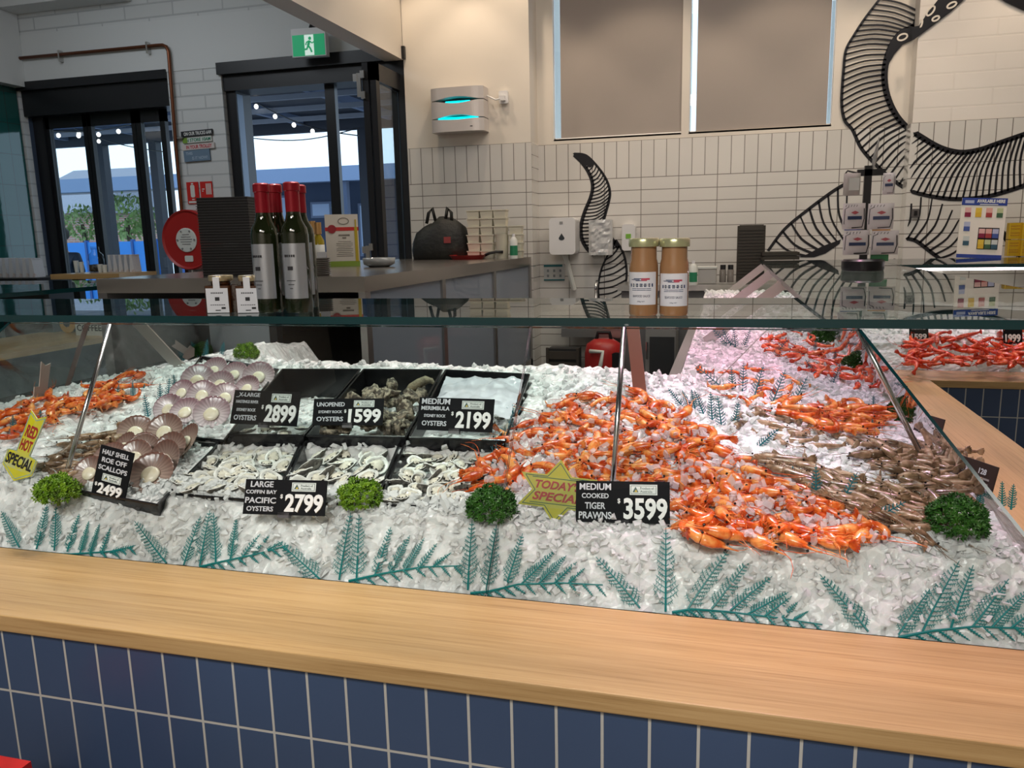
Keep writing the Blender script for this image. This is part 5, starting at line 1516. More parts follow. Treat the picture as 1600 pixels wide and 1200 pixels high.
# ------------------------------------------------------------------ goods on the glass shelf
def proj_px(p):
    v = R3.transposed() @ (p - Vector((0, 0, CAM_H))); return 800 - FPX * v.x / v.z, 600 + FPX * v.y / v.z
GZ = SH1 + .0005
wine_g = mat('dark_green_bottle_glass', (.010, .014, .005), .05, coat=.5); foil = mat('crimson_foil', (.26, .006, .016), .3, .3)
lab_s = mat('silver_label', (.46, .49, .54), .28, .75); dkp = mat('label_dark_print', (.02, .02, .025), .5)
for i, (px, py, top) in enumerate(((411, 489, 293), (430, 483, 294), (458, 489, 291), (467, 482, 295))):
    p = on_z(px, py, GZ); k = mpp(p); H_ = (py - top) * k * 1.01; r_ = 21 * k
    t = thing('wine_bottle', ('dark bottle with crimson foil and creased silver label nearest the honey jars', 'dark crimson topped bottle standing behind the creased label bottle', 'dark bottle with crimson foil and smooth silver label in front', 'dark crimson topped bottle furthest from the honey jars')[i], 'bottle', p + Vector((0, r_, 0)), radians(-8 + 5 * i), group='crimson topped bottles on the shelf')
    MB().lathe([(0, 0), (r_ * .96, 0), (r_, .006), (r_, H_ * .60), (r_ * .92, H_ * .65), (r_ * .62, H_ * .71), (r_ * .52, H_ * .76), (r_ * .50, H_ * .80)], 28).build('bottle_glass', wine_g, t, True, 50)
    MB().lathe([(r_ * .53, H_ * .775), (r_ * .53, H_ * .93), (r_ * .60, H_ * .935), (r_ * .60, H_ * .99), (r_ * .5, H_), (0, H_)], 24).build('foil_cap', foil, t, True, 40)
    b = MB(); N = 14
    for j in range(2):
        for q in range(N + 1):
            a = radians(-90 - 72 + 144 * q / N); b.v.append((r_ * 1.012 * cos(a), r_ * 1.012 * sin(a), H_ * (.11 if j == 0 else .535)))
    for q in range(N): b.f.append((q, q + 1, N + 2 + q, N + 1 + q)); b.mi.append(0)
    lb = b.build('bottle_label', lab_s, t, True)
    b = MB(); b.box((0, -r_ * 1.015, H_ * .345), (.014, .002, .010)); 
    for q in range(5): b.box(((q - 2) * .006, -r_ * 1.01, H_ * .44), (.0035, .002, .006))
    for q in range(3): b.box((0, -r_ * 1.015, H_ * (.25 - .03 * q)), (.024 - .008 * q, .002, .0015))
    b.build('label_print', dkp, lb)
honey = mat('amber_honey', (.06, .020, .006), .06, coat=.6); lidg = mat('pale_gold_lid', (.60, .50, .32), .3, .8); tagw = mat('paper_label', (.66, .68, .73), .5)
for i, px in enumerate((331, 378)):
    p = on_z(px, 489, GZ); k = mpp(p); t = thing('honey_jar', ('square honey jar with a paper seal standing outermost on the shelf', 'square honey jar with a paper seal between the other jar and the bottles')[i], 'jar', p + Vector((.012, .035, 0)), radians(14), group='honey jars on the shelf')
    w, h = 40 * k, 42 * k
    MB().rbox((0, 0, h / 2), (w, w, h), .006).build('jar_glass', honey, t, True, 30)
    MB().lathe([(w * .36, h), (w * .38, h + .004), (w * .38, h + 9 * k), (w * .30, h + 10 * k)], 24).build('jar_neck', honey, t, True)
    MB().lathe([(0, h + 7 * k), (w * .46, h + 7 * k), (w * .47, h + 8 * k), (w * .47, h + 14 * k), (w * .45, h + 15.5 * k), (0, h + 15.5 * k)], 28).build('lid', lidg, t, True, 40)
    lb = MB().box((-.0, -w / 2 - .001, h * .46), (w * .86, .001, h * .90)).build('paper_label', tagw, t)
    MB().box((-.0, -w / 2 - .0005, h * 1.10), (w * .26, .001, h * .45)).box((0, -w * .30, h + 15.6 * k), (w * .26, w * .42, .0008)).build('paper_seal', tagw, t)
    b = MB(); b.box((.0, -w / 2 - .002, h * .52), (w * .17, .001, h * .13)); b.box((.22 * w, -w / 2 - .002, h * .18), (w * .16, .001, h * .07)); b.box((0, -w / 2 - .002, h * .10), (w * .2, .001, h * .03))
    for q in range(7): b.box(((q - 3) * .07 * w, -w / 2 - .002, h * .74), (w * .035, .001, h * .05)); b.box(((q - 3) * .085 * w, -w / 2 - .002, h * .30), (w * .05, .001, h * .025))
    b.build('label_print', dkp, lb)
sauce = mat('seafood_sauce', (.33, .18, .085), .12, coat=.5); lidgr = mat('green_gold_lid', (.50, .52, .30), .25, .5)
for i, px in enumerate((1003, 1051)):
    p = on_z(px, 494, GZ); k = mpp(p); t = thing('sauce_jar', ('tall jar of orange seafood sauce nearer the middle of the shelf', 'tall jar of orange seafood sauce with the lower set label beside its twin')[i], 'jar', p + Vector((0, 21 * k, 0)), radians(-4 + 6 * i), group='seafood sauce jars on the shelf')
    r_ = 22.5 * k; h = 110 * k
    MB().lathe([(0, 0), (r_ * .93, 0), (r_, .005), (r_, h * .68), (r_ * .98, h * .74), (r_ * .90, h * .80), (r_ * .88, h)], 32).build('jar_glass', sauce, t, True, 50)
    MB().lathe([(0, h * .97), (r_ * 1.03, h * .97), (r_ * 1.05, h), (r_ * 1.05, h + 8 * k), (r_ * .98, h + 10 * k), (0, h + 10 * k)], 32).build('lid', lidgr, t, True, 40)
    b = MB(); N = 14
    z0, z1 = (h * .16, h * .62) if i == 0 else (h * .14, h * .60)
    for z in (z0, z1):
        for q in range(N + 1):
            a = radians(-90 - 66 + 132 * q / N); b.v.append((r_ * 1.01 * cos(a), r_ * 1.01 * sin(a), z))
    for q in range(N): b.f.append((q, q + 1, N + 2 + q, N + 1 + q)); b.mi.append(0)
    lb = b.build('jar_label', tagw, t, True)
    navy = mat('label_navy', (.02, .04, .12), .4); redl = mat('label_red', (.45, .04, .08), .4)
    def curved(b, x0, x1, z, hh):
        N = 6
        k0 = len(b.v)
        for zz in (z - hh / 2, z + hh / 2):
            for q in range(N + 1):
                a = -pi / 2 + (x0 + (x1 - x0) * q / N); b.v.append((r_ * 1.016 * cos(a), r_ * 1.016 * sin(a), zz))
        for q in range(N): b.f.append((k0 + q, k0 + q + 1, k0 + N + 2 + q, k0 + N + 1 + q)); b.mi.append(0)
    H_ = z1 - z0
    b = MB(); curved(b, -.85, .85, z0 + H_ * .60, H_ * .10); b.build('label_band', navy, lb)
    b = MB()
    for a0, a1, zz in ((-.55, .2, .80), (-.75, -.1, .77), (-.4, .1, .74)): curved(b, a0, a1, z0 + H_ * zz, H_ * .022)
    for q in range(2): curved(b, -.7, .7, z0 + H_ * (.50 - .05 * q), H_ * .018)
    b.build('label_print', navy, lb)
    b = MB(); curved(b, 0, .6, z0 + H_ * .79, H_ * .05); curved(b, .0, .4, z0 + H_ * .745, H_ * .03); b.build('label_fish', redl, lb)
    o = bpy.data.objects.new('label_text', None); COL.objects.link(o); o.parent = lb; o.location = (0, -r_ * 1.02, z0); o.rotation_euler = (pi / 2, 0, 0)
    ms = []
    for txt, zz, ww, hh in (('SEAFOOD SAUCE', .27, 1.25, .07), ('220g NET', .10, .5, .045), ('FRESH SEAFOOD', .60, 1.4, .055)):
        tmp = lettering(lb, txt, 0, 0, ww * r_, hh * H_, plate_w if zz == .60 else navy, 0, bold=.01, name='label_lettering')
        for v in tmp.data.vertices:
            a = -pi / 2 + v.co.x / r_; y = v.co.y; v.co = (r_ * 1.02 * cos(a), r_ * 1.02 * sin(a), z0 + H_ * zz + y)
    bpy.data.objects.remove(o)

# card rack on the return shelf
p = on_z(1353, 424, GZ); k = mpp(p)
t = thing('card_rack', 'black countertop rack hung with white branded sachets', 'rack', p + Vector((0, .10, 0)))
MB().lathe([(0, 0), (31 * k, 0), (32 * k, 4 * k), (32 * k, 15 * k), (29 * k, 18 * k), (0, 18 * k)], 32).build('base', mat('rack_black', (.012, .012, .014), .3), t, True, 40)
MB().box((0, 0, 90 * k), (11 * k, 8 * k, 145 * k)).build('post', black_pl, t)
MB().box((4 * k, 0, 152 * k), (40 * k, 8 * k, 10 * k)).tube([(-16 * k, 0, 152 * k), (-30 * k, 0, 156 * k), (-34 * k, 0, 150 * k)], 1.5 * k, 6).build('cross_arm', black_pl, t)
MB().tube([(6 * k, 0, 156 * k), (9 * k, 0, 175 * k), (13 * k, 0, 205 * k)], [2 * k, 3.5 * k, .6 * k], 6, flat=.3).build('clear_hook', mat('clear_acrylic', (.6, .6, .6), .1, trans=.5), t)
sw = mat('sachet_white', (.74, .70, .70), .35); bn = mat('band_navy', (.03, .05, .12), .4); rd = mat('mark_red', (.50, .10, .12), .4)
rb = p + Vector((0, .10, 0))
def sachet(px, py, wpx, hpx, lab, tilt, plain=False):
    q = on_y(px, py, rb.y - .03); k2 = mpp(q)
    s = thing('sachet', lab, 'sachet', mtx=Matrix.Translation(q) @ Matrix.Rotation(radians(tilt), 4, 'Z') @ Matrix.Rotation(pi / 2, 4, 'X'), group='sachets on the card rack')
    w, h = wpx * k2, hpx * k2
    b = MB(); N = 10
    for zz in (1, -1):
        for j in range(N + 1):
            for i in range(N + 1):
                x, y = i / N - .5, j / N - .5
                b.v.append((x * w * (1 - .05 * abs(y)), y * h, zz * .008 * (1 - (2 * x) ** 4) * (1 - (2 * y) ** 4) + .001 * noise.noise(Vector((x * 6, y * 6, px)))))
    M_ = (N + 1) ** 2
    for s_ in (0, 1):
        for j in range(N):
            for i in range(N):
                a = s_ * M_ + j * (N + 1) + i; f = (a, a + 1, a + N + 2, a + N + 1); b.f.append(f if s_ == 0 else f[::-1]); b.mi.append(0)
    b.build('pouch', mat('sachet_clear', (.50, .48, .45), .3) if plain else sw, s, True)
    if plain:
        MB().box((.1 * w, 0, .0095), (w * .6, h * .55, .001)).build('printed_panel', plate_w, s)
    else:
        MB().box((.02 * w, -.06 * h, .0095), (w * .62, h * .13, .001)).build('navy_band', bn, s)
        b = MB(); b.add([(-.16 * w, .14 * h, .0105), (.02 * w, .07 * h, .0105), (.20 * w, .14 * h, .0105), (.02 * w, .21 * h, .0105)], [(0, 1, 2, 3)]); b.build('red_mark', rd, s)
        b = MB(); b.ribbon([(-.44 * w, -.30 * h, .006), (-.42 * w, .28 * h, .007), (-.25 * w, .36 * h, .008)], .012 * w * 2, (0, 0, 1)); b.ribbon([(.42 * w, .3 * h, .006), (.44 * w, -.1 * h, .006), (.36 * w, -.42 * h, .007), (-.1 * w, -.44 * h, .008)], .04 * w, (0, 0, 1))
        for q_ in range(5): b.ribbon([(-.4 * w + q_ * .12 * w, .36 * h, .007), (-.36 * w + q_ * .12 * w, .44 * h, .005)], .02 * w, (0, 0, 1))
        b.build('printed_tentacle', paint, s)
sachet(1334, 338, 34, 40, 'white sachet on the middle row of the rack nearer the black trays', 8)
sachet(1376, 338, 38, 40, 'white sachet on the middle row of the rack nearer the socket', -6)
sachet(1338, 379, 40, 38, 'white sachet on the bottom row of the rack nearer the black trays', 6)
sachet(1382, 379, 40, 37, 'white sachet on the bottom row of the rack nearer the socket', -6)
sachet(1331, 288, 26, 34, 'clear backed sachet hung from the hooked arm of the rack', 10, True)
sachet(1389, 287, 18, 33, 'narrow white sachet hung from the short arm of the rack', -14)
for px, py, c, lab in ((1333, 362, (.05, .10, .28), 'blue sachet peeping out under the middle row of the rack'), (1377, 359, (.62, .40, .12), 'mustard sachet peeping out under the middle row of the rack'), (1374, 401, (.05, .25, .10), 'green sachet peeping out under the bottom row of the rack')):
    q = on_y(px, py, rb.y + .0); k2 = mpp(q); s = thing('sachet', lab, 'sachet', q, group='sachets on the card rack'); MB().rbox((0, 0, 0), (26 * k2, .012, 14 * k2), .004).build('pouch', mat('sachet_%d' % px, c, .4), s)
# board of products
p = on_z(1530, 403, GZ); k = mpp(p)
t = thing('product_board', 'white and blue product board reading available here on the far shelf', 'display board', mtx=Matrix.Translation(p + Vector((0, 0, 45.5 * k))) @ Matrix.Rotation(radians(3), 4, 'Y') @ Matrix.Rotation(pi / 2 - .1, 4, 'X'))
w, h = 63 * k, 92 * k
box_part(t, 'board', (0, 0, -.003), (w, h, .006), mat('board_cream', (.78, .74, .64), .45))
nb = mat('board_navy', (.03, .06, .28), .4)
box_part(t, 'header', (0, .44 * h, .001), (w, .12 * h, .003), nb); box_part(t, 'footer', (.0, -.47 * h, .001), (w * 1.0, .06 * h, .003), nb)
lettering(t, 'AVAILABLE HERE', .14 * w, .45 * h, w * .62, h * .055, plate_w, .003, bold=.04); box_part(t, 'header_mark', (-.33 * w, .435 * h, .003), (w * .2, h * .05, .001), mat('mark_pale', (.40, .45, .62), .5))
box_part(t, 'small_print', (.1 * w, .395 * h, .003), (w * .4, h * .012, .001), plate_w)
def prod(cx, cy, c1, c2, s=1.0, z=.001):
    o = MB().box((cx * w, (cy + .02 * s) * h, z), (w * .135 * s, h * .085 * s, .002)).build('product_picture', mat('prod_%s' % (c1,), c1, .4), t)
    MB().box((cx * w, (cy - .055 * s) * h, z + .0005), (w * .135 * s, h * .075 * s, .002)).build('picture_foot', mat('prod_%s' % (c2,), c2, .4), o)
cols = [((.70, .42, .38), (.22, .02, .05)), ((.70, .50, .06), (.65, .42, .04)), ((.68, .38, .32), (.35, .05, .05)), ((.50, .55, .30), (.05, .12, .06)), ((.45, .48, .62), (.06, .10, .30)), ((.55, .60, .56), (.04, .10, .14))]
for i in range(4): prod(-.345 + .235 * i, .275, *cols[i])
prod(-.335, .04, *cols[4]); prod(-.32, -.20, *cols[5])
box_part(t, 'window', (.16 * w, -.17 * h, .001), (w * .46, h * .36, .002), black_pl)
for i in range(3):
    prod(.01 + .15 * i, -.07, cols[(0, 2, 4)[i]][0], cols[(0, 2, 4)[i]][1], .98, .003); prod(.01 + .15 * i, -.25, cols[(1, 3, 5)[i]][0], cols[(1, 3, 5)[i]][1], .98, .003)
tin = mat('yellow_tin', (.62, .40, .02), .3, .2)
for i in range(2):
    for j in range(2):
        p = on_z(1584 + 21 * i, 400, GZ); k = mpp(p); t = thing('yellow_tin', ('yellow tin at the bottom beside the product board', 'yellow tin on top beside the product board', 'yellow tin at the bottom at the frame edge', 'yellow tin on top at the frame edge')[2 * i + j], 'tin', p + Vector((0, .03, j * 26 * k)), group='yellow tins on the far shelf')
        MB().rbox((0, 0, 12.5 * k), (19 * k, 14 * k, 25 * k), 1.5 * k).build('tin_body', tin, t); b = MB()
        for z in (6, 9.5, 16, 20): b.box((-1 * k, -7.1 * k, z * k), (13 * k, .001, 1.3 * k))
        b.build('tin_print', mat('tin_print', (.45, .22, .02), .4), t)
# black trays and bottles on the back bench
zbn = on_y(1150, 441, 5.75).z
t = thing('back_bench', 'low steel bench along the tiled wall beyond the ice bank', 'bench', (0.12, 5.70, 0)); MB().box((0, 0, zbn - .02), (1.7, .44, .04)).build('bench_top', steel, t); MB().box((0, .0, (zbn - .04) / 2), (1.65, .4, zbn - .05)).build('bench_carcass', dark_in, t)
q = on_y(1172, 440, 5.72); k = mpp(q)
btm = mat('black_lug_tray', (.040, .034, .026), .35)
tm = MB().rbox((0, 0, 43 * k), (42 * k, .012, 86 * k), .003).rbox((0, -.004, 83 * k), (36 * k, .012, 8 * k), .003).mesh('lug_tray', btm)
rb_ = MB()
for j in range(16): rb_.box((0, -.010, (8 + j * 4.8) * k), (37 * k, .008, 2.2 * k))
rm = rb_.mesh('ridges', btm)
for i in range(5):
    o = link('lug_tray', tm); o.location = q + Vector((.0, .14 - i * .022, 0)); o.rotation_euler = (-.0, 0, 0); tag(o, 'black ribbed tray standing upright in the row against the tiles', 'tray', 'black ribbed trays against the tiles')
    link('ridges', rm, o)
q = on_z(1219, 406, GZ); k = mpp(q)
tm = MB(); tm.rbox((0, 0, .012), (56 * k, .12, .022), .01); lm = MB().rbox((0, 0, .0245), (50 * k, .10, .004), .01).mesh('tray_rim', mat('black_tray_edge', (.05, .042, .03), .35)); tm = tm.mesh('lug_tray', btm)
for i in range(2):
    o = link('lug_tray', tm); o.location = q + Vector((0, .03, i * .028)); tag(o, ('black tray lying at the bottom of the pair on the return shelf', 'black tray lying on top of the pair on the return shelf')[i], 'tray'); link('tray_rim', lm, o)
for px, lab in ((1129, 'small black capped bottle nearer the ice bank on the bench'), (1141, 'small black capped bottle touching the upright black trays')):
    q = on_y(px, 441, 5.62); k = mpp(q); t = thing('sauce_bottle', lab, 'bottle', q); MB().lathe([(0, 0), (5 * k, 0), (5 * k, 18 * k), (3.5 * k, 21 * k)], 14).build('bottle_glass', mat('grey_glass', (.22, .20, .18), .15), t, True, 40); MB().lathe([(0, 20 * k), (4.2 * k, 20 * k), (4.2 * k, 27 * k), (0, 27 * k)], 14).build('cap', black_pl, t)
q = on_y(1105, 441, 5.62); k = mpp(q); t = thing('storage_tub', 'translucent tub on the bench behind the sauce jars', 'tub', q); MB().rbox((0, 0, 11 * k), (28 * k, .10, 22 * k), .01).build('tub_body', mat('translucent_tub', (.52, .50, .47), .25), t); MB().rbox((0, 0, 23 * k), (30 * k, .11, 3 * k), .01).build('lid', plate_w, t)
_p = on_y(1083, 441, 5.6); _q = proj_px(Vector((_p.x, 5.6, zbn))); spray_can(_q[0], _q[1], zbn, 'white and green spray can on the bench beside the sauce jars', 1.0)

# ------------------------------------------------------------------ behind the counter, low down
q = on_y(940, 598, 5.3); k = mpp(q)
t = thing('work_bench', 'low dark bench under the back wall carrying the red vacuum', 'bench', (q.x, 5.45, 0)); MB().box((0, 0, q.z - .02), (1.2, .6, .04)).build('bench_top', dark_in, t)
for sx in (-.55, .55):
    for sy in (-.25, .25): MB().box((sx, sy, (q.z - .04) / 2), (.05, .05, q.z - .04)).build('leg', steel, t)
t = thing('drum_vacuum', 'red drum vacuum cleaner with a pale hose behind the ice', 'vacuum cleaner', q + Vector((0, .1, 0))); r_ = 30 * k
MB().lathe([(0, 0), (r_, 0), (r_, 44 * k), (r_ * .9, 58 * k), (r_ * .5, 66 * k), (0, 67 * k)], 24).build('drum', red_h, t, True, 50); MB().tube([(-r_ * .4, 0, 62 * k), (-r_ * .3, 0, 76 * k), (r_ * .3, 0, 76 * k), (r_ * .4, 0, 62 * k)], .014, 8).build('handle', black_pl, t)
MB().tube([(-r_ * .6, -r_ * .9, 50 * k), (r_ * .1, -r_ * 1.05, 50 * k), (r_ * .0, -r_ * 1.1, 30 * k), (-r_ * .35, -r_ * 1.1, 0)], .014, 8).build('hose', plate_w, t, True); MB().lathe([(0, 0), (12 * k, 0), (12 * k, .03), (0, .03)], 20, (r_ * .75, -r_ * .6, 36 * k), mtx=Matrix.Rotation(pi / 2, 3, 'X')).build('wheel', black_pl, t)
q = on_y(878, 600, 5.5); k = mpp(q); t = thing('slatted_crate', 'dark slatted crate on the low bench beside the red vacuum', 'crate', (q.x, 5.62, q.z)); b = MB()
for j in range(3): b.box((0, -.08, (10 + j * 17) * k), (50 * k, .015, 12 * k))
b.build('slats', mat('dark_crate_wood', (.06, .05, .04), .6), t); MB().box((0, 0, 28 * k), (48 * k, .12, 52 * k)).build('crate_body', mat('crate_grey', (.03, .03, .03), .6), t); MB().box((24 * k, -.09, 28 * k), (4 * k, .02, 56 * k)).box((-24 * k, -.09, 28 * k), (4 * k, .02, 56 * k)).build('corner_post', mat('dark_crate_wood', (.06, .05, .04), .6), t)
q0, q1 = on_y(1008, 600, 5.2), on_y(1056, 512, 5.2)
t = thing('under_bench_fridge', 'dark fronted cupboard in a pale frame beside the ice bank', 'cupboard', ((q0.x + q1.x) / 2, 5.2, 0)); w = q1.x - q0.x; MB().box((0, .2, q1.z / 2), (w, .4, q1.z)).build('carcass', mat('cupboard_frame', (.30, .29, .28), .4), t); MB().box((.01, -.006, q1.z / 2 - .02), (w * .82, .012, q1.z - .08)).build('door', mat('cupboard_dark', (.04, .042, .045), .3), t); MB().tube([(-w * .44, -.02, q1.z * .78), (-w * .44, -.02, q1.z * .9)], .007, 6).build('handle', chrome, t)

# ------------------------------------------------------------------ cafe corner at the far end
cafe = thing('cafe_case', 'glass topped case of the coffee corner beyond the ice display', 'display case', (-4.1, 3.2, 0))
def cf(b, name, m):
    o = b.build(name, m, cafe); o.matrix_parent_inverse = Matrix.Translation(-Vector(cafe.location)); return o
e0, e1 = on_z(0, 465, SH0), on_z(290, 442, SH0)
slab([(-5.2, 2.3), (e0.x, 2.3), (e1.x, e1.y), (-5.2, e1.y)], 'glass_top', SH0, SH1, cafe).matrix_parent_inverse = Matrix.Translation(-Vector(cafe.location))
cf(MB().box2((-5.2, 2.3, 0), (-3.25, 3.7, .85)), 'case_body', mat('case_dark', (.035, .035, .04), .4))
for yy in (2.6, 3.6): cf(MB().box2((-3.3, yy, .85), (-3.26, yy + .04, SH0)).box2((-5.15, yy, .85), (-5.11, yy + .04, SH0)), 'support_bar', bar_m)
c0, c1 = on_z(0, 552, .85), on_z(190, 524, .85)
lx = (c0.x + c1.x) / 2
t = thing('cafe_ledge', 'oak ledge of the coffee corner seen through the end glass', 'counter top', (lx - .3, 4.4, .85)); MB().box2((-.55, -.62, -.04), (.30, .95, 0)).build('ledge_board', wood_y, t); MB().box2((-.5, -.6, -.85), (.2, .9, -.04)).build('counter_body', mat('case_dark', (.035, .035, .04), .4), t)
blk = mat('sign_black_letters', (.012, .012, .014), .5)
p = on_z(158, 523, .85); k = mpp(p); t = thing('coffee_sign', 'small white letter sign reading coffee on the cafe ledge', 'sign', mtx=Matrix.Translation(p + Vector((-.05, -.05, 24 * k))) @ Matrix.Rotation(pi / 2, 4, 'X')); box_part(t, 'board', (0, 0, 0), (52 * k, 48 * k, .02), plate_w); lettering(t, 'COFFEE', 0, -12 * k, 46 * k, 10 * k, blk, .011, bold=.02); lettering(t, 'MORNING', 0, 2 * k, 46 * k, 10 * k, blk, .011, bold=.02)
p = on_z(116, 520, .85); t = thing('round_plaque', 'round orange and black plaque beside the coffee sign', 'plaque', mtx=Matrix.Translation(p + Vector((-.05, 0, 14 * k))) @ Matrix.Rotation(pi / 2, 4, 'X')); MB().lathe([(0, 0), (14 * k, 0), (14 * k, .015), (0, .015)], 24).build('disc', mat('plaque_orange', (.62, .33, .04), .5), t); MB().lathe([(0, .015), (7 * k, .015), (6 * k, .02), (0, .02)], 7, (0, 2 * k, 0)).build('dark_centre', blk, t)
p = on_y(222, 530, YD - .35); k = mpp(p); t = thing('perforated_stand', 'brown perforated panel standing before the white pillar', 'panel', mtx=Matrix.Translation(p) @ Matrix.Rotation(pi / 2, 4, 'X')); box_part(t, 'panel', (0, -.2, 0), (66 * k, 46 * k + .5, .02), mat('panel_brown', (.13, .09, .07), .6))
b = MB()
for i in range(7):
    for j in range(5): b.box((-26 * k + i * 8.6 * k, 16 * k - j * 9 * k, .0105), (3.5 * k, 4 * k, .001))
b.build('holes', blk, t)
# counters by the left door with bags and cups
zt = 1.30
p = on_z(30, 434, zt); t = thing('bag_counter', 'black counter carrying a row of paper bags by the folding door', 'counter', (p.x + .0, p.y + .15, 0)); MB().box((0, 0, zt - .03), (.56, .5, .06)).build('counter_top', black_pl, t); MB().box((0, .05, (zt - .06) / 2), (.5, .35, zt - .06)).build('counter_body', mat('case_dark', (.035, .035, .04), .4), t)
bagw = mat('white_paper_bag', (.62, .62, .64), .6, var=(9, (.55, .42, .36), .62, .7))
def bag(p, w, h, lab, grp, rz):
    t = thing('paper_bag', lab, 'bag', p, rz, grp); b = MB(); b.box((0, 0, h / 2), (w, w * 2.4, h)); b.v = [(x * (.45 if z > h * .5 else 1), y, z + (.012 * sin(y * 60) if z > h * .5 else 0)) for x, y, z in b.v]; b.build('bag_body', bagw, t); MB().box((0, 0, h * 1.02), (w * .6, w * 2.3, h * .06)).build('folded_top', bagw, t)
for i in range(6):
    p = on_z(2 + i * 10.5, 433, zt); k = mpp(p); bag(p + Vector((0, .03, 0)), 9.5 * k, 28 * k, 'white paper bag in the row on the black counter', 'paper bags on the black counter', .1)
zt2 = 1.33
p = on_z(148, 427, zt2); t = thing('wood_table', 'high wooden table with cups and bags by the folding door', 'table', (p.x, p.y + .1, 0)); k = mpp(p); MB().box((0, 0, zt2 - .02), (128 * k, .42, .04)).build('table_top', wood, t)
for sx in (-1, 1): MB().box((sx * 52 * k, 0, (zt2 - .04) / 2), (.06, .06, zt2 - .04)).build('leg', dark_frame, t)
for i in range(5):
    p = on_z(170 + i * 8.5, 425, zt2); bag(p + Vector((0, .06, 0)), 8 * k, 26 * k, 'white paper bag in the row on the wooden table', 'paper bags on the wooden table', .1)
for i, px in enumerate((113, 121, 150, 157)):
    p = on_z(px, 426, zt2); t = thing('paper_cup', ('outermost paper cup on the wooden table', 'paper cup touching the water jar on the wooden table', 'short paper cup between the water jar and paper bags', 'paper cup touching the paper bags on the wooden table')[i], 'cup', p + Vector((0, .05, 0))); r_ = 4 * k; MB().lathe([(0, 0), (r_ * .75, 0), (r_, (19, 17, 13, 12)[i] * k)], 14).build('cup_body', plate_w, t, True, 40); MB().lathe([(r_ * 1.05, (19, 17, 13, 12)[i] * k - .004), (r_ * 1.05, (19, 17, 13, 12)[i] * k), (0, (19, 17, 13, 12)[i] * k)], 14).build('cup_rim', white_pl, t)
p = on_z(138, 426, zt2); t = thing('water_jar', 'clear glass water jar on the wooden table', 'jar', p + Vector((0, .1, 0))); MB().lathe([(0, 0), (12 * k, 0), (12.5 * k, 20 * k), (11 * k, 28 * k), (6 * k, 33 * k), (6 * k, 38 * k)], 20).build('jar_glass', glass_mat('jar_clear', (.75, .82, .85), 1.4), t, True); MB().lathe([(0, 37 * k), (6.5 * k, 37 * k), (6.5 * k, 41 * k), (0, 41 * k)], 16).build('lid', glass_mat('jar_clear', (.75, .82, .85), 1.4), t)
MB().lathe([(0, .004), (11 * k, .004), (11.5 * k, 12 * k), (0, 13 * k)], 16).build('contents', mat('dark_contents', (.07, .05, .045), .5, var=(40, (.25, .22, .2), .5, .6)), t, True)

# ------------------------------------------------------------------ red bag at the customers' feet
t = thing('red_gift_bag', 'corner of a red paper bag in front of the blue tiles', 'bag', on_y(-22, 1292, .92)); q = t.location
b = MB(); b.box((0, 0, 0), (.16, .09, .22), taper=.9); b.build('bag_body', mat('red_paper', (.55, .02, .02), .4), t); MB().tube([(-.03, 0, .11), (-.01, 0, .16), (.035, 0, .155), (.05, 0, .11)], .004, 6).build('handle', mat('twisted_cord', (.28, .10, .05), .6), t)
st = thing('low_stool', 'low stool under the red paper bag', 'stool', (q.x, q.y, 0)); MB().box((0, 0, q.z - .125), (.26, .2, .03)).build('seat', dark_frame, st)
for sx in (-.1, .1): MB().box((sx, 0, (q.z - .14) / 2), (.03, .12, q.z - .14)).build('leg', dark_frame, st)

# ------------------------------------------------------------------ outside the folding doors
struct(MB().box2((-30, 6.4, -.12), (12, 45, -.05)).build('ground_outside', mat('paving_grey', (.30, .31, .32), .7)))
navy_roof = mat('pergola_navy', (.012, .017, .032), .5); rafter_m = mat('pergola_rafter', (.17, .22, .34), .45)
pg = thing('pergola', 'dark slatted pergola roof outside the folding doors', 'pergola', (-6, 9, 0))
def pb(b, name, m):
    o = b.build(name, m, pg); o.matrix_parent_inverse = Matrix.Translation(-Vector(pg.location)); return o
PE = 11.4
zr = on_y(450, 210, PE).z
pb(MB().box2((-16, 6.6, zr + .22), (-2.3, PE, zr + .30)), 'roof_sheet', navy_roof)
pb(MB().box2((-16, PE - .12, zr), (-2.3, PE, zr + .24)), 'edge_beam', navy_roof)
for i in range(8):
    x = -13.6 + i * 1.45; pb(MB().box2((x, 6.6, zr + .10), (x + .07, PE - .12, zr + .22)), 'rafter', rafter_m)
for i in range(5):
    y = 7.3 + i * .8; pb(MB().box2((-16, y, zr + .04), (-2.3, y + .05, zr + .10)), 'batten', mat('pergola_batten', (.20, .22, .27), .5))
for px in (168, 250, 573): 
    q = on_y(px, 330, PE - .1); pb(MB().box2((q.x - .07, PE - .14, -.05), (q.x + .07, PE, zr)), 'post', navy_roof)
bulb_m = mat('festoon_bulb', (.8, .85, .9), .1, emit=(1, .97, .9), estr=2.0)
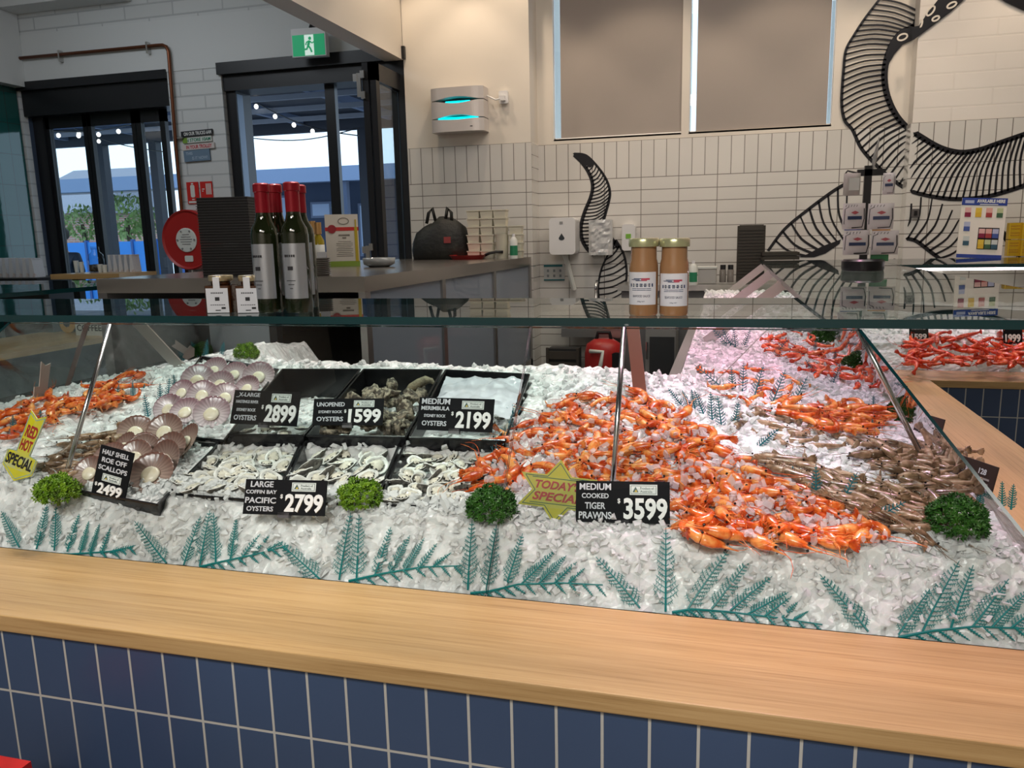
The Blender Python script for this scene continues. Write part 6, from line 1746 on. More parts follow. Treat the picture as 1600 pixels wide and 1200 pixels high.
for n_, (pa, pb_, yy, nb_) in enumerate((((75, 205), (262, 175), 9.2, 5), ((75, 182), (262, 238), 10.4, 5), ((385, 152), (560, 212), 9.6, 5), ((385, 215), (560, 200), 10.8, 4))):
    A, B = on_y(*pa, yy), on_y(*pb_, yy + .3); t = thing('festoon_light', 'string of festoon bulbs %s' % ('nearest the hose reel doors', 'crossing low behind the hose reel doors', 'sloping along the rafter behind the exit sign doors', 'level under the pergola edge behind the exit sign doors')[n_], 'string lights', A)
    pts = [A.lerp(B, i / 12) - Vector((0, 0, .10 * sin(pi * i / 12))) - A for i in range(13)]; MB().tube(pts, .008, 5).build('cable', black_pl, t)
    for i in range(nb_):
        c = pts[int(1 + i * 11 / nb_)]; MB().blob(c - Vector((0, 0, .05)), (.028, .028, .032), 10, 8).build('bulb', bulb_m, t, True)
# building across the yard
YB = 17.0
fa = on_y(470, 262, YB); fb = on_y(470, 285, YB)
vb = thing('verandah_building', 'blue grey verandah building across the yard', 'building', (-9, YB + 2, 0))
def vbp(b, name, m):
    o = b.build(name, m, vb); o.matrix_parent_inverse = Matrix.Translation(-Vector(vb.location)); return o
slate = mat('fascia_slate', (.17, .25, .40), .6); dkblue = mat('building_dark_blue', (.045, .07, .13), .6); pale = mat('window_pale_blue', (.45, .58, .80), .3)
vbp(MB().box2((-22, YB, fb.z), (-3.2, YB + .3, fa.z)), 'fascia', slate)
vbp(MB().add([(-22, YB, fa.z), (-3.2, YB, fa.z), (-3.2, YB + 5, fa.z + .5), (-22, YB + 5, fa.z + .5), (-22, YB + 5, fa.z), (-3.2, YB + 5, fa.z)], [(0, 1, 2, 3), (0, 3, 4), (1, 5, 2), (3, 2, 5, 4), (0, 4, 5, 1)]), 'roof', mat('roof_pale', (.40, .45, .52), .6))
q0, q1 = on_y(372, 330, YB + 3), on_y(640, 330, YB + 3)
vbp(MB().box2((q0.x, YB + 3, -.05), (q1.x, YB + 3.2, fa.z)), 'wall', dkblue)
for a, c, y0, y1 in ((432, 470, 306, 345), (486, 520, 316, 340), (386, 420, 345, 400), (560, 592, 318, 400)):
    A, B = on_y(a, y0, YB + 2.98), on_y(c, y1, YB + 2.98); w_ = vbp(MB().box2((A.x, YB + 2.93, B.z), (B.x, YB + 2.99, A.z)), 'window', rafter_m); MB().box2((A.x + .06, YB + 2.92, B.z + .06), (B.x - .06, YB + 2.925, A.z - .06)).build('window_pane', pale, w_)
for px in (390, 455, 540):
    q = on_y(px, 330, YB + .1); vbp(MB().box2((q.x - .08, YB + .05, -.05), (q.x + .08, YB + .2, fb.z)), 'post', dkblue)
# brick house and trees
h0, h1 = on_y(60, 330, 24), on_y(141, 330, 24); zb_ = on_y(100, 330, 24).z; za = on_y(130, 300, 24).z
hs = thing('brick_house', 'brick house with a grey pitched roof behind the garden shrubs', 'house', (h0.x, 24, 0))
o = MB().box2((h0.x - 2, 24, -.05), (h1.x - .3, 28, zb_)).build('wall', brick_mat('house_brick', (.42, .22, .17), (.50, .28, .22), (.45, .42, .40), .24, .085, .012, .8, 'XZ', .5), hs); o.matrix_parent_inverse = Matrix.Translation(-Vector(hs.location))
o = MB().add([(h0.x - 2, 23.6, zb_ - .1), (h1.x, 23.6, zb_ - .1), (h1.x, 28, za + 1.2), (h0.x - 2, 28, za + 1.2), (h1.x, 28, zb_), (h0.x - 2, 28, zb_)], [(0, 1, 2, 3), (1, 4, 2), (0, 3, 5), (3, 2, 4, 5), (0, 5, 4, 1)]).build('roof', mat('slate_roof', (.22, .24, .30), .6, bump=(8, .5, .05)), hs); o.matrix_parent_inverse = Matrix.Translation(-Vector(hs.location))
leaf_m = mat('garden_leaf', (.22, .36, .10), .5, var=(2, (.45, .60, .25), .4, .65)); trunk_m = mat('bark', (.10, .07, .05), .8)
def bush(px, py, rpx, Y, lab, seed, n=420):
    rnd = random.Random(seed); c = on_y(px, py, Y); R_ = rpx * mpp(c); t = thing('garden_tree', lab, 'tree', (c.x, c.y, -.05)); b = MB()
    for i in range(n):
        d = Vector((rnd.gauss(0, 1), rnd.gauss(0, 1), rnd.gauss(0, 1))).normalized() * rnd.uniform(.45, 1) ** .6 * R_; p = Vector((d.x, d.y, d.z * .95 + c.z + .05)); s = R_ * rnd.uniform(.09, .16)
        q = Euler((rnd.uniform(0, 6), rnd.uniform(0, 6), rnd.uniform(0, 6))).to_matrix(); b.add([p + q @ Vector(v) * s for v in ((-1, 0, 0), (0, -.5, .1), (1, 0, 0), (0, .5, .1))], [(0, 1, 2, 3)])
    b.build('foliage', leaf_m, t); MB().tube([(0, 0, 0), (.1, 0, c.z * .5), (0, 0, c.z)], [.12, .09, .05], 8).build('trunk', trunk_m, t)
bush(128, 348, 30, 19, 'leafy garden tree in front of the brick house', 1); bush(197, 338, 40, 18.5, 'big leafy garden tree between the first two door leaves', 2); bush(228, 345, 26, 20, 'garden tree partly behind the door frame', 3); bush(530, 322, 14, 19.5, 'small tree behind the exit sign doors', 4, 200)
q0, q1 = on_y(100, 397, 14.5), on_y(250, 376, 14.5)
t = thing('blue_barrier', 'bright blue barrier fence in the yard', 'fence', (q0.x, 14.5, 0)); MB().box2((0, 0, .0), (q1.x - q0.x, .04, q1.z)).build('barrier_sheet', mat('barrier_blue', (.03, .25, .75), .5), t)
for i in range(6): MB().box2((i * .6, -.03, -.05), (i * .6 + .05, .07, q1.z + .04)).build('post', mat('barrier_post', (.03, .10, .32), .5), t)
# person outside
q = on_y(101, 372, 9.6); k = mpp(q)
pr = thing('person', 'person with short dark hair and navy top outside the folding door', 'person', (q.x - .05, 9.6, -.05))
hz = q.z + .05
def skinned(name, joints, edges, m, parent, root=0, sub=2):
    me = bpy.data.meshes.new(name); me.from_pydata([j[:3] for j in joints], edges, []); o = link(name, me, parent); me.materials.append(m)
    sk = o.modifiers.new('skin', 'SKIN')
    for i, j in enumerate(joints): me.skin_vertices[0].data[i].radius = (j[3], j[4] if len(j) > 4 else j[3])
    me.skin_vertices[0].data[root].use_root = True; sk.use_smooth_shade = True
    s_ = o.modifiers.new('sub', 'SUBSURF'); s_.levels = sub; s_.render_levels = sub
    return o
sc = hz / 1.66
J = [(0, 0, .95, .14, .11), (0, 0, 1.15, .13, .10), (0, 0, 1.36, .16, .10), (0, 0, 1.47, .06), (0, -.01, 1.56, .06), (0, -.02, 1.66, .085, .10), (0, -.02, 1.76, .07),
     (.20, 0, 1.40, .055), (.25, .02, 1.15, .042), (.22, -.10, .95, .032), (-.20, 0, 1.40, .055), (-.25, .02, 1.15, .042), (-.22, -.10, .95, .032),
     (.09, 0, .88, .085), (.10, 0, .48, .06), (.10, .01, .08, .042), (.10, -.12, .03, .035), (-.09, 0, .88, .085), (-.10, 0, .48, .06), (-.10, .01, .08, .042), (-.10, -.12, .03, .035)]
J = [(x * sc, y * sc, z * sc, *[r * sc for r in rr]) for x, y, z, *rr in J]
skinned('body', J, [(0, 1), (1, 2), (2, 3), (3, 4), (4, 5), (5, 6), (2, 7), (7, 8), (8, 9), (2, 10), (10, 11), (11, 12), (0, 13), (13, 14), (14, 15), (15, 16), (0, 17), (17, 18), (18, 19), (19, 20)], mat('skin_tone', (.45, .28, .20), .5), pr)
Sx = [(0, 0, .90, .16, .13), (0, 0, 1.15, .15, .12), (0, 0, 1.38, .18, .12), (0, 0, 1.46, .08), (.21, 0, 1.41, .07), (.255, .02, 1.14, .058), (-.21, 0, 1.41, .07), (-.255, .02, 1.14, .058)]
skinned('top', [(x * sc, y * sc, z * sc, *[r * sc for r in rr]) for x, y, z, *rr in Sx], [(0, 1), (1, 2), (2, 3), (2, 4), (4, 5), (2, 6), (6, 7)], mat('navy_cloth', (.012, .018, .04), .7), pr)
Tx = [(0, 0, .93, .15, .12), (.09, 0, .86, .10), (.10, 0, .48, .075), (.10, 0, .10, .06), (-.09, 0, .86, .10), (-.10, 0, .48, .075), (-.10, 0, .10, .06)]
skinned('trousers', [(x * sc, y * sc, z * sc, *[r * sc for r in rr]) for x, y, z, *rr in Tx], [(0, 1), (1, 2), (2, 3), (0, 4), (4, 5), (5, 6)], mat('dark_trousers', (.02, .02, .025), .7), pr)
MB().blob((0, .0, 1.72 * sc), (.098 * sc, .11 * sc, .10 * sc), 16, 10, jit=.15).build('hair', mat('dark_hair', (.03, .022, .018), .6), pr, True)

# ------------------------------------------------------------------ prawns
def prawn_mat(nm, base, pale, dark):
    m = bpy.data.materials.new(nm); m.use_nodes = True; nt = m.node_tree; bs = nt.nodes['Principled BSDF']
    tc = nt.nodes.new('ShaderNodeTexCoord'); n1 = nt.nodes.new('ShaderNodeTexNoise'); n1.inputs['Scale'].default_value = 45; n1.inputs['Detail'].default_value = 3
    nt.links.new(tc.outputs['Object'], n1.inputs['Vector'])
    cr = nt.nodes.new('ShaderNodeValToRGB')
    cr.color_ramp.elements[0].position = .34; cr.color_ramp.elements[0].color = (*dark, 1)
    cr.color_ramp.elements[1].position = .70; cr.color_ramp.elements[1].color = (*pale, 1)
    e = cr.color_ramp.elements.new(.50); e.color = (*base, 1)
    oi = nt.nodes.new('ShaderNodeObjectInfo'); mr = nt.nodes.new('ShaderNodeMapRange'); mr.inputs[3].default_value = -.10; mr.inputs[4].default_value = .14
    nt.links.new(oi.outputs['Random'], mr.inputs[0])
    ad = nt.nodes.new('ShaderNodeMath'); ad.operation = 'ADD'
    nt.links.new(n1.outputs['Fac'], ad.inputs[0]); nt.links.new(mr.outputs[0], ad.inputs[1]); nt.links.new(ad.outputs[0], cr.inputs[0])
    nt.links.new(cr.outputs[0], bs.inputs['Base Color']); bs.inputs['Roughness'].default_value = .20
    bs.inputs['Coat Weight'].default_value = .3
    return m
P_OR = prawn_mat('cooked_prawn_orange', (.70, .125, .018), (.84, .36, .10), (.46, .045, .008))
P_RED = prawn_mat('cooked_prawn_red', (.72, .07, .02), (.82, .22, .09), (.48, .02, .008))
P_RAW = prawn_mat('raw_prawn_brown', (.24, .145, .085), (.42, .28, .18), (.10, .06, .035))
eye_m = mat('prawn_eye', (.01, .008, .008), .1)
def prawn_geo(seed, m, curl, L=.105, simple=False):
    rnd = random.Random(seed)
    N = 20
    pts = []; ang = 0; p = Vector((0, 0, 0)); ds = L / N
    for i in range(N + 1):
        pts.append(p.copy())
        t = i / N
        k = curl * (0.25 if t < .38 else 1.35) / N
        ang -= k
        p = p + Vector((cos(ang), sin(ang), 0)) * ds
    c = sum(pts, Vector()) / len(pts); pts = [q - c for q in pts]
    rad = []
    for i in range(N + 1):
        t = i / N
        r =   .0132 * (min(1, .45 + t * 2.6) if t < .38 else (1.0 - .62 * ((t - .38) / .62) ** 1.3))
        if t >= .38 and i % 2 == 0: r *= .91
        rad.append(r)
    ih = 8
    def part(i0, i1, extra=None):
        b = MB(); b.tube(pts[i0:i1 + 1], rad[i0:i1 + 1], 9, flat=.78, up=(0, 1, 0))
        return b
    head = part(0, ih)
    d0 = (pts[0] - pts[1]).normalized(); side = Vector((-d0.y, d0.x, 0))
    if side.y < 0: side = -side
    head.tube([pts[1] + side * .005, pts[0] + d0 * .010 + side * .007, pts[0] + d0 * .026 + side * .010], [.0035, .002, .0004], 5)
    for s in (-1, 1):
        head.blob(pts[0] + d0 * .003 + side * .004 + Vector((0, 0, s * .0065)), (.0026, .0026, .0026), 6, 4, 1)
    tail = MB()
    d1 = (pts[-1] - pts[-2]).normalized(); s1 = Vector((-d1.y, d1.x, 0))
    for a in (-.55, -.25, .0, .25, .55):
        dd = (d1 * cos(a) + Vector((0, 0, 1)) * sin(a)).normalized()
        tip = pts[-1] + dd * .020
        tail.tube([pts[-1] - d1 * .002, pts[-1] + dd * .012, tip], [.0028, .0045, .0015], 6, flat=.35, up=(0, 0, 1))
    legs = MB()
    for i in range(3, 17):
        if i % 1 == 0:
            q = pts[i]; dd = (pts[i + 1] - pts[i]).normalized(); inn = Vector((dd.y, -dd.x, 0))
            ln = .016 if i < 9 else .009
            for s in (-1, 1):
                a = q + inn * rad[i] * .7 + Vector((0, 0, s * .003))
                legs.tube([a, a + inn * ln * .6 - dd * ln * .35 + Vector((0, 0, s * .002)), a + inn * ln * .75 - dd * ln * .95], [.0011, .0009, .0003], 4)
    ant = MB()
    for s in (-1, 1):
        a = pts[0] + d0 * .004 + Vector((0, 0, s * .003)); w_ = rnd.uniform(-.5, .5)
        path = [a]; dv = d0.copy()
        for k in range(7):
            dv = (dv + Vector((rnd.uniform(-.35, .35), rnd.uniform(-.35, .35) + w_ * .2, rnd.uniform(-.05, .12)))).normalized()
            path.append(path[-1] + dv * .011)
        ant.tube(path, [.0008] * 4 + [.0006] * 3 + [.0003], 4)
    body = part(ih, N)
    if simple:
        for o_ in (head, tail, ant):
            k = len(body.v); body.v += o_.v; body.f += [tuple(i + k for i in f) for f in o_.f]; body.mi += o_.mi
        return (body.mesh('prawn', [m, eye_m], True),)
    return (body.mesh('prawn_body', m, True), head.mesh('head', [m, eye_m], True), tail.mesh('tail_fan', m, True), legs.mesh('legs', m, True), ant.mesh('antennae', m, True))
PN = ('body', 'head', 'tail_fan', 'legs', 'antennae')
COOK = [prawn_geo(s, P_OR, c) for s, c in enumerate((4.0, 3.0, 2.2, 1.2, 3.5))]
COOKS = [prawn_geo(s + 10, P_OR, c, simple=True) for s, c in enumerate((3.2, 2.2, 1.2))]
REDS = [prawn_geo(s + 20, P_RED, c, simple=True) for s, c in enumerate((3.0, 2.0, 1.0))]
RAW = [prawn_geo(s + 30, P_RAW, c, L=.12) for s, c in enumerate((.5, .9, .3))]
RAWS = [prawn_geo(s + 40, P_RAW, c, L=.12, simple=True) for s, c in enumerate((.6, 1.2, .3))]
def put_prawn(geo, p, rz, s, label, group, flat=.25, kind='cooked_prawn'):
    o = link(kind, geo[0])
    o.matrix_world = Matrix.Translation(p) @ Matrix.Rotation(math.atan(SLOPE) * .8, 4, 'X') @ Matrix.Rotation(rz, 4, 'Z') @ Euler((random.gauss(0, flat) + (pi if random.random() < .5 else 0), random.gauss(0, flat * .6), 0)).to_matrix().to_4x4() @ Matrix.Scale(s, 4)
    tag(o, label, 'prawn', group)
    for nm, me in zip(PN[1:], geo[1:]):
        link(nm, me, o)
    return o
def inside(poly, x, y):
    r = False; n = len(poly)
    for i in range(n):
        x1, y1 = poly[i]; x2, y2 = poly[(i + 1) % n]
        if (y1 > y) != (y2 > y) and x < (x2 - x1) * (y - y1) / (y2 - y1) + x1: r = not r
    return r
def scatter(poly, n, mind, seed):
    """picks points over the patch of ice under the outline, evenly on the ice itself"""
    rnd = random.Random(seed); out = []
    xs = [p[0] for p in poly]; ys = [p[1] for p in poly]; tries = 0
    while len(out) < n and tries < n * 60:
        tries += 1
        x, y = rnd.uniform(min(xs), max(xs)), rnd.uniform(min(ys), max(ys))
        if inside(poly, x, y) and all((x - a) ** 2 + ((y - b_) * 1.3) ** 2 > mind ** 2 for a, b_ in out): out.append((x, y))
    return out
def cover(poly, n, seed, s0, s1, far=False):
    o = MB(); rnd = random.Random(seed)
    for x, y in scatter(poly, n, 0, seed):
        if 760 < x < 1062 and y > 775: continue
        p = hit(x, y, rnd.uniform(.008, .034), far); s = rnd.uniform(s0, s1)
        flake(o, p, s, s * rnd.uniform(.16, .40), rnd_rot(1.6), rnd.choice((4, 5, 6)), 0)
    return o
FRONT = [(806, 648), (900, 622), (1000, 608), (1060, 634), (1120, 690), (1200, 740), (1290, 772), (1345, 812), (1398, 852), (1260, 846), (1060, 834), (1040, 800), (900, 800), (800, 808), (770, 800), (742, 740), (790, 690)]
front_pts = scatter(FRONT, 168, 15, 3)
front_pts = [q for q in front_pts if not (760 < q[0] < 1065 and q[1] > 758)]
for k, (x, y) in enumerate(front_pts):
    p = hit(x, y, random.uniform(.008, .026))
    put_prawn(COOK[k % 5], p, random.uniform(0, 2 * pi), random.uniform(.88, 1.14), 'cooked orange tiger prawn in the big heap behind the 3599 ticket', 'cooked tiger prawns in the big heap')
tag(cover(FRONT, 850, 5, .006, .017).build('clear_ice_pieces', flake_mat('glassy_ice', .60, (.99, .95, .97))), 'clear glassy ice pieces thrown over the big heap of cooked prawns', 'ice', kind='stuff')
put_prawn(COOK[0], hit(738, 740, .035), .6, .95, 'single cooked prawn fallen onto the oysters by the teal strip', None)
RED1 = [(1180, 522), (1260, 520), (1330, 560), (1405, 596), (1380, 608), (1300, 600), (1240, 566), (1190, 545)]
RED2 = [(1235, 632), (1300, 628), (1395, 642), (1405, 672), (1345, 678), (1240, 660)]
RED3 = [(1070, 560), (1180, 572), (1250, 590), (1240, 640), (1180, 640), (1090, 600)]
for k, (x, y) in enumerate(scatter(RED1, 50, 7, 8)):
    put_prawn(REDS[k % 3], hit(x, y, random.uniform(.01, .03)), random.uniform(0, 6.3), random.uniform(.8, 1.1), 'bright red cooked prawn in the far heap along the end glass', 'red cooked prawns in the far heap')
for k, (x, y) in enumerate(scatter(RED2, 36, 8, 9)):
    put_prawn(COOKS[k % 3], hit(x, y, random.uniform(.01, .03)), random.uniform(-.5, .5) + pi * (k % 2), random.uniform(.8, 1.1), 'cooked orange prawn in the small heap beside the middle parsley bunch', 'orange prawns by the middle parsley bunch')
for k, (x, y) in enumerate(scatter(RED3, 12, 16, 10)):
    put_prawn(COOKS[k % 3], hit(x, y, .012), random.uniform(0, 6), .85, 'cooked prawn half buried in ice between the teal ferns', 'half buried prawns between the teal ferns')
LEFTC = [(0, 640), (50, 618), (130, 606), (180, 585), (232, 586), (228, 612), (150, 640), (100, 650), (0, 690)]
for k, (x, y) in enumerate(scatter(LEFTC, 40, 8, 12)):
    put_prawn(COOKS[k % 3], hit(x, y, random.uniform(.01, .03)), random.uniform(0, 6.3), random.uniform(.75, 1.0), 'cooked orange prawn in the heap by the arrow shaped card', 'cooked prawns by the arrow shaped card')
RAWP = [(1205, 712), (1262, 724), (1340, 752), (1440, 770), (1452, 830), (1400, 822), (1330, 790), (1250, 756)]
for k, (x, y) in enumerate(scatter(RAWP, 60, 9, 14)):
    put_prawn(RAW[k % 3], hit(x, y, random.uniform(.008, .022)), random.gauss(-.55, .25) + pi * (k % 2), random.uniform(.8, 1.0), 'raw brown prawn laid in the row between cooked heap and big parsley', 'raw prawns between the cooked heap and parsley', .2, 'raw_prawn')
RAW2 = [(1345, 690), (1430, 690), (1500, 705), (1496, 765), (1440, 775), (1395, 740)]
for k, (x, y) in enumerate(scatter(RAW2, 44, 9, 15)):
    put_prawn(RAWS[k % 3], hit(x, y, random.uniform(.008, .022)), random.gauss(-.2, .6), random.uniform(.8, 1.0), 'raw tan prawn heaped under the foot of the rod at the end glass', 'raw prawns at the end glass', kind='raw_prawn')
RAW3 = [(1150, 640), (1260, 655), (1360, 690), (1340, 710), (1220, 690), (1160, 670)]
for k, (x, y) in enumerate(scatter(RAW3, 14, 16, 16)):
    put_prawn(RAWS[k % 3], hit(x, y, .006), random.uniform(0, 6), .85, 'raw prawn showing through the pink lit ice', 'raw prawns in the pink lit ice', kind='raw_prawn')
LEFTR = [(110, 690), (190, 655), (205, 690), (150, 735), (70, 745)]
for k, (x, y) in enumerate(scatter(LEFTR, 22, 10, 17)):
    put_prawn(RAWS[k % 3], hit(x, y, random.uniform(.006, .02)), random.gauss(.5, .6), random.uniform(.75, .95), 'raw pale prawn in the ice left of the brown scallops', 'raw prawns left of the scallops', kind='raw_prawn')
fb_ = MB()
for k, (x, y) in enumerate(scatter([(1400, 530), (1600, 515), (1600, 570), (1420, 570)], 60, 7, 18)):
    p = hit(x, y, random.uniform(.01, .03), True); me = REDS[k % 3][0]; m_ = Matrix.Translation(p) @ Euler((random.gauss(0, .3), random.gauss(0, .3), random.uniform(0, 6.3))).to_matrix().to_4x4() @ Matrix.Scale(random.uniform(1.0, 1.3), 4)
    fb_.add([m_ @ v.co for v in me.vertices], [tuple(q.vertices) for q in me.polygons])
tag(fb_.build('far_prawns', P_RED, None, True), 'mass of small red prawns in the far display beyond the end oak ledge', 'prawns', kind='stuff')

# ------------------------------------------------------------------ parsley
def parsley_mesh(seed, m):
    rnd = random.Random(seed); b = MB()
    for k in range(520):
        a = rnd.uniform(0, 2 * pi); zz = rnd.uniform(-.45, 1); rr = sqrt(max(0, 1 - zz * zz))
        d = Vector((rr * cos(a), rr * sin(a), zz)); rad = rnd.uniform(.72, 1.0) * (1 + .16 * noise.noise(d * 2.2 + Vector((seed, 0, 0))))
        c = Vector((d.x, d.y, d.z * .85)) * rad
        n = (d + Vector((rnd.gauss(0, .45), rnd.gauss(0, .45), rnd.gauss(0, .45)))).normalized()
        q = n.to_track_quat('Z', 'Y').to_matrix(); s = rnd.uniform(.09, .17); K = 10
        vs = [c + n * s * .1] + [c + q @ Vector((s * (.55 + .45 * (i % 2)) * cos(2 * pi * i / K), s * (.55 + .45 * (i % 2)) * sin(2 * pi * i / K), s * (.45 if i % 2 else -.25))) for i in range(K)]
        b.add(vs, [(0, 1 + i, 1 + (i + 1) % K) for i in range(K)])
    return b.mesh('foliage', m)
pg_b = mat('parsley_bright', (.10, .22, .012), .5, var=(3, (.20, .36, .02), .45, .6))
pg_d = mat('parsley_dark', (.022, .095, .012), .5, var=(3, (.045, .16, .02), .45, .65))
pstem = mat('parsley_stem', (.18, .28, .05), .5)
PM = [parsley_mesh(1, pg_b), parsley_mesh(2, pg_d)]
stem = MB()
for k in range(5): stem.tube([(.15 * cos(k * 1.3), .15 * sin(k * 1.3), 0), (.05 * cos(k), .05 * sin(k), -.75)], .03, 5)
stem_me = stem.mesh('stems', pstem, True)
for (px, py, r_), v, lab in (((82, 764, 33), 0, 'mid green parsley bunch in the ice beside the arrow shaped card'), ((559, 772, 35), 0, 'light green parsley bunch right of the 2799 ticket'), ((764, 788, 40), 1, 'dark green parsley bunch between the oysters and the star card'),
                              ((1496, 808, 46), 1, 'large dark parsley bunch at the corner of the ice by the raw prawns'), ((372, 533, 19), 0, 'small light green parsley bunch on the ice ridge at the back'), ((192, 566, 17), 1, 'small parsley bunch behind the tilted card back by the end glass'),
                              ((1284, 524, 18), 1, 'small parsley bunch furthest along the red prawns'), ((1337, 566, 20), 1, 'parsley bunch lying on the red prawns by the end glass'), ((1412, 642, 26), 1, 'parsley bunch behind the rod between two dark tickets')):
    p0 = hit(px, py + r_ * .75) if px != 372 else hit(388, 558)
    d = (p0 - Vector((0, 0, CAM_H))).dot(_fw); R_ = r_ * d / FPX
    t = thing('parsley_bunch', lab, 'parsley', p0 + Vector((0, R_ * .35, R_ * .55)))
    t.scale = (R_ * 1.02, R_, R_ * .95); t.rotation_euler = (0, 0, random.uniform(0, 6))
    link('foliage', PM[v], t); link('stems', stem_me, t)

# ------------------------------------------------------------------ teal plastic ferns
teal = mat('teal_plastic_fern', (.008, .20, .20), .4)
teal_g = mat('grey_teal_fern', (.015, .16, .20), .4)
def frond(parent, A, T, nrm, m, wd=.17, bend=0.0, npair=13, r=.0014):
    """one feathered frond from base A to tip T lying across nrm"""
    A, T = Vector(A), Vector(T); ax = T - A; L = ax.length; ax.normalize(); s = Vector(nrm).cross(ax).normalized()
    b = MB()
    def P(t): return A + ax * L * t + s * (bend * L * sin(pi * t * .5) * t)
    b.tube([P(i / 8) for i in range(9)], [r * (1.5 - 1.0 * i / 8) for i in range(9)], 5)
    for k in range(npair):
        t = .08 + .90 * k / npair
        ln = L * wd * (1 - t) ** .55 * (.75 + .5 * random.random()) * min(1, .5 + t * 3)
        for sg in (-1, 1):
            q = P(t); dv = (ax * .55 + s * sg).normalized()
            e = q + dv * ln + ax * ln * .18
            b.tube([q, q + dv * ln * .5, e], [r * .8, r * .65, r * .3], 4)
            for f in (.35, .6, .82):
                w = q + dv * ln * f
                for s2 in (-1, 1):
                    b.tube([w, w + (dv * .6 + (ax * s2)).normalized() * ln * .26], [r * .55, r * .25], 3)
    o = b.build('frond', m, parent)
    return o
GN = Vector((0, -1, GK)).normalized()
def on_glass(x, y, off=.011):
    """inside face of the front glass"""
    d = ray(x, y); o = Vector((0, 0, CAM_H)); p0 = Vector((0, GI, LZ)) - GN * off
    t = (p0 - o).dot(GN) / d.dot(GN)
    return o + d * t
def glass_sprig(fr, rachis, label):
    t = thing('fern_sprig', label, 'plastic fern', group='teal ferns along the front glass')
    b = MB(); pts = [on_glass(*q) for q in rachis]
    b.tube(pts, [.0030 - .0018 * i / (len(pts) - 1) for i in range(len(pts))], 6)
    b.build('stem', teal, t)
    for a, e in fr:
        A, T_ = on_glass(*a), on_glass(*e)
        frond(t, A, T_, GN, teal, npair=14 if (A - T_).length > .07 else 9, bend=random.uniform(-.06, .06))
    # the lower side of the leaf
    for i in range(len(pts) - 1):
        for k in range(3):
            p = pts[i].lerp(pts[i + 1], (k + .5) / 3); dv = (pts[i + 1] - pts[i]).normalized()
            dn = (dv * .75 - (GN.cross(dv) * (1 if GN.cross(dv).z > 0 else -1)) * .8).normalized()
            frond(t, p, p + dn * .03, GN, teal, npair=6)
glass_sprig([((30, 855), (0, 800)), ((57, 858), (75, 788)), ((85, 860), (89, 790)), ((105, 862), (121, 803)), ((125, 864), (141, 814)), ((140, 866), (156, 818)), ((158, 866), (172, 824)), ((172, 864), (212, 852))], [(50, 864), (110, 866), (170, 862), (208, 854)], 'teal plastic fern against the front glass below the arrow shaped card')
glass_sprig([((260, 880), (207, 817)), ((287, 883), (312, 806)), ((312, 884), (327, 797)), ((337, 880), (337, 800)), ((360, 874), (371, 810)), ((377, 872), (405, 833)), ((394, 868), (420, 836)), ((412, 863), (440, 846))], [(312, 886), (345, 878), (400, 866), (450, 852)], 'teal plastic fern against the front glass left of the 2799 ticket')
glass_sprig([((500, 905), (435, 845)), ((530, 906), (545, 800)), ((557, 905), (562, 804)), ((585, 900), (613, 824)), ((607, 896), (640, 836)), ((630, 893), (662, 840)), ((652, 890), (684, 850)), ((676, 886), (704, 862))], [(545, 908), (600, 896), (660, 886), (720, 884)], 'teal plastic fern against the front glass below the light parsley')
glass_sprig([((731, 922), (735, 812)), ((760, 922), (775, 820)), ((790, 917), (818, 834)), ((815, 912), (868, 862)), ((842, 911), (885, 868)), ((866, 911), (900, 877)), ((888, 911), (914, 888))], [(735, 927), (765, 924), (810, 913), (880, 911), (942, 914)], 'teal plastic fern against the front glass below the dark parsley and star card')
glass_sprig([((1000, 950), (935, 867)), ((1040, 956), (1041, 824)), ((1075, 951), (1134, 856)), ((1112, 951), (1174, 877)), ((1141, 954), (1205, 899)), ((1169, 959), (1232, 925)), ((1195, 962), (1238, 932)), ((1220, 966), (1248, 942)), ((1240, 968), (1264, 956))], [(1050, 957), (1080, 952), (1137, 956), (1212, 965), (1285, 976)], 'teal plastic fern against the front glass below the 3599 ticket')
glass_sprig([((1357, 987), (1286, 894)), ((1404, 992), (1452, 920)), ((1442, 986), (1494, 874)), ((1486, 981), (1516, 881)), ((1520, 979), (1580, 907)), ((1550, 980), (1602, 921)), ((1580, 981), (1625, 945))], [(1404, 996), (1455, 986), (1522, 979), (1600, 982), (1660, 990)], 'teal plastic fern against the front glass below the large dark parsley')
def standing(fr, label, m=teal_g, fn=hit):
    b0 = fn(*fr[0][0])
    t = thing('fern_sprig', label, 'plastic fern', b0, group='teal ferns standing in the ice')
    for a, e in fr:
        A = fn(*a); n_ = -(A - Vector((0, 0, CAM_H))); n_.z *= .3; n_.normalize()
        d = ray(*e); o_ = Vector((0, 0, CAM_H)); k = (A - o_).dot(n_) / d.dot(n_)
        T_ = o_ + d * k
        frond(t, A - b0 - Vector((0, 0, .006)), T_ - b0, n_, m, npair=10, wd=.20, r=.0016)
standing([((1068, 634), (1044, 607)), ((1077, 634), (1066, 610)), ((1086, 636), (1080, 608)), ((1100, 645), (1085, 610)), ((1113, 655), (1110, 612)), ((1128, 667), (1121, 618)), ((1146, 668), (1154, 628)), ((1182, 697), (1217, 670))], 'teal fern standing in the ice above the cooked prawn heap')
standing([((1138, 610), (1085, 570)), ((1145, 612), (1143, 574)), ((1160, 612), (1162, 567)), ((1178, 619), (1193, 570)), ((1206, 629), (1227, 578)), ((1235, 637), (1262, 588))], 'teal fern standing in the ice under the leaning flat bar')
standing([((1146, 545), (1113, 514)), ((1147, 545), (1128, 513)), ((1150, 545), (1146, 513)), ((1160, 545), (1173, 514)), ((1205, 558), (1232, 530))], 'teal fern furthest back on the pink lit ice')
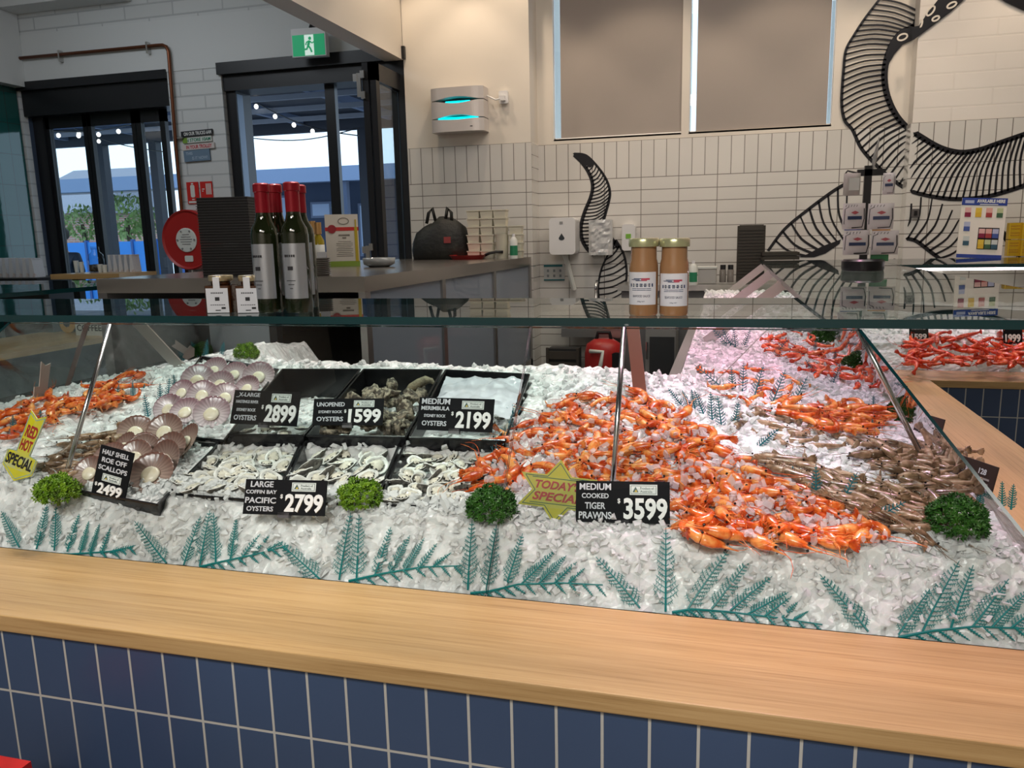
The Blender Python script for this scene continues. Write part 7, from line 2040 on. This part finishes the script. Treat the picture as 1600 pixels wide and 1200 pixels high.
standing([((1278, 588), (1258, 561)), ((1300, 600), (1313, 570)), ((1272, 555), (1275, 532)), ((1303, 566), (1306, 548))], 'teal fern standing among the red prawns')
standing([((1364, 680), (1363, 654)), ((1365, 640), (1365, 618)), ((1322, 665), (1318, 650))], 'teal fern standing beside the small heap of orange prawns')
standing([((1275, 782), (1275, 725)), ((1245, 748), (1238, 728)), ((1310, 790), (1340, 738)), ((1350, 815), (1415, 784)), ((1390, 830), (1436, 820))], 'teal fern in the raw prawns beside the large dark parsley')
standing([((180, 628), (186, 600)), ((208, 620), (207, 597)), ((222, 612), (226, 600))], 'teal fern among the cooked prawns by the chrome rod')
standing([((232, 650), (225, 615)), ((250, 632), (250, 598)), ((262, 622), (265, 590)), ((275, 610), (271, 585))], 'teal fern beside the upper heap of scallops')
standing([((20, 680), (20, 648)), ((37, 652), (37, 634)), ((63, 662), (63, 640)), ((80, 656), (79, 643))], 'teal fern behind the arrow shaped card')
standing([((282, 566), (277, 540)), ((296, 562), (298, 532)), ((320, 560), (324, 530)), ((345, 556), (350, 534))], 'teal fern against the misted glass behind the upper scallops')
standing([((1530, 790), (1534, 760)), ((1566, 790), (1566, 752)), ((1580, 792), (1584, 756))], 'teal fern against the end glass at the corner of the ice', teal)
# strip of teal plastic grass along the tray edge
t = thing('grass_strip', 'strip of teal plastic grass along the outer edge of the oyster trays', 'plastic grass', hit(770, 720))
gb = MB(); b0 = hit(770, 720)
for k in range(70):
    u = random.random(); x, y = 752 + (812 - 752) * u, 764 + (640 - 764) * u
    A = hit(x, y, -.004) - b0; h_ = random.uniform(.022, .05)
    T_ = A + Vector((random.uniform(-.022, .028), random.uniform(-.02, .03), h_))
    gb.tube([A, (A + T_) / 2 + Vector((0, 0, .004)), T_], [.0014, .001, .0004], 4)
gb.build('grass_blades', mat('blue_teal_plastic', (.02, .18, .24), .35), t)
sb = MB(); sb.tube([hit(752, 764, .0) - b0, hit(782, 702, .0) - b0, hit(812, 640, .0) - b0], .002, 6); sb.build('strip_base', teal, t)
